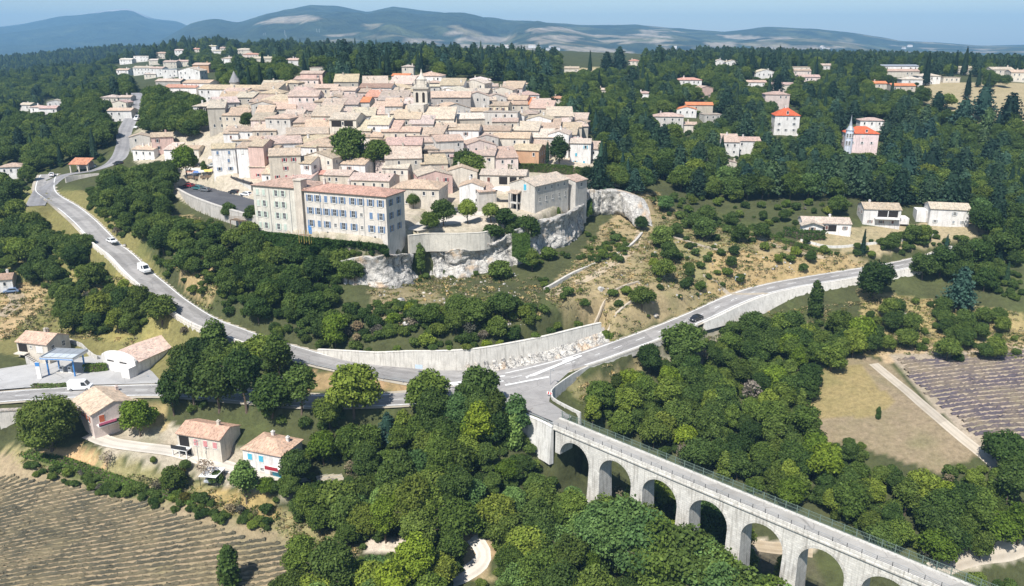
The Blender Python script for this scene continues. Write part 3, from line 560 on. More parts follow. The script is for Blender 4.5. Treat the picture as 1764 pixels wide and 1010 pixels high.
def house(u, v, w, d, h, yaw=0, roof='g', rc='beige', wc='cream', shut=None, pitch=None, label=None, cat='house', group='houses of the hilltop village', name='village_house',
          win=True, chim=None, pos=None, base=None, near=False, storeys=None, winw=.66, winh=1.08, cols=None, sides=True, wmat=None, skipwin=0.42, dark=None, closed_p=.3, seed=None):
    """one building: (u, v) is the pixel of the middle of its front eave"""
    rr = random.Random(int(u*7919+v*104729) if seed is None else seed); a = rad(yaw); ca, sa = math.cos(a), math.sin(a)
    P = np.array(pos, float) if pos is not None else hit(u, v, h)
    cx, cy = P[0]-sa*d/2, P[1]+ca*d/2
    gs = [float(ground(cx+ca*i*w/2-sa*j*d/2, cy+sa*i*w/2+ca*j*d/2)) for i in (-1, 1) for j in (-1, 1)]
    z0 = min(gs)-.6 if base is None else base; H = P[2]-z0
    if H < 2.2: z0 -= 2.2-H; H = 2.2
    p = pitch if pitch is not None else rr.uniform(.25, .34); R = rr.random
    o = thing(name, (cx, cy, z0), a)
    wcol = np.array(W_[wc] if isinstance(wc, str) else wc)*rr.uniform(.88, 1.08); rcol = np.array(R_[rc] if isinstance(rc, str) else rc)*rr.uniform(.9, 1.1)
    if isinstance(rc, str) and rc not in ('red', 'orange', 'slate', 'zinc'): rcol = rcol*np.array([1, rr.uniform(.95, 1.05), rr.uniform(.9, 1.08)])
    m = MB(); zt = H
    if roof == 'g': m.extr([(-d/2, 0), (d/2, 0), (d/2, zt), (0, zt+d/2*p-.01), (-d/2, zt)], -w/2, w/2, 'x')
    elif roof == 'G': m.extr([(-w/2, 0), (-w/2, zt), (0, zt+w/2*p-.01), (w/2, zt), (w/2, 0)], -d/2, d/2, 'y')
    elif roof == 's': m.extr([(-d/2, 0), (d/2, 0), (d/2, zt+d*p-.01), (-d/2, zt)], -w/2, w/2, 'x')
    else: m.box(-w/2, -d/2, 0, w/2, d/2, zt)
    m.build('wall', wmat or (M_STONEW if wc in ('stone', 'dim') else M_WALL), o, wcol)
    rf = roof_mesh(roof, w, d, zt, p).build('roof', {'slate': M_SLATE, 'zinc': M_METAL}.get(rc if isinstance(rc, str) else '', M_ROOF), o, rcol)
    nch = chim if chim is not None else (1 if R() < .7 else 0)+(1 if R() < .25 and w > 9 else 0)
    if roof != 'f':
        for _ in range(nch):
            fx, fy = rr.uniform(-.4, .4)*w, rr.uniform(-.12, .42)*d
            zz = {'g': zt+(d/2-abs(fy))*p, 'G': zt+(w/2-abs(fx))*p, 's': zt+(fy+d/2)*p, 'h': zt+min(d/2-abs(fy), w/2-abs(fx))*p}[roof]; chimney(rf, fx, fy, zz+.15, wcol*.95)
    if win:
        vis = storeys or max(1, int(round(min(H, h+1.2)/2.9))); dist = math.hypot(cx, cy)
        def face(x0, x1, fx, fy, rot, n):
            for s in range(vis):
                zz = zt-1.15-s*2.75-(.25 if roof != 'f' else .1)
                if zz < .9: continue
                for k in range(n):
                    if R() < skipwin: continue
                    q = x0+(x1-x0)*(k+.5)/n+rr.uniform(-.25, .25)*(0 if near else 1); c, s_ = math.cos(rot), math.sin(rot)
                    window(o, fx+c*q, fy+s_*q, zz, rot, winw, winh*(1 if s < vis-1 or vis == 1 else .8), shut if dist < 520 else None, shut is not None and R() < closed_p, near)
        n = cols or max(1, int(w/2.9)); face(-w/2+.5, w/2-.5, 0, -d/2, 0, n)
        if sides:
            rx, ry = ca, sa; side = 1 if (-cx*rx-cy*ry) > 0 else -1
            face(-d/2+.5, d/2-.5, side*w/2, 0, side*math.pi/2, max(1, int(d/3.4)))
    if dark:                                                             # open loggias and barn doors: x0, x1, z from eave down to, on the front
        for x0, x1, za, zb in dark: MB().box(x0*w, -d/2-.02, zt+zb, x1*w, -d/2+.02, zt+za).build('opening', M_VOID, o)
    st = min(4, max(1, int(round(min(H, h)/2.9))))
    if label: tag(o, label, cat, group)
    else: META.append((o, u, v, wc if isinstance(wc, str) else 'pale', rc if isinstance(rc, str) else 'tiled', roof, shut, st, w, cat, group))
    HOUSES.append((o, u, v, cx, cy, ca, sa, w/2, d/2)); CLEARH.append((u, v, w, h, cx, cy, group)); return o, (w, d, zt, ca, sa)

# ---------------------------------------------------------------- the long building over the cliff
def hospital():
    col1, col2 = np.array((.62,.585,.51)), np.array((.64,.59,.53))
    A = at(668, 414, 50); ang = -22; a = rad(ang); ca, sa = math.cos(a), math.sin(a); zb = 49.4
    # right block: local x runs along the front, x = 0 at its right front corner
    L2, D2, H2 = 25.6, 9.6, 12.3
    cx, cy = A[0]-ca*L2/2-sa*D2/2, A[1]-sa*L2/2+ca*D2/2
    o = thing('institution_building', (cx, cy, zb), a, 'long cream block over the cliff with blue shutters and pink hipped roof', 'institution')
    MB().box(-L2/2, -D2/2, -7, L2/2, D2/2, H2).build('wall', M_WALL, o, col2)
    rf = roof_mesh('h', L2, D2, H2, .27, .45).build('roof', M_ROOF, o, (.46,.295,.24)); MB().box(-L2/2-.3, -D2/2-.3, H2-.35, L2/2+.3, D2/2+.3, H2-.18).build('cornice', M_EDGE, o)
    for x in (-10, -2): chimney(rf, x, 1.0, H2+1.2, col2, 1.2)
    xs = [-L2/2+1.7+i*2.6 for i in range(5)]+[-L2/2+15.4, -L2/2+17.9, -L2/2+20.9, -L2/2+23.9]
    for r in range(3):
        for k, x in enumerate(xs):
            if (r == 1 and k == 6) or (r == 2 and k in (3, 6)): window(o, x, -D2/2, H2-2.0-r*3.5, 0, .7, .9, None, False, True); continue
            window(o, x, -D2/2, H2-2.0-r*3.5, 0, .95, 1.75, 'blue', (r, k) in ((0, 2), (1, 7), (2, 1)), True)
        for y in (-2.4, 1.6): window(o, L2/2, y, H2-2.0-r*3.5, math.pi/2, .95, 1.7, 'blue', False, True)
    for x in (-6, -1, 5, 9): window(o, x, -D2/2, .9, 0, .6, .8, None)
    MB().box(-.55, -.08, 0, .55, .02, 2.2).mesh('door', M_SHUT); d_ = MB().box(-.6, -D2/2-.07, .1, .6, -D2/2+.02, 2.4)
    dd = MB().box(-12.3, -D2/2-.08, .2, -11.2, -D2/2+.02, 2.6).build('door', M_BLUE, o)
    for x in (-7.8, 5.9): MB().tube((x, -D2/2-.08, -1), (x, -D2/2-.08, H2-.3), .06).build('drainpipe', M_METAL, o)
    # left block with the tall flue
    L1, D1, H1 = 17.6, 10.5, 12.6; x0 = -L2-L1/2-.1
    c2 = (A[0]+ca*x0-sa*(D1/2+.6), A[1]+sa*x0+ca*(D1/2+.6))
    q = thing('institution_building', (*c2, zb), a, 'pale block with pale green shutters and a tall flue above the ivy', 'institution')
    MB().box(-L1/2, -D1/2, -7, L1/2, D1/2, H1).build('wall', M_WALL, q, col1)
    rf = roof_mesh('h', L1, D1, H1, .25, .45).build('roof', M_ROOF, q, (.43,.315,.26)); MB().box(-L1/2-.3, -D1/2-.3, H1-.35, L1/2+.3, D1/2+.3, H1-.18).build('cornice', M_EDGE, q)
    MB().box(6.0, -D1/2-1.1, -7, 8.4, -D1/2+1.6, H1+2.2).box(5.8, -D1/2-1.3, H1+2.201, 8.6, -D1/2+1.8, H1+2.5).build('flue', M_WALL, q, (.58,.51,.43))
    for r in range(4):
        for k, x in enumerate((-7.3, -5.2, -1.0, 1.3)): window(q, x, -D1/2, H1-1.9-r*3.15, 0, .85, 1.6, 'green', (r, k) in ((0,0),(0,1),(1,0),(3,0),(3,3)), True)
    for x in (-3.3, 3.6): MB().tube((x, -D1/2-.08, -1), (x, -D1/2-.08, H1-.3), .06).build('drainpipe', M_METAL, q)
    HOUSES.append((o, 600, 370, cx, cy, ca, sa, L2/2, D2/2)); HOUSES.append((q, 480, 360, *c2, ca, sa, L1/2, D1/2))
    # outside stair and yellow scaffold by the wall
    s = thing('scaffold', tuple(at(520, 411, 50.2)), a, 'yellow scaffold frame standing against the cream wall by the flue', 'scaffold')
    m = MB()
    for x in (0, 1.6, 3.2): m.tube((x,-.2,-1), (x,-.2,2.6), .05).tube((x,-1.2,-1), (x,-1.2,2.6), .05)
    m.build('frame', plain('yellow paint', (.55,.40,.12), .6), s); MB().box(-.1,-1.3,1.2,3.3,-.1,1.28).build('platform', M_WOOD, s)
hospital()

# ---------------------------------------------------------------- church tower
def church():
    P = hit(726, 184, 6.5); x, y = P[0], P[1]; dx_, dy_, dz_ = ray(726, 149); zt = CAMZ+dz_*(y/dy_); zb = float(ground(x, y+3))-.5; H = zt-zb; o = thing('bell_tower', (x, y+3.2, zb), rad(-8), 'pale stone bell tower with arched openings and small pointed spire over the roofs', 'bell tower')
    c = (.55,.50,.43); s = 2.7; hb = H-.3
    m = MB().box(-s-.35,-s-.35,0,s+.35,s+.35,hb-6.6); m.build('tower_base', M_STONEW, o, c); MB().box(-s-.6,-s-.6,hb-6.6,s+.6,s+.6,hb-6.1).build('string_course', M_WALL, o, c)
    MB().box(-s,-s,hb-6.1,s,s,hb-.6).build('belfry', M_WALL, o, c); MB().box(-s-.65,-s-.65,hb-.6,s+.65,s+.65,hb).build('cornice', M_WALL, o, np.array(c)*.9)
    for f in range(4):
        for k in (-1.25, 1.25):
            a = f*math.pi/2; m = MB(); n = 8
            pr = [(-.5, 0), (.5, 0), (.5, 3.2)]+[(.5*math.cos(t), 3.2+.5*math.sin(t)) for t in np.linspace(.3, math.pi-.3, 5)]+[(-.5, 3.2)]
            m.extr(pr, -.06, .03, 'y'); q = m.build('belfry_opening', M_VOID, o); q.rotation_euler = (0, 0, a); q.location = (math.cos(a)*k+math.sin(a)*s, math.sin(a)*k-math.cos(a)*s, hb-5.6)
    MB().box(-s+.3,-s+.3,hb,s-.3,s-.3,hb+1.0).build('parapet', M_WALL, o, c)
    for i in (-1, 1):
        for j in (-1, 1): MB().box(i*(s-.5)-.35, j*(s-.5)-.35, hb+1.0, i*(s-.5)+.35, j*(s-.5)+.35, hb+2.3).build('pinnacle', M_WALL, o, c)
    MB().lathe([(2.0, hb+.9), (2.0, hb+2.6), (2.2, hb+2.7), (1.7, hb+3.1), (.9, hb+3.9), (.35, hb+5.2), (.08, hb+6.5), (0.0, hb+6.55)], 8).build('spire', M_WALL, o, np.array(c)*1.02)
    MB().lathe([(.55, 0), (.55, .1)], 10).build('clock_face', M_VOID, o); q = o.children[-1]; q.rotation_euler = (math.pi/2, 0, 0); q.location = (0, -s-.36, hb-9)
    HOUSES.append((o, 726, 184, x, y+3.2, 1, 0, 3.4, 3.4)); return o
church()

# ---------------------------------------------------------------- the village: u, v of the front eave, width, depth, height, yaw, roof, roof tint, wall tint, shutters
VILLAGE = """392 154 28 9 6 -9 g beige white -|465 161 9 8 5 -10 h beige white -|391 177 9 9 6.5 24 g pale grey -|358 183 11 9 6 8 h pale white -|372 186 6 6 10 10 s pale stone -|403 199 9 7 5 -6 s beige tan -
452 180 8 9 6 12 G beige grey -|478 172 13 9 5 -3 h beige cream -|522 166 11 9 7 0 g beige rosy -|478 184 11 6 4 -2 s beige tan -|445 176 8 7 4 -8 s tan grey -|478 204 9 8 9 -8 h beige grey -|455 195 6 6 5 10 s beige cream -|449 207 7 6 6 -4 s tan rosy -|505 197 7 7 5 -6 g pale grey -|416 226 9 7 5 -3 g tan white -
556 175 6 7 5 4 h beige tan -|577 170 6 9 6 0 G pink grey -|600 180 7 8 5 -6 s tan grey -|622 176 6 8 5 -4 g orange grey grey|643 167 7 6 4 -6 s rose rosy -|646 151 14 7 5 -3 g brown white brown|668 173 7 8 5 -6 g grey tan -|568 186 8 7 5 -3 s beige grey -|535 191 10 6 4 6 s tan stone -|600 197 6 6 4 -6 s pale grey -|654 188 7 6 4 -6 s beige tan -|660 197 5 6 4 -5 s pink rosy -
590 206 9 9 9 -8 g pale cream -|558 200 9 8 7 -6 s beige cream pink|651 215 7 7 7 -4 s pale white -|672 224 6 6 5 -10 s pink tan -|530 231 14 9 6 14 g beige tan -|528 211 9 7 5 12 s beige tan -|545 222 8 6 5 6 s pink tan -|505 218 8 7 5 -6 s beige rosy -|490 188 8 6 4 8 s pink cream -|530 205 7 7 4 2 h beige grey -
768 168 19 11 7 -3 g pink dim -|738 131 12 10 7 -6 h pink white -|772 160 12 11 6 -14 G white white -|815 144 10 10 6 -12 G white cream -|828 138 9 9 6 6 h white grey -|820 160 10 8 4 -6 g pale tan -|685 152 13 8 4 -3 h beige tan -|676 171 11 7 4 -4 s grey tan -|678 183 6 6 7 0 s pink grey -|712 190 9 9 5 -3 s white tan -|750 205 13 9 6 -6 s pale cream -|785 187 11 8 6 20 G beige grey grey|808 205 11 9 5 16 g white tan -
865 155 9 8 5 -10 G pink cream -|893 145 8 7 7 -8 h pink white -|845 182 14 7 5 -10 g tan yellow brown|822 166 9 8 8 0 G beige grey -|890 172 8 7 5 -14 g pink rosy -|862 194 13 5 6 -5 f grey grey -|909 196 7 7 4 -10 h tan tan -|928 206 9 8 6 -12 G pale white -|855 168 8 7 5 6 G tan grey -|905 180 6 6 4 -10 s orange grey -|700 205 9 7 5 0 s beige tan -|725 214 8 6 5 -6 s pale grey -
384 256 7 7 9 12 g beige white blue|397 230 5 5 8 6 s beige white brown|423 255 6 8 10 -6 g tan white white|440 252 5 8 11 -6 g tan pink red|458 262 6 8 8 -6 g tan pink red|414 242 6 6 6 -6 g tan grey -|450 242 9 6 4 0 g beige grey -|492 247 10 9 8 18 g beige white -|490 268 9 9 11 14 g pale tan red|525 253 8 8 6 -14 s tan white -
546 252 14 9 6 -14 h beige cream brown|545 272 11 10 8 -16 G tan cream -|538 300 8 6 4 -10 s rose tan -|602 283 10 8 6 -10 g pink white brown|662 277 6 6 5 -8 s pale rosy -|672 253 6 5 4 -8 s grey grey blue|695 250 12 9 6 4 g pink stone brown|738 257 6 6 5 -6 h tan cream -|690 227 13 7 5 -4 g pink tan -|742 231 8 7 5 -6 s beige tan -|775 243 9 8 8 16 g pink grey -|795 224 12 8 6 -2 g beige white brown|850 225 12 7 5 -4 g tan cream -|826 251 11 8 6 10 G pink rosy -|695 273 11 8 7 6 s pale stone -|750 303 10 9 6 18 G pale pink red|715 325 14 9 6 -14 h beige cream -|635 311 13 8 5 -8 g beige cream -|512 307 9 8 4 -12 g pink white -
1000 247 7 7 7 -10 g pale white turq|936 237 7 7 6 -4 s white grey -|962 232 7 9 8 -8 G pale white -|880 238 13 8 6 -3 g pink cream -|905 259 9 8 6 -12 g beige ochre -|866 272 10 8 5 10 s pink rosy -|940 221 10 8 5 -4 s beige tan -|975 219 12 7 5 -6 g beige tan -|976 232 7 6 4 -8 s beige grey -|1022 257 4 6 5 -10 s pink white -|455 225 8 6 5 0 s beige tan -|615 225 9 7 6 -10 s pale tan -|640 236 7 6 5 -4 s pink grey -|765 219 8 7 5 0 s pale grey -|905 225 9 7 5 -6 s pale grey -|870 210 9 6 5 2 g beige tan -|625 200 8 7 5 0 s pale grey -|580 195 7 6 4 6 g pink tan -|690 196 7 7 5 4 s pale tan -|800 178 8 6 4 -4 s beige grey -|720 234 7 6 4 4 g beige rosy -|560 152 9 7 5 -6 g pink tan -|590 156 10 7 5 -4 g pink rosy -|618 159 9 7 4 2 g tan cream -|530 151 11 7 4 -6 h tan tan -|575 240 8 6 5 10 G pink grey brown|508 240 7 6 5 -12 G pink cream -|470 250 7 6 5 8 s pale tan -|838 238 8 7 5 14 G beige grey -|660 240 8 6 4 10 s beige tan -|515 281 8 7 8 -14 g tan white brown|760 262 8 7 5 6 s tan grey -|420 272 6 6 6 -8 s grey white -|475 300 9 7 4 -12 s beige white -|450 288 8 6 4 -10 s pale tan -|580 302 8 6 5 -8 g beige tan -|680 290 8 6 5 -6 g pale cream -|930 250 7 6 5 6 s pink cream -|730 245 7 6 5 8 g tan grey -|610 248 9 6 5 -8 s pale tan -|800 270 9 7 5 8 g pink tan -|830 268 8 6 5 -10 s tan cream -"""
def rows(txt): return [s.split() for s in txt.replace('\n', '|').split('|') if s.strip()]
VSUB = {}
for r in rows(VILLAGE):
    u, v, w, d, h, yaw = map(float, r[:6]); near = False
    sp = {}
    if (u, v) == (590, 206): sp = dict(dark=[(-.42,-.05,-.5,-2.6),(.05,.38,-.5,-2.4)], storeys=1, skipwin=.6)
    if (u, v) == (738, 257): sp = dict(dark=[(-.35,.3,-.5,-2.3)], win=False)
    if (u, v) == (358, 183): sp = dict(dark=[(-.35,.15,-.4,-3.0)], storeys=2, skipwin=.3)
    if (u, v) == (478, 204): sp = dict(storeys=1, skipwin=.4)
    w *= 1.10 if w < 12 else 1.04; d *= 1.28; house(u, v, w, d, h, yaw+random.uniform(-5, 5), r[6], r[7], r[8], None if r[9] == '-' else r[9], **sp)
# lower houses that fill the gaps of the old quarter
def house_gap(x, y):
    H = np.array([q[3:9] for q in HOUSES], float); dx, dy = x-H[:, 0], y-H[:, 1]; lx, ly = np.abs(dx*H[:, 2]+dy*H[:, 3])-H[:, 4], np.abs(-dx*H[:, 3]+dy*H[:, 2])-H[:, 5]; return np.hypot(np.maximum(lx, 0), np.maximum(ly, 0))+np.minimum(np.maximum(lx, ly), 0)
TREESPOT = [(604,288),(650,292),(628,296),(428,222),(785,300),(815,305),(322,300),(963,290),(470,315),(672,336)]
TS = np.array([hit(*q)[:2] for q in TREESPOT]); nfill = 0; rf_ = random.Random(5)
for _ in range(4200):
    u, v = rf_.uniform(385, 1010), rf_.uniform(158, 330)
    if not inpoly(u, v, [(400,165),(560,150),(700,150),(880,160),(930,195),(1010,225),(1000,262),(900,285),(850,292),(780,325),(600,318),(500,315),(450,300),(440,262),(395,225)]): continue
    p = hit(u, v); g = float(house_gap(p[0], p[1]).min())
    if g < 2.1 or (np.hypot(TS[:, 0]-p[0], TS[:, 1]-p[1]) < 6.5).any(): continue
    s_ = min(g*.98, 5.0); hh = rf_.uniform(2.6, 4.6)+(1.0 if g > 3.5 else 0); w, d = 2*s_*rf_.uniform(.9, 1.15), 2*s_*rf_.uniform(.8, 1.05); c, si = p[0], p[1]
    house(u, v-4, w, d, hh, rf_.uniform(-18, 18), rf_.choice('ssgGh'), rf_.choice(['pale','beige','beige','pink','tan','beige']), rf_.choice(['cream','white','tan','grey','rosy','stone']), None, pos=np.array([c, si-d/2, p[2]+hh]), seed=nfill, skipwin=.5); nfill += 1
    if nfill >= 75: break
print('infill', nfill)
# houses on the wooded slopes around: family homes
def tagrow(txt, group, name='house'):
    for r in rows(txt):
        u, v, w, d, h, yaw = map(float, r[:6]); w *= 1.22 if v < 160 and u < 600 else 1; h *= 1.15 if v < 160 and u < 600 else 1; house(u, v, w, d, h, yaw, r[6], r[7], r[8], None if r[9] == '-' else r[9], group=group, name=name, pitch=.27)
UPLEFT = """216 103 11 9 4 -4 g white white -|243 97 14 9 5 -6 f white white -|265 104 9 8 4 -6 g white cream -|292 107 10 9 5 -4 g pink cream -|314 106 9 8 4 -4 g pink cream -|210 121 9 8 5 -8 g pink white -|244 117 13 9 5 -6 g pale white -|269 118 9 8 6 -8 g pink white grey|292 120 9 8 5 -6 f zinc white -|325 122 12 9 6 -10 G white white -|289 140 12 8 4 -6 g pale dim -|310 151 14 9 4 -8 g rose white -|338 143 12 9 5 -10 g pink white -|277 92 12 9 5 -4 h pink cream -|309 87 9 8 5 -2 g pale white -|340 85 8 7 4 0 g rose cream -|365 80 7 7 5 0 g pale white -|386 83 8 7 4 -2 g pink cream -|374 88 9 8 5 -4 h pale white -|420 86 16 10 5 -4 h pale cream -|432 94 13 8 4 -8 h rose rosy -|393 101 10 9 5 -6 h tan white -|345 112 10 9 5 -10 g pink ochre -|455 101 16 9 5 6 g pale cream grey|503 104 12 9 4 -4 h pink white -|536 127 9 8 5 -6 g pink pink brown|527 137 10 5 3 -6 s pink rosy -|547 117 7 7 3 -4 f grey cream -|205 191 11 7 5 0 g beige white -|188 168 9 8 4 -4 h pale cream -|205 177 7 7 5 -4 G pink cream -|240 236 8 7 4 16 G pale grey -|279 236 8 9 6.5 22 g beige pink brown|246 258 10 7 4 -16 g beige white -|322 257 9 7 5 -4 g pink cream -|292 258 5 7 5 -10 s pale white -|42 181 8 8 4 -10 g pale white -|95 176 9 8 4 20 G grey white -|82 187 9 8 3 10 g pink white -|18 288 9 8 5 12 h pink white -|60 185 7 7 4 -10 h pink white -|215 168 6 6 4 0 g pale grey -|258 128 8 6 3 -4 g pale cream -"""
tagrow(UPLEFT, 'houses on the wooded rise beyond the village')
RIGHTV = """1187 138 16 9 5 -4 h rose white grey|1218 152 8 9 6 14 G pink pink brown|1110 161 8 7 4 -10 h pink white -|1205 181 14 8 4 -6 g orange tan -|1183 189 10 9 4 -8 G orange white -|1152 201 14 10 7 -8 h pink grey -|1184 215 9 7 4 -8 g pink cream -|1229 198 9 8 4 6 f grey grey -|1284 243 13 9 6 -6 g pink white -|1260 245 7 9 6 -6 s pink white -|1340 163 13 10 8 -6 h pink rosy -|1300 142 15 8 4 -4 g pink white -|1347 146 14 8 4 -10 g pink cream -|1320 125 14 9 4 6 G pale white -|1395 133 13 9 5 -6 g pink rosy -|1378 116 14 9 4 -4 f beige cream -|1382 122 12 7 4 -4 g pink rosy -|1515 144 9 8 4 -6 g orange cream -|1557 148 13 8 4 -6 g orange tan -|1572 137 12 9 4 -8 h white white grey|1602 131 13 9 5 -4 h white white -|1728 120 14 10 6 -4 g pale cream -|1760 125 12 10 6 -8 g pink cream -|1552 123 24 9 4 -4 g pink cream -|1503 208 11 8 5 -10 h pink white -|1258 281 5 5 4 -6 G tan cream -|962 170 8 7 4 -4 h rose cream -|690 131 9 7 4 -6 g orange white -|1094 105 8 8 5 0 h rose cream -|1240 106 10 8 4 -4 G pale white -|1262 107 10 8 4 -6 G pale white -|1425 113 9 8 4 0 g pale white -|1665 118 16 9 4 -4 g pale cream -|985 118 10 8 4 -4 g tan cream -|702 115 6 6 6 0 h pale cream -|1040 155 7 6 3 -8 g pale cream -|1640 134 10 7 3 -4 f grey cream -"""
tagrow(RIGHTV, 'scattered houses on the wooded plateau')
o, _ = house(1549, 114, 26, 12, 6, -4, 'g', 'zinc', 'white', None, name='hall', label='long low hall with grey metal roof on the plateau edge', cat='hall', group='scattered houses on the wooded plateau', pitch=.12, win=True, chim=0)
# round turret with a cone roof behind the long white house
P = hit(402, 142, 7); o = thing('turret', (P[0], P[1]+2, P[2]-8), 0, 'stone turret under a steep grey slate cone behind the long white house', 'turret')
MB().lathe([(2.3, 0), (2.3, 8.0)], 14).build('tower_wall', M_STONEW, o, W_['stone']); MB().lathe([(2.7, 7.9), (2.55, 8.3), (0.02, 13.2)], 14).build('cone_roof', M_SLATE, o); MB().box(1.2, -2.2, 8.2, 2.6, -.8, 9.8).build('dormer', M_SLATE, o)
# white villa with the red roof, and the pink villa with the spire
o, q = house(1357, 199, 11.5, 10, 9.5, -8, 'h', 'red', 'white', 'grey', name='villa', label='tall white villa with bright red hipped roof and dormer', cat='villa', group='villas among the trees', pitch=.62, storeys=3, cols=3, chim=1)
MB().extr([(-1.0, 0), (-1.0, 1.7), (0, 2.5), (1.0, 1.7), (1.0, 0)], -q[1]/2+.5, -q[1]/2+3.6, 'y').build('dormer', M_WALL, o, W_['white']); o.children[-1].location = (0, 0, q[2]+.3)
window(o, 0, -q[1]/2+.49, q[2]+1.25, 0, .9, 1.2)
o, q = house(1487, 230, 13.5, 9.5, 8.8, -10, 'h', 'red', (.71,.57,.55), 'white', name='villa', label='pink villa with red roof and a slender corner turret', cat='villa', group='villas among the trees', pitch=.55, storeys=2, cols=3, chim=1)
tw = MB().lathe([(1.7, 0), (1.7, q[2]+1.4)], 10).build('turret_wall', M_WALL, o, (.62,.66,.74)); tw.location = (-q[0]/2+1.0, -q[1]/2-.3, 0)
sp = MB().lathe([(2.0, q[2]+1.35), (1.75, q[2]+1.7), (.75, q[2]+3.3), (.3, q[2]+5.5), (.03, q[2]+8.2)], 10).build('spire', M_METAL, o); sp.location = tw.location
for r_ in range(2):
    for k in (-.9, 0, .9): a = k*.75; window(o, -q[0]/2+1.0+1.7*math.sin(a), -q[1]/2-.3-1.7*math.cos(a), q[2]-.9-r_*3.3, a, .7, 1.6, None, False, True)
MB().extr([(-.9, 0), (-.9, 1.4), (0, 2.2), (.9, 1.4), (.9, 0)], -q[1]/2+.5, -q[1]/2+3.2, 'y').build('dormer', M_WALL, o, W_['cream']); o.children[-1].location = (1.5, 0, q[2]+.3)
window(o, 1.5, -q[1]/2+.49, q[2]+1.1, 0, .8, 1.0)
# three homes above the eastern road
o, q = house(1425, 385, 15, 8, 3.3, -8, 'g', 'pale', 'white', 'brown', name='bungalow', label='low white bungalow with pale roof and shaded porch behind a clipped hedge', cat='bungalow', group='homes above the eastern road', pitch=.3, near=True, dark=[(-.18,.2,-.5,-2.6)])
MB().extr([(-3.2,0),(-3.2,q[2]-.3),(0,q[2]+.75),(3.2,q[2]-.3),(3.2,0)], -q[1]/2-2.6, -q[1]/2-.01, 'y').build('wing', M_WALL, o, W_['white']); o.children[-1].location = (-5.0, 0, 0)
w_ = roof_mesh('G', 6.4, 3.6, q[2]-.3, .32).build('wing_roof', M_ROOF, o, R_['pale']); w_.location = (-5.0, -q[1]/2-1.4, 0); window(o, -5.0, -q[1]/2-2.61, q[2]-1.5, 0, .9, 1.2, 'wood')
o, q = house(1521, 361, 11.5, 9, 5.8, -10, 'g', 'beige', 'white', 'brown', name='home', label='white two storey home with tan roof and a deep balcony', cat='house', group='homes above the eastern road', pitch=.3, near=True, dark=[(-.12,.42,-.4,-2.5)], storeys=2)
MB().box(-.2*q[0], -q[1]/2-1.6, q[2]-3.0, .45*q[0], -q[1]/2-.03, q[2]-2.75).build('balcony', M_WHITE, o)
for x in (-.18, .12, .43): MB().box(x*q[0]-.1, -q[1]/2-1.55, q[2]-2.75, x*q[0]+.1, -q[1]/2-1.35, q[2]-.2).build('post', M_WHITE, o)
MB().box(.5*q[0], -2, q[2]-5.2, .5*q[0]+3.5, 3, q[2]-3.2).build('annexe', M_WALL, o, W_['white'])
o, q = house(1638, 361, 12, 9, 5.8, -14, 'g', 'pale', 'white', 'grey', name='home', label='white two storey home with pale roof at the wood edge', cat='house', group='homes above the eastern road', pitch=.3, near=True, storeys=2)
MB().box(-.5*q[0]-3.4, -2, 0, -.5*q[0]-.01, 3.4, q[2]-1.2).build('annexe', M_WALL, o, W_['white'])

# ---------------------------------------------------------------- the manor on the rock
A = at(921, 368, 48); a1 = rad(30)
def block(name, label, corner, yaw, w, d, zt, zb, roof, rc, wc, pitch, wm=None):
    """building whose right front corner stands at CORNER"""
    a = rad(yaw); ca, sa = math.cos(a), math.sin(a); cx, cy = corner[0]-ca*w/2-sa*d/2, corner[1]-sa*w/2+ca*d/2
    o = thing(name, (cx, cy, zb), a); m = MB(); H = zt-zb
    if roof == 'G': m.extr([(-w/2,0),(-w/2,H),(0,H+w/2*pitch-.01),(w/2,H),(w/2,0)], -d/2, d/2, 'y')
    elif roof == 'g': m.extr([(-d/2,0),(d/2,0),(d/2,H),(0,H+d/2*pitch-.01),(-d/2,H)], -w/2, w/2, 'x')
    elif roof == 's': m.extr([(-d/2,0),(d/2,0),(d/2,H+d*pitch-.01),(-d/2,H)], -w/2, w/2, 'x')
    else: m.box(-w/2,-d/2,0,w/2,d/2,H)
    m.build('wall', wm or M_STONEW, o, W_[wc]); roof_mesh(roof, w, d, H, pitch).build('roof', M_ROOF, o, R_[rc]); tag(o, label, 'house', 'manor buildings on the rock'); HOUSES.append((o, 900, 340, cx, cy, ca, sa, w/2, d/2)); return o, H
ztop = hit(921, 323, 8)[2]; ztop = A[2]+8.0
o, H = block('manor_house', 'big stone manor on the cliff with pale gable and long windowed side', A, -38, 9.5, 17.5, ztop, A[2]-7.0, 'G', 'pale', 'chalk', .36)
for r_, z in enumerate((H-1.2, H-4.2)):
    for k in range(5): window(o, 4.75, -6.8+k*3.3+(r_*.6), z, math.pi/2, .65, 1.15 if r_ else .8, None, False, True)
window(o, 1.2, -8.75, H-.6, 0, .9, 1.7, 'turq', True, True)
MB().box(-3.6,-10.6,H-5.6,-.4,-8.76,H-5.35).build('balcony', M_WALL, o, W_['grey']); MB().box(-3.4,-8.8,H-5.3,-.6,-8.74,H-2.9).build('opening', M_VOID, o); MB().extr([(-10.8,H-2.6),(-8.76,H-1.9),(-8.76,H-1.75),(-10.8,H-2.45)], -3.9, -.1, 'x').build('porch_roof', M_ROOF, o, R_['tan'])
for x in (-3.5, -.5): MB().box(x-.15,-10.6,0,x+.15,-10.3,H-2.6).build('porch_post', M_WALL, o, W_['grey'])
m = MB(); m.extr([(-1.1,0),(1.1,0),(1.1,1.5)]+[(1.1*math.cos(t),1.5+1.1*math.sin(t)) for t in np.linspace(.3,2.84,6)]+[(-1.1,1.5)], -8.81, -8.74, 'y'); q = m.build('arched_doorway', M_VOID, o); q.location = (-2.0, 0, 6.9)
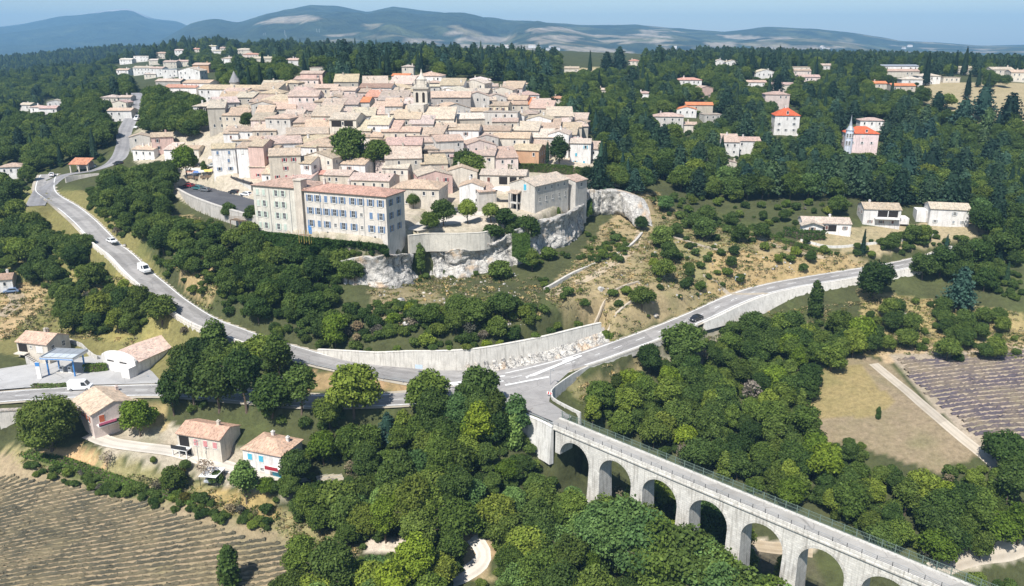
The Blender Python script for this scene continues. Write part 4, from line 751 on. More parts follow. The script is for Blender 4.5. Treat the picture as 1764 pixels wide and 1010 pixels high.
B = np.array(A)+np.array([math.cos(rad(52))*17.6, math.sin(rad(52))*17.6, 0])
o2, H2 = block('manor_annexe', 'stone annexe with pinkish roof at the outer end of the manor', (A[0]+math.cos(rad(52))*17.6+2.2, A[1]+math.sin(rad(52))*17.6+.4), -38, 8.5, 6.5, ztop-1.0, A[2]-7, 'G', 'pink', 'grey', .28)
window(o2, 4.25, 0, H2-1.2, math.pi/2, 1.0, 1.0, None, False, True)
o3, _ = house(866, 302, 15, 9, 6, -8, 'g', 'pale', 'cream', 'brown', name='manor_wing', label='rear wing of the manor with three dark arches under the eave', cat='house', group='manor buildings on the rock', pitch=.26, win=False, dark=[(-.08,.1,-.6,-3.0),(.15,.3,-.6,-3.0),(.35,.46,-.6,-2.8)])
window(o3, -4.6, -4.5, _[2]-1.6, 0, .9, 1.6, 'brown', True)
o4, _ = house(812, 322, 7.5, 8, 7.5, -4, 'G', 'beige', 'white', None, name='manor_wing', label='narrow pale wing with slanting roof beside the plane trees', cat='house', group='manor buildings on the rock', pitch=.34, storeys=2, cols=2, skipwin=.4)
o5, _ = house(840, 330, 6, 6, 4.5, 24, 's', 'pink', 'grey', None, name='manor_wing', label='low lean-to wing behind the round plane tree', cat='house', group='manor buildings on the rock', pitch=.3, win=False)
P = hit(868, 326, 4.5); o = thing('shade_sail', tuple(P), 0, 'white shade sail stretched over the manor courtyard', 'shade sail')
MB().poly([(-3.6,-.8,.2),(0,-1.6,-.5),(3.8,-1.0,.3),(3.0,2.0,.5),(-2.6,2.2,.3)]).poly([(-3.6,-.8,.23),(-2.6,2.2,.33),(3.0,2.0,.53),(3.8,-1.0,.33),(0,-1.6,-.47)]).build('sail_cloth', M_CANVAS, o)
for x, y in ((-3.6,-.8),(3.8,-1.0),(3.0,2.0),(-2.6,2.2)): MB().tube((x,y,-4.5),(x,y,.5), .06).build('sail_post', M_METAL, o)

# ---------------------------------------------------------------- farmhouses below the lower road, and the filling station
NF = dict(near=True, group='houses beside the lavender field')
fo, q = house(341, 752, 11.0, 7.0, 5.2, -17, 'g', (.56,.38,.29), 'cream', 'pink', name='farmhouse', label='cream farmhouse with mottled pink roof, pink shutters and a blank gable', cat='house', pitch=.36, chim=1, storeys=2, cols=5, sides=False, skipwin=.0, closed_p=1, win=False, **NF)
for k, x in enumerate((-.7, 1.7, 4.1)): window(fo, x, -3.5, q[2]-1.5, 0, 1.0, 1.4, 'pink', True, True)
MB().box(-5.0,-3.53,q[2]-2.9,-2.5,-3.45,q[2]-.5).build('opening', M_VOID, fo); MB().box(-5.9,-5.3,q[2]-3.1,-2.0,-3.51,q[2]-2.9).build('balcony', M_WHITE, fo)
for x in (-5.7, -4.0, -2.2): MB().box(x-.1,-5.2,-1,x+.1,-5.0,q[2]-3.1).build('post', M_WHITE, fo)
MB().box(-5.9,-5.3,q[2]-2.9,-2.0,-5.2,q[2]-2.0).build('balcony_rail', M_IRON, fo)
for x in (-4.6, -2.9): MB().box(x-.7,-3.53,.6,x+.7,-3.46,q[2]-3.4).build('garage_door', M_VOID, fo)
fo, q = house(450, 779, 9.6, 7.6, 5.0, -20, 'h', (.56,.40,.30), 'white', 'turq', name='farmhouse', label='white farmhouse with turquoise shutters and hipped roof between trees', cat='house', pitch=.36, chim=2, storeys=1, win=False, **NF)
for x in (-3.0, -.2): window(fo, x, -3.8, q[2]-1.6, 0, 1.1, 1.35, 'turq', True, True); window(fo, x, -3.8, q[2]-4.1, 0, .8, .6, None, False, True)
MB().box(2.4,-3.86,q[2]-5.6,4.5,-3.7,q[2]-3.6).build('garage_door', M_SHUT, fo, SH['turq']); MB().box(1.6,-5.2,q[2]-3.2,4.8,-3.81,q[2]-3.0).build('balcony', M_WHITE, fo); MB().box(1.6,-5.2,q[2]-3.0,4.8,-5.1,q[2]-2.2).build('balcony_rail', M_SHUT, fo, SH['red']); MB().box(-5.6,-5.2,q[2]-5.0,-3.6,-2.6,q[2]-4.1).build('porch', M_WHITE, fo)
fo, q = house(141, 702, 11.5, 10, 5.6, -44, 'g', (.60,.49,.38), 'rosy', 'red', name='farmhouse', label='farmhouse with pale tiled roof, red shutters and flowered balcony behind the oak', cat='house', pitch=.34, chim=1, storeys=2, win=False, **NF)
for x in (-3.0, 0.4, 3.4): window(fo, x, -5.0, q[2]-1.6, 0, .9, 1.3, 'orange', False, True)
for y in (-3.0, 2.6): window(fo, 5.75, y, q[2]-1.5, math.pi/2, 1.1, 1.6, 'orange', True, True)
MB().box(5.76,-4.3,q[2]-2.8,7.5,1.5,q[2]-2.6).build('balcony', M_WHITE, fo); MB().box(7.4,-4.3,q[2]-2.6,7.5,1.5,q[2]-1.8).build('balcony_rail', M_IRON, fo); MB().box(7.52,-4.2,q[2]-2.2,7.7,-.6,q[2]-1.7).build('flower_box', plain('pink flowers', (.62,.16,.25), .8, .1, 0, .5, 8), fo); MB().box(5.7,3.0,.4,5.84,4.4,2.9).build('door', M_SHUT, fo, SH['orange'])
fo, q = house(54, 591, 9.4, 7.4, 5.0, -14, 'g', (.60,.44,.345), 'cream', None, name='house', label='cream house with pink roof, dark porch and outside stair by the fuel canopy', cat='house', pitch=.42, chim=2, storeys=2, win=False, **NF)
MB().box(-4.2,-3.78,q[2]-2.6,-1.6,-3.70,q[2]-.5).build('opening', M_VOID, fo); MB().box(-4.5,-5.3,q[2]-2.9,-1.2,-3.71,q[2]-2.65).build('balcony', M_WALL, fo, W_['cream']); MB().box(-4.0,-3.78,.5,-1.8,-3.71,q[2]-3.2).build('garage_door', M_VOID, fo)
window(fo, 2.2, -3.70, q[2]-1.6, 0, 1.9, 1.5, 'white', True, True); window(fo, -.4, -3.70, q[2]-1.1, 0, .5, .6, None, False, True); window(fo, 3.8, -3.70, q[2]-4.6, 0, .9, .8, None, False, True)
for y in (-2, 1.5): window(fo, 4.7, y, q[2]-1.5, math.pi/2, .9, 1.3, None, False, True)
for k in range(9): MB().box(-1.2+k*.42,-5.2,.3,-.8+k*.42,-4.0,q[2]-2.9-(k+1)*.3).build('step', M_CONC, fo, W_['grey'])
# white rounded garage with a long pink roof
P = at(194, 640, 78.1); o = thing('warehouse', (P[0]+2.0, P[1], FL['forecourt'][1]), rad(-22), 'white warehouse with rounded gable front and long pinkish roof by the forecourt', 'warehouse')
pr = [(-5.6,-.6),(5.6,-.6),(5.6,3.6)]+[(5.6*math.cos(t), 3.4+2.0*math.sin(t)) for t in np.linspace(.12, math.pi-.12, 11)]+[(-5.6,3.6)]
MB().extr(pr, -.25, .35, 'y').build('front_wall', M_WALL, o, W_['white']); MB().extr([(-5.2,-.6),(5.2,-.6),(5.2,3.0),(0,4.7),(-5.2,3.0)], .36, 20, 'y').build('wall', M_WALL, o, W_['white'])
r = roof_mesh('G', 10.4, 19.8, 3.0, .33).build('roof', M_ROOF, o, (.66,.52,.45)); r.location = (0, 10.4, 0)
for x in (-2.6, 1.6): MB().box(x-1.1,-.31,2.5,x+1.1,-.24,2.8).build('vent_slot', M_VOID, o)
MB().box(-1.2,-.32,-.1,2.0,-.255,2.2).build('roller_door', M_WHITE, o); MB().box(3.2,-2.6,-.2,5.8,-.26,2.6).build('side_porch', M_WALL, o, W_['white']); HOUSES.append((o, 220, 600, P[0]+5.7, P[1]+9.4, math.cos(rad(-22)), math.sin(rad(-22)), 5.6, 10.5))
# fuel canopy
P = at(116, 642, 78.15); o = thing('fuel_canopy', (P[0], P[1], FL['forecourt'][1]), rad(-6), 'flat blue and white fuel station canopy on slim blue posts', 'canopy')
MB().box(-4.3,-3.1,4.5,4.3,3.1,5.0).build('fascia', M_WHITE, o); MB().box(-4.2,-3.0,5.001,4.2,3.0,5.03).build('roof_tray', plain('blue grey roofing', (.21,.25,.30), .5), o)
for s_ in (-4.3, 4.12): MB().box(s_,-3.1,5.001,s_+.18,3.1,5.25).build('upstand', M_METAL, o)
for s_ in (-3.1, 2.92): MB().box(-4.11,s_,5.001,4.11,s_+.18,5.25).build('upstand', M_METAL, o)
for k in range(4): MB().box(-3.95+k*1.98,-2.85,5.035,-2.1+k*1.98,-.05,5.07).build('roof_panel', plain('pale panel', (.50,.54,.57), .4), o); MB().box(-3.95+k*1.98,.05,5.035,-2.1+k*1.98,2.85,5.07).build('roof_panel', M_METAL, o)
MB().box(-4.32,-3.14,4.62,4.32,-3.101,4.86).build('blue_band', M_BLUE, o)
for x in (-3.4, 3.4):
    for y in (-2.0, 2.0): MB().box(x-.14,y-.14,0,x+.14,y+.14,4.5).build('post', M_BLUE, o)
MB().box(-2.6,-.55,0,2.6,.55,.16).build('pump_island', M_CONC, o, W_['grey'])
FUEL = None
for x in (-1.3, .9):
    c_, s_ = math.cos(rad(-6)), math.sin(rad(-6)); g = thing('fuel_pump', (P[0]+c_*x, P[1]+s_*x, FL['forecourt'][1]+.16), rad(-6), f'white fuel pump under the canopy, {"beside the blue post" if x < 0 else "at the inner end of the island"}', 'fuel pump', 'fuel pumps under the canopy')
    MB().box(-.45,-.28,0,.45,.28,1.5).build('body', M_WHITE, g); MB().box(-.34,-.30,.95,.34,-.281,1.35).build('display', M_VOID, g); MB().tube((.47,0,.4),(.52,0,1.2),.03).build('hose', M_TYRE, g)
g = thing('price_totem', (P[0]-4.8, P[1]-3.6, FL['forecourt'][1]), 0, 'narrow blue and white totem standing before the canopy', 'sign'); MB().box(-.5,-.12,0,.5,.12,4.2).build('panel', M_WHITE, g); MB().box(-.5,-.14,3.2,.5,-.121,4.2).build('blue_band', M_BLUE, g)
# tiled open shed by the bend, bottom-left outbuilding, house at the frame edge
P = hit(136, 283, 3.2); o = thing('open_shed', (P[0], P[1]+2, P[2]-3.2), rad(-4), 'open shed with orange tiled roof on stone walls above the bend', 'shed')
roof_mesh('s', 7.5, 5, 3.2, .36).build('roof', M_ROOF, o, (.52,.25,.16)); MB().box(-3.6,2.2,-.5,3.6,2.5,3.8).build('back_wall', M_STONEW, o, W_['dim'])
for x in (-3.5, 0, 3.5): MB().box(x-.2,-2.4,-.5,x+.2,-2.0,3.1).build('pillar', M_STONEW, o, W_['cream'])
HOUSES.append((o, 136, 280, P[0], P[1]+2, 1, 0, 3.8, 2.8))
house(2, 500, 8, 7, 5, 20, 'g', 'brown', 'white', None, name='house', label='white house cut by the frame edge above the gravel track', cat='house', group='houses beside the lavender field', pos=at(-2, 505, 71.5)+np.array([0, 0, 4.0]))
house(20, 708, 6, 5, 3, 10, 'f', 'grey', 'grey', None, name='outbuilding', label='small grey flat outbuilding half hidden beside the great oak', cat='outbuilding', group='houses beside the lavender field', win=False)
house(150, 384, 5, 4, 3, 10, 'g', 'grey', 'tan', None, name='roadside_hut', label='tiny grey hut in the trees above the western road', cat='hut', win=False) if False else None

# ---------------------------------------------------------------- viaduct
DZ = CAMZ-76.0
def viaduct():
    o = thing('viaduct', (VA[0], VA[1], 0), math.atan2(vd[1], vd[0]), 'pale stone viaduct of round arches carrying a narrow road over the wooded valley', 'viaduct')
    # local x along the deck, local y towards its far side, z absolute
    crowns = [6.3+10.35*i for i in range(-0, 8)]; HW = 3.85; top = DZ-.55; n = VW/2; ctr = VW/2     # near face at y = 0
    M_V = stucco('viaduct limestone', .75, .5); vt = M_V.node_tree; vb = vt.nodes['Principled BSDF']; lk = vb.inputs['Base Color'].links[0].from_socket
    bk = vt.nodes.new('ShaderNodeTexBrick'); bk.inputs['Scale'].default_value = 1.0; bk.inputs['Brick Width'].default_value = .9; bk.inputs['Row Height'].default_value = .42; bk.inputs['Mortar Size'].default_value = .025; bk.inputs['Color1'].default_value = (1.06,1.05,1.03,1); bk.inputs['Color2'].default_value = (.91,.90,.885,1); bk.inputs['Mortar'].default_value = (.74,.72,.69,1)
    tc_ = vt.nodes.new('ShaderNodeTexCoord'); sx = vt.nodes.new('ShaderNodeSeparateXYZ'); cx_ = vt.nodes.new('ShaderNodeCombineXYZ'); ad = vt.nodes.new('ShaderNodeMath'); vt.links.new(tc_.outputs['Object'], sx.inputs[0]); vt.links.new(sx.outputs[0], ad.inputs[0]); vt.links.new(sx.outputs[1], ad.inputs[1]); vt.links.new(ad.outputs[0], cx_.inputs[0]); vt.links.new(sx.outputs[2], cx_.inputs[1]); vt.links.new(cx_.outputs[0], bk.inputs['Vector'])
    mm = vt.nodes.new('ShaderNodeMix'); mm.data_type = 'RGBA'; mm.blend_type = 'MULTIPLY'; mm.inputs[0].default_value = 1; vt.links.new(lk, mm.inputs[6]); vt.links.new(bk.outputs['Color'], mm.inputs[7]); vt.links.new(mm.outputs[2], vb.inputs['Base Color']); col = (.62,.60,.56)
    def gz(s): p = VA[:2]+vd*s+vn*ctr; return float(ground(p[0], p[1]))
    spring = top-1.35-HW
    # piers between the spans, tapering upwards, each with a cap course
    for i in range(-1, 8):
        s = crowns[0]+10.35*(i+.5); zb = min(gz(s), spring-6)-2.0; w0, w1 = 1.72, 1.33; m = MB()
        V = [(s-w0,-.55,zb),(s+w0,-.55,zb),(s+w0,VW+.55,zb),(s-w0,VW+.55,zb),(s-w1,0,spring),(s+w1,0,spring),(s+w1,VW,spring),(s-w1,VW,spring)]; m.v += V
        for f in ((0,3,2,1),(4,5,6,7),(0,1,5,4),(1,2,6,5),(2,3,7,6),(3,0,4,7)): m.f.append(f); m.m.append(0)
        if i >= 0: m.build('pier', M_V, o, col)
    for i, c in enumerate(crowns):
        m = MB(); k = 22; x0, x1 = c-10.35/2, c+10.35/2
        xs = [x0]+[c-HW*math.cos(math.pi*j/k) for j in range(k+1)]+[x1]
        zs = [spring]+[spring+HW*math.sin(math.pi*j/k) for j in range(k+1)]+[spring]
        for j in range(len(xs)-1):
            a, b, za, zb_ = xs[j], xs[j+1], zs[j], zs[j+1]
            m.poly([(a,0,za),(b,0,zb_),(b,0,top),(a,0,top)]); m.poly([(b,VW,zb_),(a,VW,za),(a,VW,top),(b,VW,top)]); m.poly([(a,VW,za),(b,VW,zb_),(b,0,zb_),(a,0,za)])
        m.build('arch', M_V, o, np.array(col)*(1+.02*(i % 3-1)))
        r = MB(); kk = 18                                           # ring of voussoirs standing proud of the face
        for y0, y1 in ((-.06, -.001), (VW+.001, VW+.06)):
            for j in range(kk):
                t0, t1 = math.pi*j/kk+.012, math.pi*(j+1)/kk-.012; P = [(c-q*math.cos(t), spring+q*math.sin(t)) for q, t in ((HW,t0),(HW,t1),(HW+.55,t1),(HW+.55,t0))]
                if y0 < 0: r.extr(P, y0, y1, 'y')
        for j in range(kk):
            q = MB(); t0, t1 = math.pi*j/kk+.012, math.pi*(j+1)/kk-.012
        r.build('arch_ring', M_V, o, np.array(col)*.93)
    x0, x1 = -1.0, crowns[-1]+6
    MB().box(x0, -.30, top, x1, VW+.30, top+.28).build('cornice', M_V, o, np.array(col)*.9)
    MB().box(x0, -.12, top+.28, x1, VW+.12, DZ-.06).build('deck', M_V, o, col)
    MB().box(x0, .55, DZ-.06, x1, VW-.55, DZ+.03).build('roadway', asphalt('bridge asphalt', (.33,.31,.28), (.42,.40,.37)), o)
    for y in (-.12, VW-.55): MB().box(x0, y, DZ-.059, x1, y+.66, DZ+.16).build('kerb', M_CONC, o, (.55,.53,.49))
    MB().box(x0, -.10, DZ+.16, x1, .10, DZ+.42).build('parapet', M_V, o, np.array(col)*1.03)
    # near railing: posts and two rails; far side: a green mesh guard on posts
    post = MB().box(-.04,-.04,0,.04,.04,.75).mesh('railing_post', M_IRON); q = x0+.5
    while q < x1: link('railing_post', post, o, None, (q, 0, DZ+.42)); q += 2.3
    for z in (.80, 1.12): MB().box(x0, -.025, DZ+z, x1, .025, DZ+z+.05).build('rail', M_METAL, o)
    fp = MB().box(-.05,-.05,0,.05,.05,1.55).mesh('fence_post', M_GREENM); q = x0+.5
    while q < x1: link('fence_post', fp, o, None, (q, VW+.02, DZ+.16)); q += 2.0
    mesh_bar = MB()
    q = x0+.5
    while q < x1-2:
        for j in range(9): mesh_bar.box(q+.1+j*.222-.018, VW+.01, DZ+.2, q+.1+j*.222+.018, VW+.03, DZ+1.6)
        q += 2.0
    for z in (.3, .95, 1.55): mesh_bar.box(x0, VW-.005, DZ+z, x1, VW+.005+.04, DZ+z+.06)
    struct(mesh_bar.build('mesh_guard', M_GREENM, o), 'stuff')
    # abutment walls that curve into the junction
    return o
viaduct()
def wall_line(name, label, pts, tops, hs, thick=.5, mat=None, col=(.55,.52,.47), cat='wall', group=None, coping=.0, batter=.05, parent=None):
    """a wall along places PTS (x, y): TOPS its top height, HS how far it reaches down; one mesh, with a coping of its own if asked"""
    P = np.asarray(pts, float); n = len(P); T = np.gradient(P, axis=0); T /= np.linalg.norm(T, axis=1)[:, None]+1e-9; N = np.c_[T[:, 1], -T[:, 0]]
    tops = np.broadcast_to(np.asarray(tops, float), (n,)); hs = np.broadcast_to(np.asarray(hs, float), (n,)); c = P.mean(0); zb = float(tops.min())
    V = []
    for k in range(n):
        a, b = P[k]+N[k]*(thick/2+batter*hs[k]), P[k]-N[k]*(thick/2+.05); a2, b2 = P[k]+N[k]*thick/2, P[k]-N[k]*thick/2
        for q, z in ((a, tops[k]-hs[k]), (a2, tops[k]), (b2, tops[k]), (b, tops[k]-hs[k])): V.append((q[0]-c[0], q[1]-c[1], z-zb))
    Fq = []
    for k in range(n-1):
        for j in range(3): Fq.append((4*k+j, 4*k+4+j, 4*k+5+j, 4*k+1+j)[::-1])
    m = MB(); m.v = V; m.f = [tuple(f) for f in Fq]+[(0,1,2,3), (4*n-1,4*n-2,4*n-3,4*n-4)]; m.m = [0]*len(m.f)
    o = thing(name, (c[0], c[1], zb), 0, label, cat, group); m.build('wall', mat or M_CONC, o, col)
    if coping:
        V = []
        for k in range(n):
            for sgn, dz in ((1, 0.002), (1, coping), (-1, coping), (-1, 0.002)): q = P[k]+N[k]*sgn*(thick/2+.09); V.append((q[0]-c[0], q[1]-c[1], tops[k]+dz-zb))
        m2 = MB(); m2.v = V; m2.f = [f for k in range(n-1) for f in [(4*k+j, 4*k+4+j, 4*k+4+(j+1) % 4, 4*k+(j+1) % 4)[::-1] for j in range(4)]]+[(0,1,2,3), (4*n-1,4*n-2,4*n-3,4*n-4)]; m2.m = [0]*len(m2.f)
        m2.build('coping', mat or M_CONC, o, np.array(col)*1.15)
    return o
def along(px, step=2.0):
    """(x, y), top z from (u, v, D) points of the wall's top, smoothed"""
    L = catmull(cps(px), step); return L[:, :2], L[:, 2]
# the long concrete wall over the western road
base = catmull(np.array([(*at(u, v, D), h) for u, v, D, h in [(548,606,73.7,.6),(600,619,74.3,2.2),(650,627,74.9,3.0),(700,631,75.1,3.9),(760,634,75.2,4.4),(820,630,75.0,4.4),(880,617,74.3,4.0),(940,602,73.4,3.6),(1000,584,72.7,3.2),(1034,573,72.3,2.7)]]), 2.0)
wall_line('retaining_wall', 'long pale concrete retaining wall curving above the western road with ivy on top', base[:, :2], base[:, 2]+base[:, 3], base[:, 3]+1.5, .6, M_CONC, (.59,.56,.505), 'retaining wall', None, .12, .08)
# parapet along the valley side of the western road
L = ROADS['west'][0]; T = np.gradient(L[:, :2], axis=0); T /= np.linalg.norm(T, axis=1)[:, None]; N = np.c_[T[:, 1], -T[:, 0]]
u_, v_, c_ = proj(L[:, 0], L[:, 1], L[:, 2]); k = (v_ > 395) & (u_ < 520); Q = L[k, :2]+N[k]*3.9
wall_line('road_parapet', 'low pale stone parapet along the valley side of the western road', Q, L[k, 2]+.75, 2.6, .4, M_CONC, (.62,.58,.52), 'parapet', None, .06)
k = (u_ > 530) & (u_ < 790); Q = L[k, :2]+N[k]*3.75
rail = thing('guard_rail', (*Q[0], L[k][0, 2]), 0, 'thin grey guard rail between the two roads above the brown verge', 'guard rail')
def guard(o, Q, Z, hh=.75, gap=2):
    m = MB(); c = o.location
    for a, b, za, zb in zip(Q[:-1], Q[1:], Z[:-1], Z[1:]):
        d = (b-a)/np.linalg.norm(b-a); nn = np.array([-d[1], d[0]])*.03; pts = [(*(a-nn), za+hh-.3), (*(b-nn), zb+hh-.3), (*(b-nn), zb+hh), (*(a-nn), za+hh)]; pt2 = [(*(a+nn), za+hh-.3), (*(b+nn), zb+hh-.3), (*(b+nn), zb+hh), (*(a+nn), za+hh)]
        f = lambda P: [(p[0]-c[0], p[1]-c[1], p[2]-c[2]) for p in P]
        p, q = f(pts), f(pt2); m.poly(p); m.poly(q[::-1]); m.poly([p[3], p[2], q[2], q[3]])
    m.build('beam', M_METAL, o); me = MB().box(-.05,-.05,-.4,.05,.05,hh).mesh('post', M_METAL)
    for a, z in list(zip(Q, Z))[::gap]: link('post', me, o, None, (a[0]-c[0], a[1]-c[1], z-c[2]))
guard(rail, Q, L[k, 2])
# eastern road: bank wall below it on the near side
L = ROADS['east'][0]; T = np.gradient(L[:, :2], axis=0); T /= np.linalg.norm(T, axis=1)[:, None]; N = np.c_[T[:, 1], -T[:, 0]]; u_, v_, c_ = proj(L[:, 0], L[:, 1], L[:, 2])
k = (u_ > 1190) & (u_ < 1580); hs = np.interp(u_[k], [1190, 1260, 1350, 1500, 1580], [2.0, 4.2, 5.4, 4.6, 2.0])
wall_line('retaining_wall', 'pale stone retaining wall with sprouting bushes under the eastern road', L[k, :2]+N[k]*4.0, L[k, 2]+.05, hs, .7, M_STONEW, (.62,.59,.54), 'retaining wall', None, 0, .28)
k = (u_ > 985) & (u_ < 1190); wall_line('road_kerb_wall', 'low stone edge wall beside the eastern road near the junction', L[k, :2]+N[k]*4.1, L[k, 2]+.3, 1.8, .4, M_STONEW, (.55,.52,.47), 'wall')
# junction: white wall and guard rail at the viaduct's root
q_, z_ = along("862 702 76|888 709 76|912 717 76|936 727 76|952 736 76", 1.5); wall_line('abutment_wall', 'curved white abutment wall where the viaduct leaves the junction', q_, z_-.05, 8.5, .6, M_CONC, (.68,.66,.62), 'wall', None, .18)
g = thing('guard_rail', (*q_[0], z_[0]), 0, 'curved guard rail on the white abutment wall at the junction', 'guard rail'); guard(g, q_, z_+.1, .8, 2)
q_, z_ = along("1046 622 75.2|1000 640 75.4|965 662 75.7|950 675 75.9|952 688 76|972 700 76|1000 714 76", 1.5); wall_line('bend_parapet', 'low stone parapet bending from the eastern road on to the viaduct', q_[::-1], z_[::-1]+.5, 3.0, .35, M_STONEW, (.55,.53,.49), 'parapet')
o = thing('bend_marker', tuple(at(947, 684, 76)), rad(-30), 'red and white bend marker board at the inside of the junction', 'road sign'); MB().box(-.05,-.05,0,.05,.05,1.5).build('post', M_METAL, o); MB().box(-.7,-.09,.6,.7,-.051,1.3).build('board', M_WHITE, o); 
for i in range(2): MB().extr([(-.55+i*.6,.66),(-.25+i*.6,.66),(-.05+i*.6,.95),(-.25+i*.6,1.24),(-.55+i*.6,1.24),(-.35+i*.6,.95)], -.1, -.0905, 'y').build('chevron', M_SHUT, o, (.55,.03,.03))
# terrace and garden walls of the village edge
q_, z_ = along("303 325 47.4|330 339 47.5|370 354 47.5|410 366 47.5|442 374 47.5"); wall_line('retaining_wall', 'stained grey retaining wall carrying the parked cars', q_, z_+.05, 5.2, .6, M_CONC, (.47,.44,.40), 'retaining wall', None, .35)
q_, z_ = along("310 349 51.2|345 362 51.6|380 375 51.8"); wall_line('kerb_wall', 'low white kerb wall at the foot of the stained car park wall', q_, z_, 1.5, .5, M_CONC, (.66,.63,.57), 'wall')
q_, z_ = along("368 302 45.2|390 309 45.2|412 316 45.2|434 323 45.2", 1.2); o = wall_line('panelled_wall', 'grey panelled wall with dark top band behind the parked cars', q_, z_+1.0, 4.6, .4, M_CONC, (.56,.54,.50), 'wall', None, .0)
for i in range(7): p = q_[int(i*(len(q_)-1)/6)]; MB().box(p[0]-.09-o.location[0], p[1]-.35-o.location[1], -3.6, p[0]+.09-o.location[0], p[1]-.10-o.location[1], .98).build('pilaster', M_VOID, o)
wall_line('flat_roof_edge', 'dark flat roof edge capping the panelled wall', q_, z_+1.5, .48, 1.0, M_IRON, (.1,.1,.1), 'roof edge')
q_, z_ = along("318 291 45|345 292 45|372 297 45|392 305 45.2"); wall_line('terrace_wall', 'white parapet of the market square above the parked cars', q_, z_+.3, 2.6, .35, M_CONC, (.70,.68,.64), 'wall')
q_, z_ = along("703 406 50.4|740 402.5 50.6|790 402.5 50.6|834 400 50.6|852 393 50.3", 1.5); wall_line('terrace_wall', 'tall pale terrace wall above the grey cliff, beside the cream block', q_, z_, 5.0, .6, M_STONEW, (.55,.515,.45), 'retaining wall', None, .1)
q_, z_ = along("742 372 49|775 368 49|810 368 49|845 372 49|872 370 48.8", 1.5); wall_line('terrace_wall', 'upper stone garden wall in front of the four parked cars', q_, z_-.3, 3.4, .5, M_STONEW, (.52,.47,.40), 'wall')
q_, z_ = along("722 277 38|750 276 38|776 274 38"); wall_line('terrace_wall', 'pale terrace wall over the pinkish house with the red door', q_, z_, 3.0, .5, M_STONEW, (.52,.48,.42), 'wall')
q_, z_ = along("1008 316 46.4|1040 318 46.4|1068 319 46.5"); wall_line('garden_wall', 'grey garden wall on top of the overhanging rock', q_, z_+.4, 2.6, .4, M_STONEW, (.46,.44,.40), 'wall')
q_, z_ = along("1432 269 46.6|1470 277 47|1510 278 47.2|1546 270 47"); wall_line('terrace_wall', 'whitish terrace wall below the pink villa', q_, z_+.2, 3.4, .5, M_STONEW, (.62,.58,.52), 'wall')
q_, z_ = along("938 496 62.6|950 490 62.2|985 470 61|1020 455 60|1060 438 58.8|1090 418 57.5|1106 400 56.6"); wall_line('dry_stone_wall', 'long grey dry stone wall along the green terrace below the rock', q_, z_, 2.8, .7, M_STONEW, (.52,.49,.44), 'wall')
q_, z_ = along("112 306 48.3|135 303 48.2|170 300 48|215 297 47.8|236 296 47.6"); wall_line('retaining_wall', 'stone wall carrying the tiled open shed above the bend', q_, z_+.3, 3.6, .5, M_STONEW, (.52,.48,.43), 'retaining wall')
for i, t_ in enumerate(("1212 463 62.6|1260 468 62.8|1305 472 63|1345 474 63.4", "1160 408 57.6|1210 424 59.4|1250 432 60.3", "1020 520 65.6|1060 500 64.2|1100 486 63.2", "1040 556 69.5|1080 530 67.4|1120 512 66")):
    q_, z_ = along(t_); wall_line('dry_stone_wall', ['crumbling dry stone row on the tan slope above the eastern road', 'low stone terrace row near the rough path on the dry hillside', 'short dry stone row below the green terrace', 'lowest dry stone row on the slope over the road bend'][i], q_, ground(q_[:, 0], q_[:, 1])+.42, 1.2, .6, M_STONEW, (.44,.38,.30), 'wall')
q_, z_ = along("1380 405 58|1430 408 58|1500 404 57.8|1560 400 57.6|1610 396 57.5"); wall_line('garden_wall', 'low white garden wall below the three homes', q_, ground(q_[:, 0], q_[:, 1])+.7, 1.6, .35, M_CONC, (.64,.62,.58), 'wall')
q_, z_ = along("120 590 76.2|150 602 76.6|168 612 77"); wall_line('garden_wall', 'sloping grey wall between the cream house and the warehouse', q_, ground(q_[:, 0], q_[:, 1])+1.0, 2.0, .35, M_CONC, (.5,.48,.44), 'wall')
for t_, lb in (("600 1006 94|640 1000 94", 'x'),): pass

# ---------------------------------------------------------------- rock: one crag under the terrace, one under the manor, one overhanging
t = NT('grey limestone', .95, .1); p = t.pos(); f = t.noise(.22, 6, .72, p, .8); g = t.noise(1.2, 5, .75, p)
mp = t.n('Mapping'); mp.inputs['Scale'].default_value = (.9, .9, .16); t.l(p, mp.inputs[0]); st = t.noise(1.0, 5, .7, mp.outputs[0], .6)
c = t.ramp(f, [(.25, (.23,.225,.22)), (.42, (.47,.445,.41)), (.58, (.62,.59,.54)), (.85, (.70,.675,.63))]); c = t.mix(1, c, t.ramp(g, [(.25, .62), (.6, 1.08)]), 'MULTIPLY')
c = t.mix(t.ramp(st, [(.54, 0), (.62, .8)]), c, (.11,.11,.12)); vo = t.n('TexVoronoi', feature='DISTANCE_TO_EDGE', i_Scale=.55); nz_ = t.n('TexNoise', i_Scale=.9, i_Detail=4.0); t.l(p, nz_.inputs['Vector']); t.l(t.mix(.6, p, nz_.outputs['Color'], 'ADD'), vo.inputs['Vector']); c = t.mix(t.ramp(vo.outputs['Distance'], [(0, .75), (.05, 0)]), c, (.10,.095,.09)); c = t.mix(t.ramp(t.noise(.16, 4, .6, p), [(.55, 0), (.66, .75)]), c, (.56,.40,.25)); t.base(c)
t.bump(t.math('ADD', f, t.math('MULTIPLY', g, .5)), 1.0, .9); M_ROCK = t.m
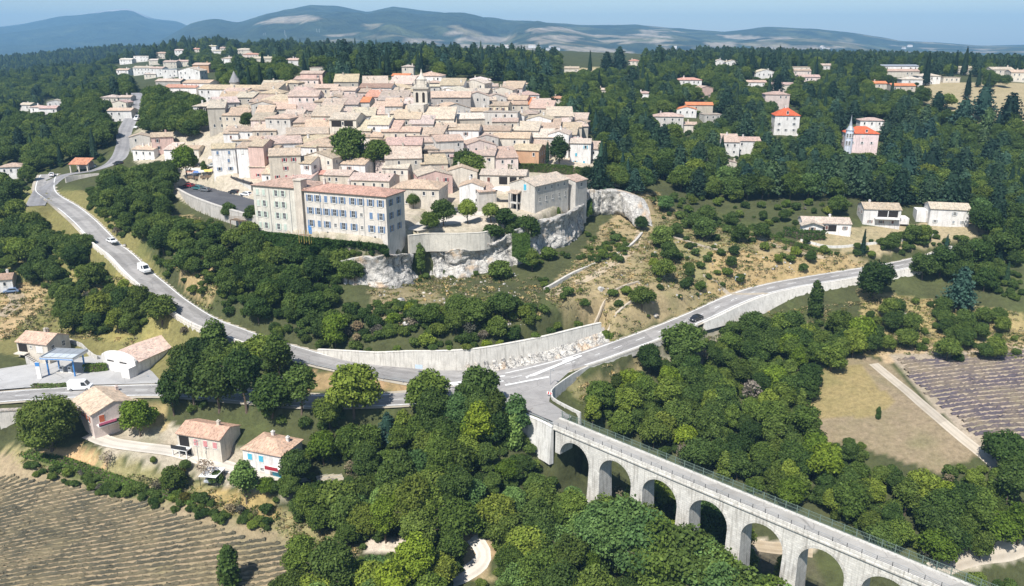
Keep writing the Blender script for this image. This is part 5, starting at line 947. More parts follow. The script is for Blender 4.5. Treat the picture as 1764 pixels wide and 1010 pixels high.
def crag(name, px, tops, foots, bulge, over=0.0, amp=1.0, seed=0, back=3.0):
    """rock face along brink places PX (u, v, D): top and foot heights, bulging outwards by BULGE, cut back below by OVER"""
    L = catmull(np.array([(*at(*q), t_, f_) for q, t_, f_ in zip(px, tops, foots)]), .5); n = len(L)
    T = np.gradient(L[:, :2], axis=0); T /= np.linalg.norm(T, axis=1)[:, None]+1e-9; N = np.c_[T[:, 1], -T[:, 0]]; s = np.r_[0, np.cumsum(np.hypot(*np.diff(L[:, :2], axis=0).T))]
    R = 40; V = np.zeros((n, R+3, 3)); e = np.sin(np.clip(np.arange(n)/(n-1), 0, 1)*math.pi)**.35
    for j in range(R+1):
        h = j/R; z = L[:, 4]-1.5+(L[:, 3]-L[:, 4]+1.5)*h
        off = bulge*(.75-.5*h+.25*math.sin(h*7)) if not over else bulge*sstep((h-.12)/.35)*(1-.35*h)-over*(1-sstep((h-.1)/.28))
        nz = amp*(1.0*vnoise(s+seed*50, z*.6, 6.5, seed)+.7*vnoise(s, z*.45+90, 2.6, seed+1)+.45*np.abs(vnoise(s*1.0, z*.25, 1.5, seed+2))+.35*vnoise(s, z, .9, seed+3)-.9*np.clip(.16-np.abs(vnoise(s, z*.22, 3.4, seed+6)), 0, 1)*5-.5*np.clip(.12-np.abs(vnoise(s*.6, z, 1.9, seed+7)), 0, 1)*5)
        o_ = (off+nz)*e; V[:, j, 0] = L[:, 0]+N[:, 0]*o_; V[:, j, 1] = L[:, 1]+N[:, 1]*o_; V[:, j, 2] = z+.5*amp*vnoise(s, z, 2.2, seed+4)*(1 if 0 < j else 0)
    for j, bk in ((R+1, back*.5), (R+2, back)):
        V[:, j, 0] = L[:, 0]-N[:, 0]*bk; V[:, j, 1] = L[:, 1]-N[:, 1]*bk; V[:, j, 2] = L[:, 3]+.35*amp*vnoise(s, s*0+bk, 2.5, seed+5)-(.3 if j == R+1 else 1.5)
    I = np.arange(n*(R+3)).reshape(n, R+3); Fq = np.stack([I[:-1, :-1], I[1:, :-1], I[1:, 1:], I[:-1, 1:]], -1).reshape(-1, 4)
    struct(link(name, np_mesh(name, V.reshape(-1, 3), Fq, M_ROCK)))
Z = lambda d: CAMZ-d
crag('rock_cliff', [(585,428,52),(620,424,51.5),(655,423,51.3),(676,418,51),(692,412,50.6),(705,405,50.4),(740,401,50.6),(790,401,50.6),(832,399,50.6),(880,398,51),(908,392,50.5)], [Z(55.5),Z(54.5),Z(54),Z(54),Z(54.6),Z(55.4),Z(55.5),Z(55.3),Z(54.4),Z(52),Z(51.2)], [Z(63.5),Z(63.5),Z(63),Z(63),Z(64),Z(64.5),Z(64.5),Z(64.5),Z(64),Z(63),Z(61.5)], 3.4, 0, 1.35, 3)
crag('rock_cliff', [(884,399,51.2),(915,393,50.6),(935,388,50.8),(962,378,50),(985,366,49.3),(1006,352,48.8)], [Z(51),Z(48.8),Z(49),Z(48.9),Z(48.8),Z(48.4)], [Z(60.5),Z(60),Z(59.5),Z(58.8),Z(58),Z(57)], 1.9, 0, 1.0, 13)
crag('rock_cliff', [(996,352,48.8),(1008,340,47.8),(1030,334,47.4),(1052,334,47.3),(1075,338,47.8),(1090,346,48.6),(1100,362,50.5)], [Z(48.2),Z(45.6),Z(46.0),Z(45.4),Z(46.4),Z(48.0),Z(54.6)], [Z(57.5),Z(57),Z(57),Z(56.8),Z(56.3),Z(56),Z(55.5)], 3.2, 2.2, .95, 23, 5.0)
def boulder(seed):
    r = np.random.default_rng(seed); m = MB(); k, q = 7, 4; V = []
    for j in range(q+1):
        for i in range(k):
            th = 2*math.pi*i/k; ph = math.pi*j/q; s = 1+.28*r.uniform(-1, 1); V.append((s*math.sin(ph)*math.cos(th), .8*s*math.sin(ph)*math.sin(th), .65*s*math.cos(ph)))
    m.v = V; m.f = [(j*k+i, (j+1)*k+i, (j+1)*k+(i+1) % k, j*k+(i+1) % k) for j in range(q) for i in range(k)]; m.m = [0]*len(m.f); return m
BM = [boulder(i).mesh('boulder', M_ROCK) for i in range(5)]
# rubble bank at the foot of the long wall
def rubble(name, pts, n, s0, s1, seed):
    r = np.random.default_rng(seed); m = MB()
    for _ in range(n):
        a, b, w = pts(r); s = r.uniform(s0, s1); q = boulder(int(r.integers(1e6))); z = float(ground(a, b)); k = len(m.v); an = r.uniform(0, 6.28); ca, sa = math.cos(an)*s, math.sin(an)*s
        m.v += [(a+x*ca-y*sa, b+x*sa+y*ca, z+w+zz*s) for x, y, zz in q.v]; m.f += [tuple(i+k for i in f) for f in q.f]; m.m += q.m
    struct(m.build(name, M_ROCK), 'stuff')
def bank(r):
    q = base[int(r.uniform(.5, .99)*len(base))]; w = r.uniform(0, 1); i = min(len(base)-2, int(np.argmin(np.hypot(base[:, 0]-q[0], base[:, 1]-q[1])))); d = base[i+1, :2]-base[i, :2]; d /= np.linalg.norm(d); n = np.array([d[1], -d[0]])
    return q[0]+n[0]*(.5+2.6*w), q[1]+n[1]*(.5+2.6*w), (1-w)*1.7
rubble('rubble', bank, 520, .25, .75, 5)
kb = base[int(.48*len(base)):]; Tb = np.gradient(kb[:, :2], axis=0); Tb /= np.linalg.norm(Tb, axis=1)[:, None]; Nb = np.c_[Tb[:, 1], -Tb[:, 0]]; sb = np.arange(len(kb))*1.0; Vb = []
grow = sstep(np.linspace(0, 1, len(kb))*1.6)
for j in range(9):
    w = j/8; q = kb[:, :2]+Nb*(.25+3.1*w)[..., None] if False else kb[:, :2]+Nb*(.25+3.1*w); Vb.append(np.c_[q, ground(q[:, 0], q[:, 1])+(.1+2.0*grow*(1-w)**1.2)+.28*vnoise(sb*2, sb*0+j*1.3, 1.7, 4)*(1-.6*w)])
Vb = np.stack(Vb, 1); Ib = np.arange(Vb.shape[0]*9).reshape(-1, 9); struct(link('rubble_bank', np_mesh('rubble_bank', Vb.reshape(-1, 3), np.stack([Ib[:-1, :-1], Ib[:-1, 1:], Ib[1:, 1:], Ib[1:, :-1]], -1).reshape(-1, 4)[:, ::-1], M_ROCK)))
def scree(r):
    while True:
        u, v = r.uniform(640, 900), r.uniform(470, 560)
        if r.uniform() < .5: u, v = r.uniform(1020, 1420), r.uniform(400, 540)
        if inpoly(u, v, [(1000,470),(1090,400),(1300,430),(1440,450),(1240,505),(1060,580)]) or u < 900: break
    p = hit(u, v); return p[0], p[1], 0
rubble('rubble', scree, 260, .15, .55, 6)
for i, (u, v, s) in enumerate([(1035,500,1.0),(690,520,1.2),(775,530,1.0),(640,490,.9),(1130,545,.8),(890,585,.9),(300,405,1.3),(285,390,1.1),(340,455,1.2),(700,560,1.0),(765,545,.9),(215,425,.8),(1560,545,1.0),(1620,560,1.1)]):
    p = hit(u, v); o = thing('boulder', (p[0], p[1], p[2]), i, None, None, None, s); link('rock', BM[i % 5], o, None, (0, 0, .3))
    tag(o, ['grey boulder beside the dry stone row', 'pale boulder among bushes under the crag', 'grey boulder in the shrubs above the long wall', 'boulder at the foot of the ivy slope', 'small boulder on the tan slope by the road bend', 'pale stone block in shrubs near the long wall', 'rock outcrop block in the trees left of the ivy slope', 'upper outcrop block beside the orange earth', 'grey block on the bare bank over the western road', 'low boulder on the open patch between bushes', 'flat boulder near the open dry patch', 'small rock beside the western road', 'pale rock among young trees below the eastern road', 'pale rock at the orchard edge'][i], 'boulder', 'loose boulders on the slopes')

# ---------------------------------------------------------------- foliage
def leafmat(name, a, b, hue=(1,1,1), trans=.22, var=.3):
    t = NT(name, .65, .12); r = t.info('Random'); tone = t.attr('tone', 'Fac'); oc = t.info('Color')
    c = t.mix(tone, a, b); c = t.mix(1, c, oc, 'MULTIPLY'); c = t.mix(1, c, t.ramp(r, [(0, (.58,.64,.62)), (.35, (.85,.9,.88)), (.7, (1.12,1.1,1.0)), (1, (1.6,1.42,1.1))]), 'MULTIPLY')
    c = t.mix(1, c, t.ramp(t.noise(.55, 3, .6), [(.3, .8), (.7, 1.2)]), 'MULTIPLY'); t.base(c)
    tr = t.n('BsdfTranslucent'); t.l(c, tr.inputs['Color']); mx = t.n('MixShader'); mx.inputs[0].default_value = trans; out = t.t.nodes['Material Output']
    t.l(t.b.outputs[0], mx.inputs[1]); t.l(tr.outputs[0], mx.inputs[2]); t.l(mx.outputs[0], out.inputs[0]); return t.m
M_LEAF = leafmat('broad leaves', (.042,.072,.014), (.120,.170,.042)); M_NEEDLE = leafmat('conifer needles', (.020,.042,.023), (.055,.092,.054), trans=.06); M_DRYL = leafmat('dry twigs', (.10,.085,.065), (.22,.19,.15), trans=.05)
M_BARK = plain('bark', (.13,.10,.075), .95, .1, 0, .35, 4)
def leaves(P, Nn, size, r, squash=.75):
    """one four-sided leaf clump at each place P facing Nn"""
    n = len(P); Nn = Nn/(np.linalg.norm(Nn, axis=1)[:, None]+1e-9); h = r.normal(size=(n, 3)); A = np.cross(Nn, h); A /= np.linalg.norm(A, axis=1)[:, None]+1e-9; B = np.cross(Nn, A)
    s = (size*r.uniform(.6, 1.35, n))[:, None]; q = squash
    V = np.stack([P+A*s*r.uniform(.7, 1.1, (n, 1)), P+B*s*q*r.uniform(.6, 1.1, (n, 1))+Nn*s*.18, P-A*s*r.uniform(.7, 1.1, (n, 1)), P-B*s*q*r.uniform(.6, 1.1, (n, 1))-Nn*s*.1], 1)
    return V.reshape(-1, 3), np.arange(4*n).reshape(-1, 4)
def ico(sub=1):
    import bmesh
    b = bmesh.new(); bmesh.ops.create_icosphere(b, subdivisions=sub, radius=1); V = np.array([v.co[:] for v in b.verts]); Fq = np.array([[v.index for v in f.verts] for f in b.faces]); b.free(); return V, Fq
ICO = ico(2)
def crown(name, lobes, n, size, seed, mat, jit=.75, core=.72, up=.25):
    """leaf clumps spread through the outer shell of a heap of lobes (x, y, z, rx, ry, rz) round darkened inner masses added to block light"""
    r = np.random.default_rng(seed); L = np.array(lobes, float); ar = (L[:, 3]*L[:, 4]+L[:, 4]*L[:, 5]+L[:, 3]*L[:, 5]); k = r.choice(len(L), int(n*1.5), p=ar/ar.sum())
    d = r.normal(size=(len(k), 3)); d /= np.linalg.norm(d, axis=1)[:, None]; d[:, 2] = np.where((d[:, 2] < -.35) & (r.uniform(size=len(k)) < .7), -d[:, 2], d[:, 2])
    rr = r.uniform(.74, 1.22, len(k)); P = L[k, :3]+d*L[k, 3:]*rr[:, None]; ok = np.ones(len(k), bool)
    for i, l in enumerate(L): q = (((P-l[:3])/l[3:])**2).sum(1); ok &= ~((q < .62) & (k != i))
    P, d, k = P[ok][:n], d[ok][:n], k[ok][:n]; Nn = d/L[k, 3:]*L[k, 3:].mean(1)[:, None]+r.normal(size=d.shape)*jit+np.array([0, 0, up])
    V, Fq = leaves(P, Nn, size, r); tone = np.clip(.5+.3*r.normal(size=len(P))*.7+.22*vnoise(P[:, 0]*9+P[:, 2]*5, P[:, 1]*9-P[:, 2]*3, 9, seed), 0, 1)
    Vs, Fs, Ts = [V], [Fq], [tone]; o = len(V)
    iv, f3 = ICO
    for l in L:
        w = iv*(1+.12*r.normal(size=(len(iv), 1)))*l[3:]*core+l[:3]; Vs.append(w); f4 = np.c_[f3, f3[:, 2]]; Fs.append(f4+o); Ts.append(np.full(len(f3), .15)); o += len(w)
    V = np.vstack(Vs); Fq = np.vstack(Fs); me = bpy.data.meshes.new(name); tri = Fq[:, 2] == Fq[:, 3]
    loops = np.concatenate([Fq[~tri].ravel(), Fq[tri][:, :3].ravel()]); tot = np.r_[np.full((~tri).sum(), 4), np.full(tri.sum(), 3)]; st = np.r_[0, np.cumsum(tot)[:-1]]
    me.vertices.add(len(V)); me.vertices.foreach_set('co', V.astype(np.float32).ravel()); me.loops.add(len(loops)); me.loops.foreach_set('vertex_index', loops.astype(np.int32)); me.polygons.add(len(tot)); me.polygons.foreach_set('loop_start', st.astype(np.int32))
    try: me.polygons.foreach_set('loop_total', tot.astype(np.int32))
    except Exception: pass
    me.materials.append(mat); me.update(calc_edges=True); T = np.concatenate(Ts); T = np.r_[T[~tri], T[tri]]; a = me.attributes.new('tone', 'FLOAT', 'FACE'); a.data.foreach_set('value', T.astype(np.float32)); return me
def trunk(name, h, r0, limbs, seed, lean=.05):
    r = np.random.default_rng(seed); m = MB(); top = np.array([r.uniform(-lean, lean)*h, r.uniform(-lean, lean)*h, h]); mid = top*.5+np.array([r.uniform(-lean, lean), r.uniform(-lean, lean), 0])*h*.5
    m.tube((0, 0, -.6), (0, 0, .25), r0*1.5, r0*1.05); m.tube((0, 0, .2), mid, r0*1.05, r0*.75); m.tube(mid, top, r0*.75, r0*.35)
    for i in range(limbs):
        a = 2*math.pi*i/max(1, limbs)+r.uniform(-.4, .4); b = mid+(top-mid)*r.uniform(.1, .8); L = h*r.uniform(.3, .5); e = b+np.array([math.cos(a)*L, math.sin(a)*L, L*r.uniform(.4, .8)]); m.tube(b, e, r0*.4, r0*.12, 5)
    return m.mesh(name, M_BARK)
def lobes_round(r, w, h, z0, n, flat=.8):
    L = [(0, 0, z0+(h-z0)*.55, w*.34, w*.34, (h-z0)*.45)]
    for i in range(n):
        a = 2*math.pi*i*.381966*1.618+r.uniform(-.5, .5); t = r.uniform(.15, .95); q = w/2*math.sqrt(max(.05, 1-(t*1.5-.62)**2))*r.uniform(.52, .72); s = w*r.uniform(.17, .27)
        L.append((math.cos(a)*q, math.sin(a)*q, z0+(h-z0)*(.18+.68*t), s, s*r.uniform(.85, 1.1), s*flat))
    return L
KINDS = {}
def kind(key, crown_me, trunk_me): KINDS.setdefault(key, []).append((crown_me, trunk_me))
for i in range(6):                                                       # broadleaf trees, 8 m wide and 9 m high
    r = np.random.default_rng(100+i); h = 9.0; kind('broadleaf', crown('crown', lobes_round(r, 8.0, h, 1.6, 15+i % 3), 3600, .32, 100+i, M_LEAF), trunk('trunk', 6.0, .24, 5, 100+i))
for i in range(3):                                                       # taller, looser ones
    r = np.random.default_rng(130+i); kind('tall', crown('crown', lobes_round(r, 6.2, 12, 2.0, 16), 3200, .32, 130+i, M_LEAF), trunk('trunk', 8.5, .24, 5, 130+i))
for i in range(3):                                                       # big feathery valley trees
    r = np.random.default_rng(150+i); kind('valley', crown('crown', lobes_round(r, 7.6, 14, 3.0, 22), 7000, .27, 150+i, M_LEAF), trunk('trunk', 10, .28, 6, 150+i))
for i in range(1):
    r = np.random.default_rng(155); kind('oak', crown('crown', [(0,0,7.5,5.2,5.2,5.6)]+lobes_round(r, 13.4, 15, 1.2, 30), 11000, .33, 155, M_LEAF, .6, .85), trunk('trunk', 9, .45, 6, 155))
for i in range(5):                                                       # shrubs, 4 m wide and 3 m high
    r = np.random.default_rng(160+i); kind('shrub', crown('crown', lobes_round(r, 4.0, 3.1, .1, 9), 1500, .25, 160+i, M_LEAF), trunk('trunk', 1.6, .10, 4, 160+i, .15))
for i in range(2):                                                       # thin dry brush
    r = np.random.default_rng(180+i); kind('dry', crown('crown', lobes_round(r, 3.6, 3.4, .3, 6), 420, .26, 180+i, M_DRYL, 1.2, .45), trunk('trunk', 2.6, .07, 8, 180+i, .2))
def conifer(name, h, w, tiers, nb, seed, droop=.25, cedar=False, leaf=.36, gap=.0):
    """tiers of drooping boughs made of needle sprays round a darkened core added to block light"""
    r = np.random.default_rng(seed); P, Nn = [], []
    for t in range(tiers):
        f = (t+.4)/tiers; z = h*(.06+.92*f) if not cedar else h*(.14+.83*f); R = w/2*((1-f)**(.85 if not cedar else .6)*(1 if f > .12 else .85)+.03)*r.uniform(.82, 1.12)
        for b in range(max(4, int(nb*(1-.55*f)))):
            a = 2*math.pi*(b/max(4, int(nb*(1-.55*f)))+t*.377)+r.uniform(-.25, .25); Rb = R*r.uniform(.65, 1.15); k = max(3, int(Rb/leaf*(2.3 if cedar else 1.5))); ca, sa = math.cos(a), math.sin(a)
            for j in range(k):
                q = (j+.6)/k; wv = Rb*q; off = r.uniform(-1, 1)*leaf*1.1*(1.1-.4*q); z_ = z+(.10*Rb*q if cedar else .05*Rb)-droop*Rb*q**2+r.uniform(-.1, .1)*(3.6 if cedar else 1)
                P.append((ca*wv-sa*off, sa*wv+ca*off, z_)); Nn.append((ca*.45*q+r.normal()*(.85 if cedar else .22), sa*.45*q+r.normal()*(.85 if cedar else .22), 1.0))
    P = np.array(P); V, Fq = leaves(P, np.array(Nn), leaf, r, .7); tone = np.clip(.45+.25*r.normal(size=len(P)), 0, 1); Vs, Fs, Ts = [V], [Fq], [tone]; o = len(V)
    k = 8; prof = [(w*.30, h*.10), (w*.27, h*.3), (w*.17, h*.6), (w*.05, h*.92)] if not cedar else [(w*.10, h*.14), (w*.22, h*.32), (w*.22, h*.6), (w*.12, h*.88)]; C = []
    for rr, z in prof: C += [(rr*math.cos(2*math.pi*i/k)*r.uniform(.8, 1.1), rr*math.sin(2*math.pi*i/k)*r.uniform(.8, 1.1), z) for i in range(k)]
    Cf = [(q*k+i, q*k+(i+1) % k, (q+1)*k+(i+1) % k, (q+1)*k+i) for q in range(len(prof)-1) for i in range(k)]; Vs.append(np.array(C)); Fs.append(np.array(Cf)+o); Ts.append(np.full(len(Cf), .1))
    return np_mesh(name, np.vstack(Vs), np.vstack(Fs), M_NEEDLE, False, {'tone': ('FLOAT', 'FACE', np.concatenate(Ts))})
for i in range(3): kind('spruce', conifer('crown', 14, 5.6, 17, 11, 200+i), trunk('trunk', 13, .24, 0, 200+i, .01))
for i in range(4): kind('cedar', conifer('crown', 14, 11.5, 11, 19, 220+i, .16, True, .5), trunk('trunk', 12, .34, 0, 220+i, .02))
kind('cypress', crown('crown', [(0,0,2.2,.75,.75,2.0),(0,0,4.2,.8,.8,2.2),(0,0,6.2,.6,.6,1.9),(0,0,7.7,.3,.3,1.3)], 900, .24, 240, M_NEEDLE, .4, .85, .5), trunk('trunk', 3, .14, 0, 240, .01))
for i in range(2): kind('column', crown('crown', [(0,0,2.0,1.7,1.7,2.0),(.3,.1,4.0,1.6,1.6,2.2),(-.3,0,5.6,1.4,1.4,1.9),(.1,.2,7.0,.9,.9,1.5)], 1300, .32, 245+i, M_LEAF, .5, .85), trunk('trunk', 4, .16, 2, 245+i))
kind('lollipop', crown('crown', [(0,0,4.6,2.6,2.6,2.2)]+[(1.6*math.cos(a),1.6*math.sin(a),4.3+.4*math.sin(3*a),1.25,1.25,1.15) for a in np.linspace(0,5.4,7)]+[(0,0,5.9,1.6,1.6,1.2)], 1900, .30, 250, M_LEAF, .45, .85), trunk('trunk', 3.6, .17, 4, 250))
kind('bare', crown('crown', [(0,0,3.6,1.6,1.6,2.0),(.8,.3,4.8,1.1,1.1,1.3)], 300, .22, 255, M_DRYL, 1.5, .12), trunk('trunk', 5.0, .11, 12, 255, .15))
SIZE = dict(broadleaf=(8, 9), tall=(6.2, 12), valley=(7.6, 14), shrub=(4, 3.1), dry=(3.6, 3.4), spruce=(5.6, 14), cedar=(11.5, 14), oak=(13.4, 15), cypress=(1.6, 9), column=(3.4, 8.4), lollipop=(5.6, 7), bare=(3.2, 6))
NAME = dict(broadleaf='broadleaf_tree', tall='tall_tree', valley='valley_tree', shrub='shrub', dry='dry_bush', spruce='spruce_tree', cedar='cedar_tree', oak='oak_tree', cypress='cypress_tree', column='upright_tree', lollipop='round_tree', bare='bare_tree')
TINT = dict(mid=(1, 1, 1), dark=(.66, .74, .72), deep=(.5, .58, .62), light=(1.4, 1.32, 1.05), yellow=(1.55, 1.5, .75), olive=(1.14, 1.02, .85), blue=(1.0, 1.12, 1.45), pale=(1.25, 1.42, 1.9), brown=(1.3, .75, .6), grey=(1.5, 1.45, 1.6))
TREES = []
TPOS = []
def tree(k, x, y, s=1.0, tint='mid', z=None, sq=None, label=None, group=None, zone=None):
    V = KINDS[k]; i = random.randrange(len(V)); cm, tm = V[i]; z = float(ground(x, y)) if z is None else z
    sx = s*random.uniform(.92, 1.1); sz = s*(sq or random.uniform(.88, 1.14))
    o = thing(NAME[k], (x, y, z-.1), random.uniform(0, 6.28), None, None, None, (sx, sx, sz)); c = np.array(TINT[tint])*random.uniform(.88, 1.14)
    link('trunk', tm, o); link('crown', cm, o, c)
    w, h = SIZE[k]; u, v, _ = proj(x, y, z+h*sz*.5)
    if label: tag(o, label, 'shrub' if k in ('shrub', 'dry') else 'tree', group)
    else: TREES.append((o, k, tint, s, float(u), float(v), zone))
    TPOS.append((x, y, w*sx*.5)); return o
def tree_px(k, u, v, s=1.0, tint='mid', label=None, sq=None, group=None, zone=None):
    p = hit(u, v); return tree(k, p[0], p[1], s, tint, None, sq, label, group, zone)

# ---------------------------------------------------------------- trees one can name: kind, pixel of the foot, scale, tint, label
NAMED = """column;1403;548;1.15;deep;dark upright conifer standing before the wall under the eastern road
broadleaf;1504;516;1.3;dark;big dense dark tree at the end of the eastern retaining wall
broadleaf;1176;626;1.3;mid;large full tree beside the road bend above the viaduct
broadleaf;1118;642;.75;dark;smaller dark tree just below the big one by the road bend
broadleaf;738;714;1.05;light;bright green tree standing alone in front of the road junction
broadleaf;826;726;1.25;mid;spreading tree below the junction next to the abutment wall
broadleaf;610;716;1.4;light;tall bright tree between the lower road and the white farmhouse wood
oak;90;776;.78;olive;huge round olive green oak in front of the red shuttered farmhouse
broadleaf;242;752;.9;yellow;low yellow green tree between the two farmhouses
cypress;672;336;.78;deep;slim dark cypress behind the pink roofed block
cypress;470;315;.5;mid;small bright cypress beside the flat white roof
column;397;1012;.95;dark;dark columnar tree standing in the lavender field edge
lollipop;806;386;.92;light;pale green round plane tree in front of the four parked cars
lollipop;846;384;.9;mid;darker round plane tree with bare trunk on the manor terrace
broadleaf;764;390;.80;mid;full tree beside the terrace cars, taller than the plane trees
broadleaf;741;400;.66;dark;rounded dark tree against the terrace wall
shrub;785;430;1.1;dark;dark clipped rounded bush hanging over the terrace wall
broadleaf;604;294;1.5;mid;big round tree crown rising among the village roofs
broadleaf;652;296;1.15;light;ivy green tree beside the stone house in the middle of the village
broadleaf;630;298;.7;light;small bright tree under the big village tree
tall;963;290;1.0;deep;tall dark tree clump behind the ochre house
cypress;943;284;.85;deep;thin dark cypress touching the dark clump by the ochre house
cedar;1030;334;.85;dark;layered cedar above the manor annexe
broadleaf;1048;296;1.15;olive;brownish green rounded tree beside the blue shuttered white house
broadleaf;1012;322;.7;deep;dark hedge like tree behind the manor
broadleaf;322;304;1.08;yellow;bright yellow green round tree at the market square
column;352;298;.55;deep;small dark tree with two tufts beside the yellow green one
broadleaf;428;222;.6;deep;dark tree between the apse tower and the village roofs
broadleaf;395;378;.55;mid;leafy tree in front of the stained car park wall
broadleaf;434;384;.55;mid;leafy tree at the corner of the pale green shuttered block
broadleaf;712;360;.45;dark;small dark tree behind the end of the long block
broadleaf;815;308;1.0;mid;leafy tree group below the blue walled house
broadleaf;790;300;.5;blue;bluish green tree left of the leafy group below the blue walled house
cedar;1650;536;.95;blue;blue grey cedar with layered boughs below the eastern road end
column;1512;722;.34;dark;lone small dark tree on the mown field
broadleaf;1725;812;.9;dark;dark spreading tree at the corner of the purple lavender field
broadleaf;1396;452;.42;dark;solitary dark shrubby tree on the tan slope near the eastern road
broadleaf;1265;222;.95;olive;wide olive green pine shaped tree beside the pink villa house
cedar;1338;162;.9;deep;dark tall cedar behind the villas on the plateau
spruce;1594;148;1.35;deep;very tall dark spruce on the plateau edge before the hall
spruce;1665;168;1.0;dark;dark pointed spruce in front of the golden field
cedar;1690;208;1.25;blue;broad bluish cedar group before the golden field
broadleaf;778;975;.75;dark;dark rounded tree beside the curved gravel path
bare;1292;706;1.2;grey;bare grey tree in the wood beyond the viaduct
bare;358;832;.9;grey;bare grey bush tree beside the carport
bare;185;810;.7;grey;bare grey brush near the earth bank
tall;425;866;.75;pale;pale feathery willowy tree beside the blue garage farmhouse
broadleaf;460;852;.42;yellow;small yellowish bush tree beside the blue garage
broadleaf;510;830;.75;mid;leafy tree half covering the white farmhouse
lollipop;320;812;.42;mid;small round garden tree near the gravel drive
lollipop;265;800;.25;mid;tiny round tree on the drive edge
tall;300;716;.95;dark;dark tall tree above the near end of the pink shuttered farmhouse
tall;335;706;1.1;mid;tall tree hiding the lower road right behind the pink shuttered farmhouse roof
broadleaf;378;706;1.2;mid;broad tree hiding the lower road behind the blank gable
tall;425;708;1.2;dark;dark tall tree between the blank gable and the white farmhouse
broadleaf;470;716;1.1;dark;dark broad tree behind the white farmhouse chimney
tall;520;712;1.0;mid;tall tree beside the grey guard rail over the white farmhouse
cedar;668;760;.55;blue;bluish drooping cedar in the roadside wood under the junction tree
broadleaf;280;560;.95;olive;olive bushy tree standing against the western road parapet
broadleaf;908;425;1.0;dark;dark full tree against the rock below the manor gable
broadleaf;885;412;.7;mid;bushy tree on the ledge left below the manor gable
shrub;848;414;1.5;dark;dark bush hanging over the rounded end of the terrace wall
shrub;868;388;1.5;dark;dark bush at the corner of the plane tree terrace
tall;917;468;.62;mid;ivy column of a tree in the cleft of the grey crag
column;962;376;.42;light;small bright bush between the manor wall and the crag
shrub;1005;372;1.4;mid;ivy bush in the gap between the manor crag and the overhanging rock
shrub;946;448;1.3;light;bright bush at the foot of the manor crag
shrub;860;480;1.5;mid;bush growing at the foot of the grey cliff near its outer end
cedar;1560;330;1.1;blue;broad blue cedar above the wood edge home
cedar;1600;318;1.2;deep;tall deep green cedar beside the broad blue one
cedar;1640;330;1.0;dark;dark cedar standing right above the pale roofed wood edge home
cedar;1530;300;1.05;blue;bluish cedar near the corner of the pink turreted villa
broadleaf;1588;482;.95;mid;leafy tree hiding the end of the eastern road
broadleaf;1618;476;1.05;dark;dark tree hiding the eastern road beyond the big wall end tree
tall;1650;474;.85;mid;tall tree below the wood edge home across the road
broadleaf;1682;462;1.05;dark;dark tree over the vanished road end
broadleaf;1722;448;1.1;mid;broad tree over the vanished road end near the frame edge
broadleaf;1758;436;1.1;dark;dark broad tree at the very edge of the frame over the road
spruce;1626;450;.6;blue;blue young conifer across the road from the wood edge home
cedar;1612;205;1.1;deep;dark cedar at the lower corner of the golden field
cedar;1655;228;1.15;blue;big bluish cedar covering the middle of the golden field edge
cedar;1735;225;1.25;deep;dark cedar before the golden field at the frame edge
broadleaf;1630;190;1.0;mid;green rounded tree at the golden field border
column;724;462;.85;mid;ivy covered bush in the recess where the cliff turns in beside the cream block
broadleaf;1104;398;.5;dark;dark bushy tree at the outer end of the overhanging rock
shrub;1098;372;1.3;mid;bush growing on the outer corner of the overhanging rock
cedar;1045;132;1.3;deep;tall dark cedar on the skyline, lower twin of a pair over the village edge
cedar;1066;130;1.45;blue;tallest skyline cedar of the pair over the village edge
spruce;1016;126;1.05;dark;pointed skyline conifer next to the cedar pair
cedar;1134;128;1.35;dark;broad skyline cedar between the rose roofed house and the cedar pair
cedar;1276;134;1.4;deep;big skyline cedar at the start of the conifer row over the tall rosy house
spruce;1294;130;1.25;dark;second conifer of the skyline row over the tall rosy house
spruce;1312;128;1.2;deep;third conifer of the skyline row over the tall rosy house
cedar;1328;130;1.15;dark;fourth conifer of the skyline row over the tall rosy house
spruce;1340;127;1.35;dark;last and sharpest conifer of the skyline row over the tall rosy house
spruce;1644;128;1.1;dark;pointed skyline conifer beyond the golden field, first of three
spruce;1660;130;1.35;deep;pointed skyline conifer beyond the golden field, middle of three
spruce;1676;127;1.0;dark;pointed skyline conifer beyond the golden field, last of three
cedar;1738;132;1.0;deep;dark skyline cedar by the frame edge, first of two
spruce;1751;132;1.2;dark;dark skyline conifer by the frame edge, second of two
spruce;898;122;1.35;dark;tall spire of a conifer standing out above the skyline wood
spruce;870;118;1.05;deep;spire of a conifer beside the tallest one above the skyline wood
cedar;690;116;1.2;deep;big dark cedar over the roofs near the bell tower
cedar;640;118;1.3;blue;big bluish cedar over the orange roof of the village
cedar;596;122;1.25;deep;dark cedar above the long brown roofed house
cedar;480;108;1.1;dark;dark cedar between the two ridge villas
spruce;455;135;1.1;dark;dark conifer standing in front of the ridge villas
cedar;250;84;1.0;dark;dark cedar on the skyline over the terraced white homes
broadleaf;800;300;.9;dark;dark green tree crown behind the leafy group over the manor wing
broadleaf;690;292;.5;olive;small olive bush tree between roofs in the middle of the village
cedar;1700;300;1.2;deep;very large dark cedar near the frame edge on the eastern hillside
broadleaf;1145;365;.6;pale;silvery pale tree at the top of the rough path"""
for s in NAMED.split('\n'):
    k, u, v, sc, ti, lb = s.split(';'); tree_px(k, float(u), float(v), float(sc), ti, lb)

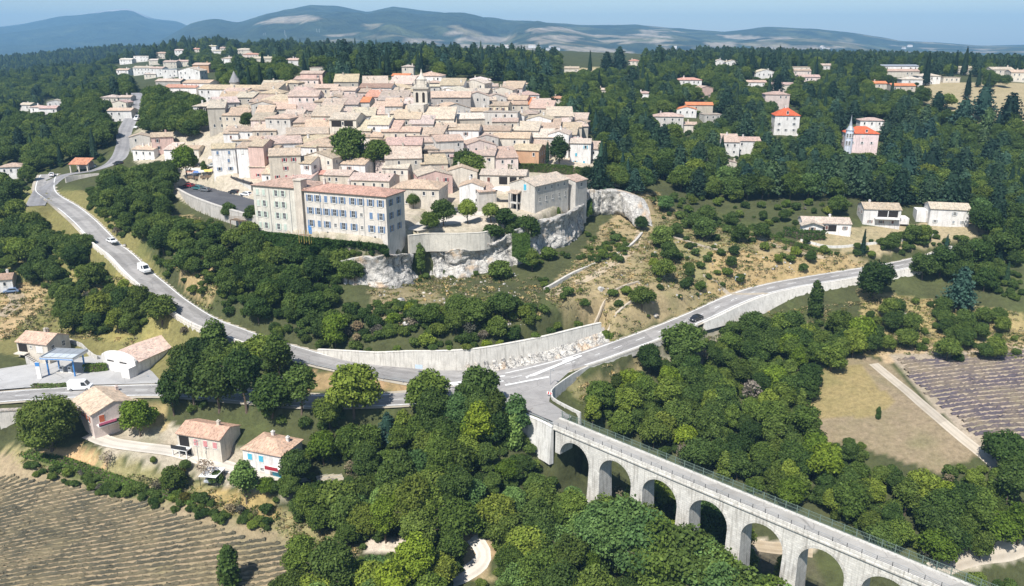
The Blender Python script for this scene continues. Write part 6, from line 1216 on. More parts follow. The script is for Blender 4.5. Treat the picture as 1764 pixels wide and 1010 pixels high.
# ---------------------------------------------------------------- keep-clear areas of the picture (things the trees must not hide) and woods
CLEAR = [(1375,366,1466,402),(1488,350,1556,392),(1600,350,1673,390),(1456,205,1514,262),(1335,184,1380,232),
 (22,565,110,622),(78,605,156,660),(170,575,240,640),(288,714,398,780),(410,742,510,800),(150,670,218,742),(112,272,154,296),(0,275,36,292),
 (445,310,708,394),(700,300,760,340),(785,285,1012,352),(870,330,925,370),(980,240,1025,272),(700,378,830,400),(38,176,50,192),(70,170,108,192),(300,288,445,372),(225,172,245,205),(196,235,222,262),(72,302,92,345),(590,604,1040,640),(1270,482,1480,540),(690,425,905,462),(930,370,1005,430),(1005,325,1096,396),(60,655,285,690),(180,410,260,475),(1085,340,1120,440),(795,925,845,995),(1500,625,1720,800),(1130,540,1200,560),(950,450,1110,490),(635,928,695,952),(545,798,595,830),(155,755,285,785),(450,648,540,690),(905,660,975,735),(1020,745,1098,835),(1290,905,1345,985),(1380,955,1455,1010),(1600,960,1764,990),(715,118,745,170),(965,100,1080,116)]
for u, v, w, h, cx, cy, grp in CLEARH:
    if grp.startswith('houses of the hill') or 'manor' in grp: continue
    k = F0/math.hypot(cx, cy); CLEAR.append((u-w*.42*k, v-1.6*k, u+w*.42*k, v+min(h, 6)*.55*k))
CLA = np.array(CLEAR, float)
def clear_hit(u, v, ru, rv): return ((u+ru*.5 > CLA[:, 0]) & (u-ru*.5 < CLA[:, 2]) & (v+rv*.6 > CLA[:, 1]) & (v-rv*.9 < CLA[:, 3])).any()
HPA = np.array([h[3:9] for h in HOUSES], float)
def hgap(x, y):
    dx, dy = x-HPA[:, 0], y-HPA[:, 1]; lx, ly = np.abs(dx*HPA[:, 2]+dy*HPA[:, 3])-HPA[:, 4], np.abs(-dx*HPA[:, 3]+dy*HPA[:, 2])-HPA[:, 5]; return float(np.maximum(lx, ly).min())
WOODS = [ # name, outline of the crowns in the picture, spacing, kinds with weights, scale range, tints, keep share
 ('near', 'the wood in front of the viaduct', [(470,805),(520,770),(640,765),(690,705),(790,720),(860,712),(905,745),(960,740),(1010,800),(1035,850),(1110,850),(1210,865),(1270,900),(1290,960),(1360,990),(1400,1040),(1380,1110),(560,1110),(500,1040),(510,990),(570,975),(640,950),(540,900),(470,880)], 3.9, dict(broadleaf=5, valley=2.6, tall=1.2, shrub=1.4, column=.5, bare=.3), (.55,1.0), ['mid','mid','light','dark','light','mid','pale','yellow','olive'], .96),
 ('roadside', 'the wood between the farmhouses and the lower road', [(285,660),(300,625),(390,600),(480,600),(500,640),(545,690),(640,655),(672,690),(720,705),(690,770),(540,775),(500,735),(400,705),(290,705)], 3.8, dict(broadleaf=6, tall=3, shrub=1.5, spruce=.4), (.6,1.05), ['mid','mid','light','dark','light','olive'], .97),
 ('east wood', 'the wood beyond the viaduct', [(985,700),(1060,660),(1110,640),(1190,600),(1250,560),(1330,545),(1480,565),(1492,600),(1400,640),(1385,745),(1490,765),(1600,800),(1690,800),(1764,770),(1764,930),(1640,960),(1570,955),(1400,870),(1200,795),(1040,725)], 3.8, dict(broadleaf=7, tall=1.4, shrub=1.8, bare=.35, column=.3), (.5,.88), ['mid','dark','mid','light','light','olive','yellow'], .96),
 ('ivy', 'the dark ivy thicket below the long block', [(372,440),(425,395),(640,418),(645,452),(590,480),(560,530),(480,545),(380,525)], 2.7, dict(broadleaf=4, shrub=4), (.5,.85), ['dark','mid','dark'], 1),
 ('slope', 'the brushy slope above the long retaining wall', [(460,560),(550,530),(640,522),(700,520),(790,524),(900,508),(935,516),(1000,545),(1020,562),(900,588),(760,602),(620,602),(500,585)], 2.8, dict(shrub=7, broadleaf=3.0, dry=1.0, bare=.25), (.55,1.05), ['mid','dark','olive','light','mid','yellow'], .84),
 ('west bank', 'the trees below the western road', [(0,385),(130,380),(175,430),(270,510),(300,545),(230,600),(120,545),(60,480),(0,480)], 3.9, dict(broadleaf=5, shrub=4, dry=.3), (.5,.9), ['mid','light','dark','olive'], .85),
 ('meadow', 'the rough meadow behind the filling station', [(80,480),(250,480),(350,580),(280,600),(150,590),(100,560)], 4.6, dict(shrub=6, dry=1.2, broadleaf=1.6), (.5,.95), ['olive','mid','olive'], .62),
 ('bend', 'the trees between the two arms of the western road', [(150,330),(240,290),(300,285),(305,350),(380,385),(372,470),(325,515),(255,440),(150,372)], 3.7, dict(broadleaf=6, shrub=4, dry=.3), (.5,.9), ['mid','dark','mid','olive'], .93),
 ('left slope', 'the mixed wood on the western hillside', [(-30,130),(90,118),(200,120),(235,160),(210,195),(225,210),(198,270),(110,285),(66,330),(70,380),(-30,385)], 5.6, dict(broadleaf=8, cedar=.9, spruce=.35, shrub=1), (.65,1.0), ['mid','dark','mid','light','olive','light'], .95),
 ('street trees', 'the park beside the village street', [(238,165),(345,165),(352,235),(300,225),(255,232),(240,215)], 4.8, dict(broadleaf=6), (.7,1.0), ['mid','dark','mid'], 1),
 ('village edge', 'the trees on the eastern edge of the village', [(905,150),(1000,130),(1120,150),(1125,280),(1100,335),(1040,330),(1010,260),(1030,225),(940,200)], 5.0, dict(broadleaf=6, cedar=1.2, spruce=.5), (.65,1.0), ['mid','dark','deep','blue'], 1),
 ('crown belt', 'the conifer belt behind the village', [(190,100),(330,80),(560,84),(700,90),(800,98),(900,100),(1110,108),(1110,150),(900,145),(830,125),(640,140),(560,135),(400,125),(330,110),(200,105)], 8.2, dict(cedar=5, spruce=2, broadleaf=4.5), (.6,1.15), ['deep','dark','mid','blue'], .97),
 ('garden trees', 'the gardens behind the long white house', [(380,118),(480,112),(540,125),(640,130),(640,152),(480,158),(385,150)], 5.8, dict(cedar=3, broadleaf=4, spruce=1), (.7,1.0), ['deep','mid','dark','blue'], 1),
 ('right slope', 'the mixed wood on the eastern hillside', [(1110,100),(1300,105),(1500,120),(1590,150),(1590,200),(1764,215),(1764,400),(1690,395),(1600,345),(1480,335),(1300,330),(1200,335),(1130,300)], 5.9, dict(broadleaf=6.5, cedar=3.0, spruce=.35), (.68,1.02), ['mid','dark','light','olive','mid','blue'], .97),
 ('plateau', 'the garden trees of the plateau', [(1110,100),(1300,90),(1764,100),(1764,150),(1600,150),(1400,140),(1110,130)], 9.0, dict(broadleaf=4, cedar=3, spruce=2), (.7,1.0), ['deep','dark','mid','olive'], .8),
 ('terraces', 'the dry terraces below the rock', [(960,510),(1100,340),(1130,320),(1300,335),(1480,340),(1480,430),(1420,455),(1250,505),(1060,578)], 4.3, dict(shrub=8, broadleaf=1.8, dry=.3), (.22,.85), ['mid','olive','dark','light','grey'], .72),
 ('orchard', 'the orchard above the purple lavender', [(1490,510),(1600,500),(1764,530),(1764,600),(1600,608),(1500,600)], 4.8, dict(broadleaf=4, shrub=3), (.5,.74), ['olive','mid','dark'], .8),
 ('lane', 'the trees below the three homes', [(1480,410),(1600,400),(1764,395),(1764,520),(1640,470),(1560,440),(1490,432)], 4.8, dict(broadleaf=6, shrub=2, spruce=1.2), (.5,.8), ['dark','mid','dark'], .95),
 ('hedge bank', 'the overgrown bank above the lavender field', [(40,780),(110,786),(210,816),(330,838),(470,872),(460,902),(330,868),(200,840),(60,802)], 1.7, dict(shrub=7, dry=.6), (.3,.6), ['mid','dark','light','mid'], .85),
 ('farm trees', 'the gardens of the farmhouses', [(200,820),(280,790),(380,800),(500,830),(560,800),(520,870),(440,870),(300,850)], 3.6, dict(shrub=5, broadleaf=2.4, dry=1), (.4,.75), ['mid','dark','olive','brown'], .7),
 ('south edge', 'the thicket along the lower frame', [(470,1012),(500,985),(560,985),(640,960),(780,985),(780,1080),(430,1080)], 3.4, dict(shrub=5, broadleaf=3), (.5,.8), ['olive','light','mid'], 1),
 ('far corner', 'the riverside scrub beyond the viaduct end', [(1640,985),(1764,955),(1764,1080),(1660,1040)], 3.4, dict(shrub=6, broadleaf=2), (.5,.8), ['mid','dark'], 1),
 ('cliff shrubs', 'the ledges of the grey crag', [(700,425),(930,400),(1000,350),(1100,345),(1100,400),(940,440),(905,450),(700,470)], 3.2, dict(shrub=6), (.3,.6), ['mid','dark'], .38),
 ('green terrace', 'the green terrace under the overhanging rock', [(925,470),(1010,420),(1100,392),(1105,410),(1010,455),(940,490)], 2.6, dict(shrub=6), (.3,.55), ['light','mid'], .95),
 ('yards', 'the courtyards among the village roofs', [(400,190),(700,170),(900,200),(1000,250),(800,300),(560,310),(430,280)], 17, dict(shrub=4, broadleaf=1.5), (.4,.6), ['mid','dark'], .5),
]
# a screen of slender pale trees in front of the viaduct's piers
for i in range(22):
    q = 9+i*2.6; nv = -rng.uniform(3.2, 9); p = VA[:2]+vd*q+vn*nv; z = float(ground(*p)); hh = (DZ-4.6-rng.uniform(0, 3.5)+(1.5 if 24 < q < 40 else 0)-(3.0 if q < 17 else 0)-(2.5 if q > 44 else 0)-z); s = hh/12
    if .35 < s < 1.7: tree('valley', p[0], p[1], s*12/14, ['pale','light','pale','mid'][i % 4], None, 1.0, zone=0)
CAP = dict(valley=200, broadleaf=290, tall=140, shrub=290, dry=60, spruce=120, cedar=170, bare=40, column=60)
cands = []
for zi, (zn, zd, poly, sp, kinds, (s0, s1), tints, keep) in enumerate(WOODS):
    P = np.array(poly, float); xs = []
    corner = [hit(min(max(a, -40), 1800), min(max(b, 78), 1100), 3.0) for a, b in poly]; cx = [p[0] for p in corner]; cy = [p[1] for p in corner]
    gx, gy = np.meshgrid(np.arange(min(cx)-15, max(cx)+15, sp), np.arange(max(60, min(cy)-15), min(max(cy)+25, 1150), sp*.9)); gx = gx+(np.arange(gx.shape[0])[:, None] % 2)*sp*.5
    gx = (gx+rng.uniform(-.34, .34, gx.shape)*sp).ravel(); gy = (gy+rng.uniform(-.34, .34, gy.shape)*sp).ravel(); gz = ground(gx, gy); u, v, c = proj(gx, gy, gz+3.0)
    ok = inpoly(u, v, poly) & (c > 40) & (rng.uniform(size=len(gx)) < keep) & seen(gx, gy, gz+4.0); gx, gy, gz = gx[ok], gy[ok], gz[ok]
    ks = list(kinds); pw = np.array([kinds[k] for k in ks], float); pw /= pw.sum()
    gap = np.full(len(gx), 99.); nearm = gy < 440
    if nearm.any(): gap[nearm] = road_gap(gx[nearm], gy[nearm])
    for x, y, z, g in zip(gx, gy, gz, gap):
        k = ks[rng.choice(len(ks), p=pw)]; s = rng.uniform(s0, s1); w, h = SIZE[k]; rw = w*s*.5
        if g < max(.8, rw*.72): continue
        if hgap(x, y) < rw*.55+.3: continue
        sv = (x-VA[0])*vd[0]+(y-VA[1])*vd[1]; nv = (x-VA[0])*vn[0]+(y-VA[1])*vn[1]
        if sv > -4 and -rw*.8-1.0 < nv < VW+rw*.8+1.0: continue
        if sv > -6 and -16 < nv <= 0: s = min(s, (DZ-5.5-z)/h)
        if sv > -6 and VW < nv < 14: s = min(s, (DZ-1.5-z)/h)
        if s < .2: continue
        uc, vc, c = proj(x, y, z+h*s*.55); pw_ = F0/c
        if clear_hit(uc, vc, rw*pw_, h*s*.45*pw_): continue
        cands.append((k, x, y, s, tints[int(rng.integers(len(tints)))], zi, pw_*w*s))
cands.sort(key=lambda q: -q[-1])
# a tree may not stand inside a taller one
kept, grid = [], {}
for q in cands:
    k, x, y, s = q[:4]; r = SIZE[k][0]*s*.5; key = (int(x//8), int(y//8)); bad = False
    for i in (-1, 0, 1):
        for j in (-1, 0, 1):
            for X, Y, R in grid.get((key[0]+i, key[1]+j), ()):
                if math.hypot(X-x, Y-y) < .30*(R+r): bad = True
    for X, Y, R in TPOS[:60]:
        if math.hypot(X-x, Y-y) < .6*(R+r): bad = True
    if bad: continue
    grid.setdefault(key, []).append((x, y, r)); kept.append(q)
rest = []; cnt = {}
for q in kept:
    k = q[0]; cnt[k] = cnt.get(k, 0)+1
    if cnt[k] <= CAP.get(k, 100): tree(k, q[1], q[2], q[3], q[4], zone=q[5])
    else: rest.append(q)
print('trees', len(kept), {k: n for k, n in cnt.items()}, 'rest', len(rest))
# ---------------------------------------------------------------- the woods nobody could count: one object per stand
def wood(name, pts, meshes, mats, tints, loc_scale):
    """instances of a few trees on points; one object of kind stuff"""
    me = bpy.data.meshes.new(name); me.vertices.add(len(pts)); me.vertices.foreach_set('co', np.array([p[:3] for p in pts], np.float32).ravel())
    for nm, arr in (('size', [p[3] for p in pts]), ('turn', rng.uniform(0, 6.28, len(pts)))): a = me.attributes.new(nm, 'FLOAT', 'POINT'); a.data.foreach_set('value', np.array(arr, np.float32))
    a = me.attributes.new('pick', 'INT', 'POINT'); a.data.foreach_set('value', rng.integers(0, len(meshes), len(pts)).astype(np.int32))
    o = link(name, me); struct(o, 'stuff')
    g = bpy.data.node_groups.new(name, 'GeometryNodeTree'); g.interface.new_socket('Geometry', in_out='INPUT', socket_type='NodeSocketGeometry'); g.interface.new_socket('Geometry', in_out='OUTPUT', socket_type='NodeSocketGeometry')
    N = g.nodes; gi, go = N.new('NodeGroupInput'), N.new('NodeGroupOutput'); last = None; join = N.new('GeometryNodeJoinGeometry')
    for i, ob in enumerate(meshes):
        info = N.new('GeometryNodeObjectInfo'); info.inputs['Object'].default_value = ob; info.inputs['As Instance'].default_value = True; inst = N.new('GeometryNodeInstanceOnPoints')
        at_ = N.new('GeometryNodeInputNamedAttribute'); at_.data_type = 'INT'; at_.inputs['Name'].default_value = 'pick'; cmp_ = N.new('FunctionNodeCompare'); cmp_.data_type = 'INT'; cmp_.operation = 'EQUAL'; cmp_.inputs[3].default_value = i
        g.links.new(at_.outputs[0], cmp_.inputs[2]); g.links.new(cmp_.outputs[0], inst.inputs['Selection'])
        sz = N.new('GeometryNodeInputNamedAttribute'); sz.data_type = 'FLOAT'; sz.inputs['Name'].default_value = 'size'; g.links.new(sz.outputs[0], inst.inputs['Scale'])
        tn = N.new('GeometryNodeInputNamedAttribute'); tn.data_type = 'FLOAT'; tn.inputs['Name'].default_value = 'turn'; cx = N.new('ShaderNodeCombineXYZ'); g.links.new(tn.outputs[0], cx.inputs[2]); g.links.new(cx.outputs[0], inst.inputs['Rotation'])
        g.links.new(gi.outputs[0], inst.inputs['Points']); g.links.new(info.outputs['Geometry'], inst.inputs['Instance']); g.links.new(inst.outputs[0], join.inputs[0])
    g.links.new(join.outputs[0], go.inputs[0]); md = o.modifiers.new('wood', 'NODES'); md.node_group = g; return o
PROTO = {}
def proto(k, i):
    """hidden source tree far below the ground for the woods' copies"""
    if (k, i) not in PROTO:
        o = bpy.data.objects.new('tree_source', KINDS[k][i][0]); PROTO[(k, i)] = o; o.color = (*TINT[{'cedar': ['dark', 'mid', 'deep', 'mid'][i % 4], 'spruce': 'dark'}.get(k, ['mid', 'light', 'dark', 'olive', 'mid', 'light'][i % 6])], 1)
    return PROTO[(k, i)]
by = {}
for q in rest: by.setdefault('conifer_wood' if q[0] in ('cedar', 'spruce') else 'undergrowth' if q[0] in ('shrub', 'dry') else 'woodland', []).append(q)
KSET = {'conifer_wood': [('cedar', 0), ('cedar', 1), ('cedar', 2), ('cedar', 3), ('spruce', 0), ('broadleaf', 1), ('broadleaf', 2), ('broadleaf', 3), ('tall', 0)], 'woodland': [('broadleaf', i) for i in range(6)], 'undergrowth': [('shrub', i) for i in range(4)]}
far = []                                                                # beyond the single trees: the forest runs on over the hills
def scatter(poly, sp, D0=3.0):
    out = []
    xs = np.arange(-2400, 2400, sp); ys = np.arange(380, 1690, sp); gx, gy = np.meshgrid(xs, ys); gx = (gx+rng.uniform(-.45, .45, gx.shape)*sp).ravel(); gy = (gy+rng.uniform(-.45, .45, gy.shape)*sp).ravel(); gz = ground(gx, gy)
    u, v, c = proj(gx, gy, gz+D0); ok = inpoly(u, v, poly) & (u > -60) & (u < 1830) & seen(gx, gy, gz+11); return np.c_[gx, gy, gz][ok]
TP = np.array([(t[0], t[1]) for t in TPOS])
for nm, poly, sp in (('far_forest', [(-60,84),(120,78),(200,68),(330,60),(420,70),(330,100),(200,108),(90,120),(100,135),(-60,150)], 9.0), ('skyline_wood', [(330,82),(450,84),(560,88),(700,94),(800,101),(900,104),(1110,106),(1110,114),(900,112),(560,100),(330,98)], 8.5), ('skyline_wood', [(1100,104),(1500,106),(1764,108),(1764,118),(1100,116)], 10)):
    S = scatter(poly, sp); keepm = np.ones(len(S), bool)
    for i, p in enumerate(S):
        if len(TP) and (np.hypot(TP[:, 0]-p[0], TP[:, 1]-p[1]) < 5.5).any(): keepm[i] = False; continue
        u, v, c = proj(p[0], p[1], p[2]+6)
        if clear_hit(u, v, 4*F0/c, 7*F0/c): keepm[i] = False
        if hgap(p[0], p[1]) < 3: keepm[i] = False
    S = S[keepm]; mx = rng.uniform(size=len(S)) < .72; print(nm, len(S))
    for sub, sel in (('conifer_wood', mx), ('woodland', ~mx)):
        if sel.any(): by.setdefault(nm if sub == 'conifer_wood' else sub, []).extend([(sub, p[0], p[1], rng.uniform(.55, 1.0), 'dark', 0, 0) for p in S[sel]])
for zi, (zn, zd, poly, sp, kinds, sr, tints, keep) in enumerate(WOODS):
    if zn not in ('near', 'roadside', 'east wood', 'ivy', 'slope', 'west bank', 'bend', 'left slope', 'right slope', 'village edge', 'south edge', 'lane'): continue
    sp = 2.4 if zn not in ('left slope', 'right slope', 'village edge') else 4.6; corner = [hit(min(max(a, -40), 1800), min(max(b, 78), 1100), 1.0) for a, b in poly]
    gx, gy = np.meshgrid(np.arange(min(p[0] for p in corner)-8, max(p[0] for p in corner)+8, sp), np.arange(max(60, min(p[1] for p in corner)-8), min(900, max(p[1] for p in corner)+12), sp)); gx = (gx+rng.uniform(-.45, .45, gx.shape)*sp).ravel(); gy = (gy+rng.uniform(-.45, .45, gy.shape)*sp).ravel(); gz = ground(gx, gy)
    u, v, c = proj(gx, gy, gz+1.0); ok = inpoly(u, v, poly) & seen(gx, gy, gz+2.5) & (rng.uniform(size=len(gx)) < keep*.9)
    nm_ = gy < 440; gp = np.full(len(gx), 9.); gp[ok & nm_] = road_gap(gx[ok & nm_], gy[ok & nm_]); ok &= gp > 1.3
    sv = (gx-VA[0])*vd[0]+(gy-VA[1])*vd[1]; nv = (gx-VA[0])*vn[0]+(gy-VA[1])*vn[1]; ok &= ~((sv > -4) & (nv > -1.2) & (nv < VW+1.2))
    for x, y, z, a, b, cc in zip(gx[ok], gy[ok], gz[ok], u[ok], v[ok], c[ok]):
        s = rng.uniform(.35, .8)
        if clear_hit(a, b, 1.6*s*F0/cc, 1.4*s*F0/cc) or hgap(x, y) < .9: continue
        by.setdefault('undergrowth', []).append(('shrub', x, y, s, 'mid', 0, 0))
for nm, qs in by.items():
    ks = KSET['conifer_wood' if nm not in KSET else nm]
    wood(nm, [(q[1], q[2], float(ground(q[1], q[2]))-.2, q[3]) for q in qs], [proto(*k) for k in ks], None, None, None)

# ---------------------------------------------------------------- dry grass on the open slopes
def tuft(seed, a, b):
    r = np.random.default_rng(seed); n = 26; P = np.c_[r.normal(size=(n, 2))*.38, r.uniform(.05, .22, n)]; Nn = np.c_[r.normal(size=(n, 2))*.8, np.full(n, .45)]; V, Fq = leaves(P, Nn, .2, r, .5); return np_mesh('tuft', V, Fq, a, False, {'tone': ('FLOAT', 'FACE', r.uniform(0, 1, n))})
M_STRAW = leafmat('dry grass blades', (.19,.15,.075), (.37,.305,.18), trans=.1); M_GRASSB = leafmat('green grass blades', (.07,.095,.025), (.17,.18,.06), trans=.1)
for i in range(3): KINDS.setdefault('straw', []).append((tuft(300+i, M_STRAW, 0), None)); KINDS.setdefault('sward', []).append((tuft(310+i, M_GRASSB, 0), None))
def grass_field(name, polys, sp, mixg):
    pts = []
    for poly in polys:
        corner = [hit(min(max(a, -40), 1800), min(max(b, 78), 1100)) for a, b in poly]; gx, gy = np.meshgrid(np.arange(min(p[0] for p in corner)-3, max(p[0] for p in corner)+3, sp), np.arange(max(60, min(p[1] for p in corner)-3), max(p[1] for p in corner)+3, sp)); gx = (gx+rng.uniform(-.6, .6, gx.shape)*sp).ravel(); gy = (gy+rng.uniform(-.6, .6, gy.shape)*sp).ravel(); gz = ground(gx, gy)
        u, v, c = proj(gx, gy, gz); ok = inpoly(u, v, poly) & seen(gx, gy, gz+.6) & (vnoise(gx, gy, 7, 61)+.5*rng.normal(size=len(gx)) > -.25); gp = road_gap(gx[ok], gy[ok]); q = np.c_[gx, gy, gz][ok][gp > .6]; pts += [(*p, float(rng.uniform(.6, 1.9))) for p in q]
    pts = [p for p in pts if hgap(p[0], p[1]) > .4]; g = [p for p in pts if rng.uniform() < mixg]; d = [p for p in pts if rng.uniform() >= mixg]; print(name, len(g), len(d))
    if d: wood('dry_grass', d, [proto('straw', i) for i in range(3)], None, None, None)
    if g: wood('grass', g, [proto('sward', i) for i in range(3)], None, None, None)
grass_field('slopes', [[(940,510),(1090,330),(1130,330),(1180,380),(1480,440),(1500,460),(1250,510),(1050,590),(1000,560)], [(640,480),(760,470),(930,480),(930,560),(640,560)], [(960,640),(1120,615),(1100,660),(1000,700)]], 1.05, .45)
grass_field('meadows', [[(0,480),(240,470),(300,560),(240,600),(60,570),(0,590)], [(280,370),(380,380),(375,540),(320,520)], [(40,775),(300,830),(470,870),(640,945),(600,960),(440,905),(250,850),(40,805)], [(1480,500),(1764,540),(1764,616),(1480,612)], [(1200,640),(1110,615),(1200,590),(1300,540),(1480,520),(1480,560),(1300,560)]], 1.0, .5)

# ---------------------------------------------------------------- ivy that hangs down the bank below the long block, and over the walls
def ivy(name, tops, foots, n, leaf, out, label, cat, tint, mass=True):
    A, B = catmull(cps(tops), 1.5), catmull(cps(foots), 1.5); r = np.random.default_rng(n); sA = np.linspace(0, 1, len(A)); sB = np.linspace(0, 1, len(B))
    def pt(a, b): 
        p = np.stack([np.interp(a, sA, A[:, i])*(1-b)+np.interp(a, sB, B[:, i])*b for i in range(3)], -1); d = p[:, :2]/np.linalg.norm(p[:, :2], axis=1)[:, None]
        bul = out*np.sin(np.clip(b, 0, 1)*2.6+.25)*(.7+.55*vnoise(p[:, 0], p[:, 2]*1.3, 3.2, 71)+.35*vnoise(p[:, 0], p[:, 2]*1.3, 1.4, 72)); p[:, :2] -= d*bul[:, None]; return p
    a, b = r.uniform(0, 1, n), r.uniform(0, 1.0, n); P = pt(a, b)+r.normal(size=(n, 3))*.14; e = .02; du = pt(np.clip(a+e, 0, 1.02), b)-pt(np.clip(a-e, -.02, 1), b); dv = pt(a, b+e)-pt(a, b-e); Nn = np.cross(du, dv); Nn *= np.sign(-(Nn*P).sum(1)+Nn[:, 2]*60)[:, None]; Nn = Nn/(np.linalg.norm(Nn, axis=1)[:, None]+1e-9)+r.normal(size=(n, 3))*.55; c = P.mean(0); c[2] = P[:, 2].min()
    V, Fq = leaves(P-c, Nn, leaf, r); o = thing(name, tuple(c), 0, label, cat); link('foliage', np_mesh('foliage', V, Fq, M_LEAF, False, {'tone': ('FLOAT', 'FACE', np.clip(.5+.28*r.normal(size=n), 0, 1))}), o, tint)
    ga, gb = np.meshgrid(np.linspace(0, 1, 60), np.linspace(0, 1, 14)); Q = pt(ga.ravel(), gb.ravel())-c; q = Q+c; d = q[:, :2]/np.linalg.norm(q[:, :2], axis=1)[:, None]; Q[:, :2] += d*.35; I = np.arange(60*14).reshape(14, 60); link('stems', np_mesh('stems', Q, np.stack([I[:-1, :-1], I[:-1, 1:], I[1:, 1:], I[1:, :-1]], -1).reshape(-1, 4), M_LEAF, True, {'tone': ('FLOAT', 'FACE', np.full(13*59, .1))}), o, tint)
ivy('ivy', '425 393 50.2|446 396 50.6|520 406 50.5|575 412 50.4|640 418 50.6|667 423 50.9', '400 470 60|470 470 62|540 470 61.5|600 466 60.5|642 456 58|672 446 55.5', 12000, .30, 3.0, 'thick dark ivy bank draped under the long cream block', 'ivy', (.62,.78,.68))
ivy('ivy', '303 352 51.5|330 362 52|380 380 52.6|430 396 53', '300 400 56|340 420 58|390 440 59|425 460 60', 5500, .28, 2.4, 'green creeper bank below the stained car park wall', 'ivy', (.85,.95,.8))
ivy('ivy', '882 402 51.6|898 402 51.6|912 398 51.5', '882 440 57|902 452 58.5|916 458 59', 1500, .22, 1.7, 'dark creeper hanging in the cleft left of the manor crag', 'ivy', (.75,.85,.7))
ivy('ivy', '1003 340 47.6|1012 338 47.4|1020 336 47.3', '1003 372 53|1012 372 53|1020 368 52', 700, .2, 1.4, 'creeper hanging between the manor annexe and the overhanging rock', 'ivy', (.8,.9,.75))
# bushes that hang over the long retaining wall
wt = base; r_ = np.random.default_rng(9); i = 6
LBL = 0
while i < len(wt)-3:
    T_ = wt[i+1, :2]-wt[i-1, :2]; T_ /= np.linalg.norm(T_); n_ = np.array([-T_[1], T_[0]]); q = wt[i, :2]+n_*r_.uniform(.5, 1.3); s = float(r_.uniform(.35, .62)); o = tree('shrub', q[0], q[1], s, ['mid','olive','dark','light'][int(r_.integers(4))], float(wt[i, 2]+wt[i, 3]-.55), 1.0, zone=4); i += int(r_.integers(2, 5))
# small bushes sprouting from the wall under the eastern road

# ---------------------------------------------------------------- lavender rows, one object per row
def rowmat(name, a, b, c):
    t = NT(name, .95, .1); p = t.pos(); f = t.noise(1.1, 4, .7, p); g = t.noise(.13, 3, .6, p); k = t.mix(t.math('MULTIPLY', t.ramp(f, [(.3, .3), (.65, 1)]), t.attr('tone', 'Fac')), a, b); t.base(t.mix(t.ramp(g, [(.42, 0), (.66, .8)]), k, c)); return t.m
M_CUT = rowmat('cut lavender rows', (.07,.066,.045), (.22,.195,.15), (.20,.165,.10)); M_LAV = rowmat('flowering lavender rows', (.085,.075,.085), (.275,.20,.235), (.24,.195,.13))
def lavender(poly_px, D, ang, gap, w, h, mat, label, group, D2=None):
    poly = [tuple(hit(u, v)[:2]) for u, v in poly_px]; P = np.array(poly); a = rad(ang); d = np.array([math.cos(a), math.sin(a)]); n = np.array([-d[1], d[0]]); lo, hi = (P@n).min(), (P@n).max(); k = 0; ROWS = []; r = np.random.default_rng(77)
    for off in np.arange(lo+gap*.5, hi, gap):
        s0, s1 = (P@d).min(), (P@d).max(); s = np.arange(s0, s1, .55); q = s[:, None]*d+off*n; m = inpoly(q[:, 0], q[:, 1], poly)
        if m.sum() < 6: continue
        q = q[np.nonzero(m)[0][0]:np.nonzero(m)[0][-1]+1]; e0, e1 = int(r.integers(0, 4)), int(r.integers(1, 5)); q = q[e0:-e1]
        if len(q) < 5: continue
        L = len(q); jit = r.normal(size=L)*.05; hh = np.clip(h*(1+.32*r.normal(size=L)), .04, None)*np.where(r.uniform(size=L) < .09, .25, 1); ww = w*(1+.2*r.normal(size=L)); z = ground(q[:, 0], q[:, 1]); V = []
        for f, g in ((-1, -.12), (-.8, .62), (-.1, 1.05), (.75, .66), (1, -.12)): c_ = q+n*(f*ww*.5+jit)[:, None]; V.append(np.c_[c_, z+g*hh+r.normal(size=L)*.035*(g > 0)])
        V = np.stack(V, 1); o0 = V[0, 2].copy(); I = np.arange(L*5).reshape(L, 5); Fq = np.stack([I[:-1, :-1], I[1:, :-1], I[1:, 1:], I[:-1, 1:]], -1).reshape(-1, 4)
        kk = int(L*6.5); i_ = r.integers(0, L-1, kk); f_ = r.uniform(0, 1, kk)[:, None]; pc = V[i_, 2]*(1-f_)+V[i_+1, 2]*f_; sd = r.uniform(-1, 1, kk)[:, None]; pc = pc+np.c_[n*sd*w*.46, -(sd[:, 0]**2)*h*.7+r.normal(size=kk)*.06]
        Vl, Fl = leaves(pc, np.c_[n*sd*.7, np.full(kk, .8)]+r.normal(size=(kk, 3))*.5, .19, r, .6); VV = np.vstack([V.reshape(-1, 3), Vl])-o0; FF = np.vstack([Fq[:, ::-1], Fl+L*5])
        o = link('lavender_row', np_mesh('lavender_row', VV, FF, mat, False, {'tone': ('FLOAT', 'FACE', np.r_[np.full(len(Fq), .1), np.clip(.5+.3*r.normal(size=kk), 0, 1)])}), None, None, tuple(float(t) for t in o0)); ROWS.append((o, float(proj(*o0)[1]))); k += 1
    ROWS.sort(key=lambda q: q[1])
    for i, (o, _) in enumerate(ROWS): n = i+1; tag(o, f"{label}, {'topmost' if i == 0 else 'lowest' if i == len(ROWS)-1 else str(n)+('th' if 10 <= n % 100 <= 20 else {1: 'st', 2: 'nd', 3: 'rd'}.get(n % 10, 'th'))+' from the top'}", 'lavender row', group)
lavender([(-40,812),(60,822),(150,836),(260,862),(360,898),(450,925),(565,946),(640,958),(590,985),(500,1012),(440,1060),(-100,1060)], 90, 15.4, 1.27, .72, .36, M_CUT, 'mown brown lavender row by the farmhouses', 'rows of the mown lavender field')
lavender([(1535,620),(1790,603),(1800,830),(1705,790),(1660,740),(1600,690)], 82, 10, 1.55, .85, .45, M_LAV, 'purple lavender row beyond the pale track', 'rows of the purple lavender field')

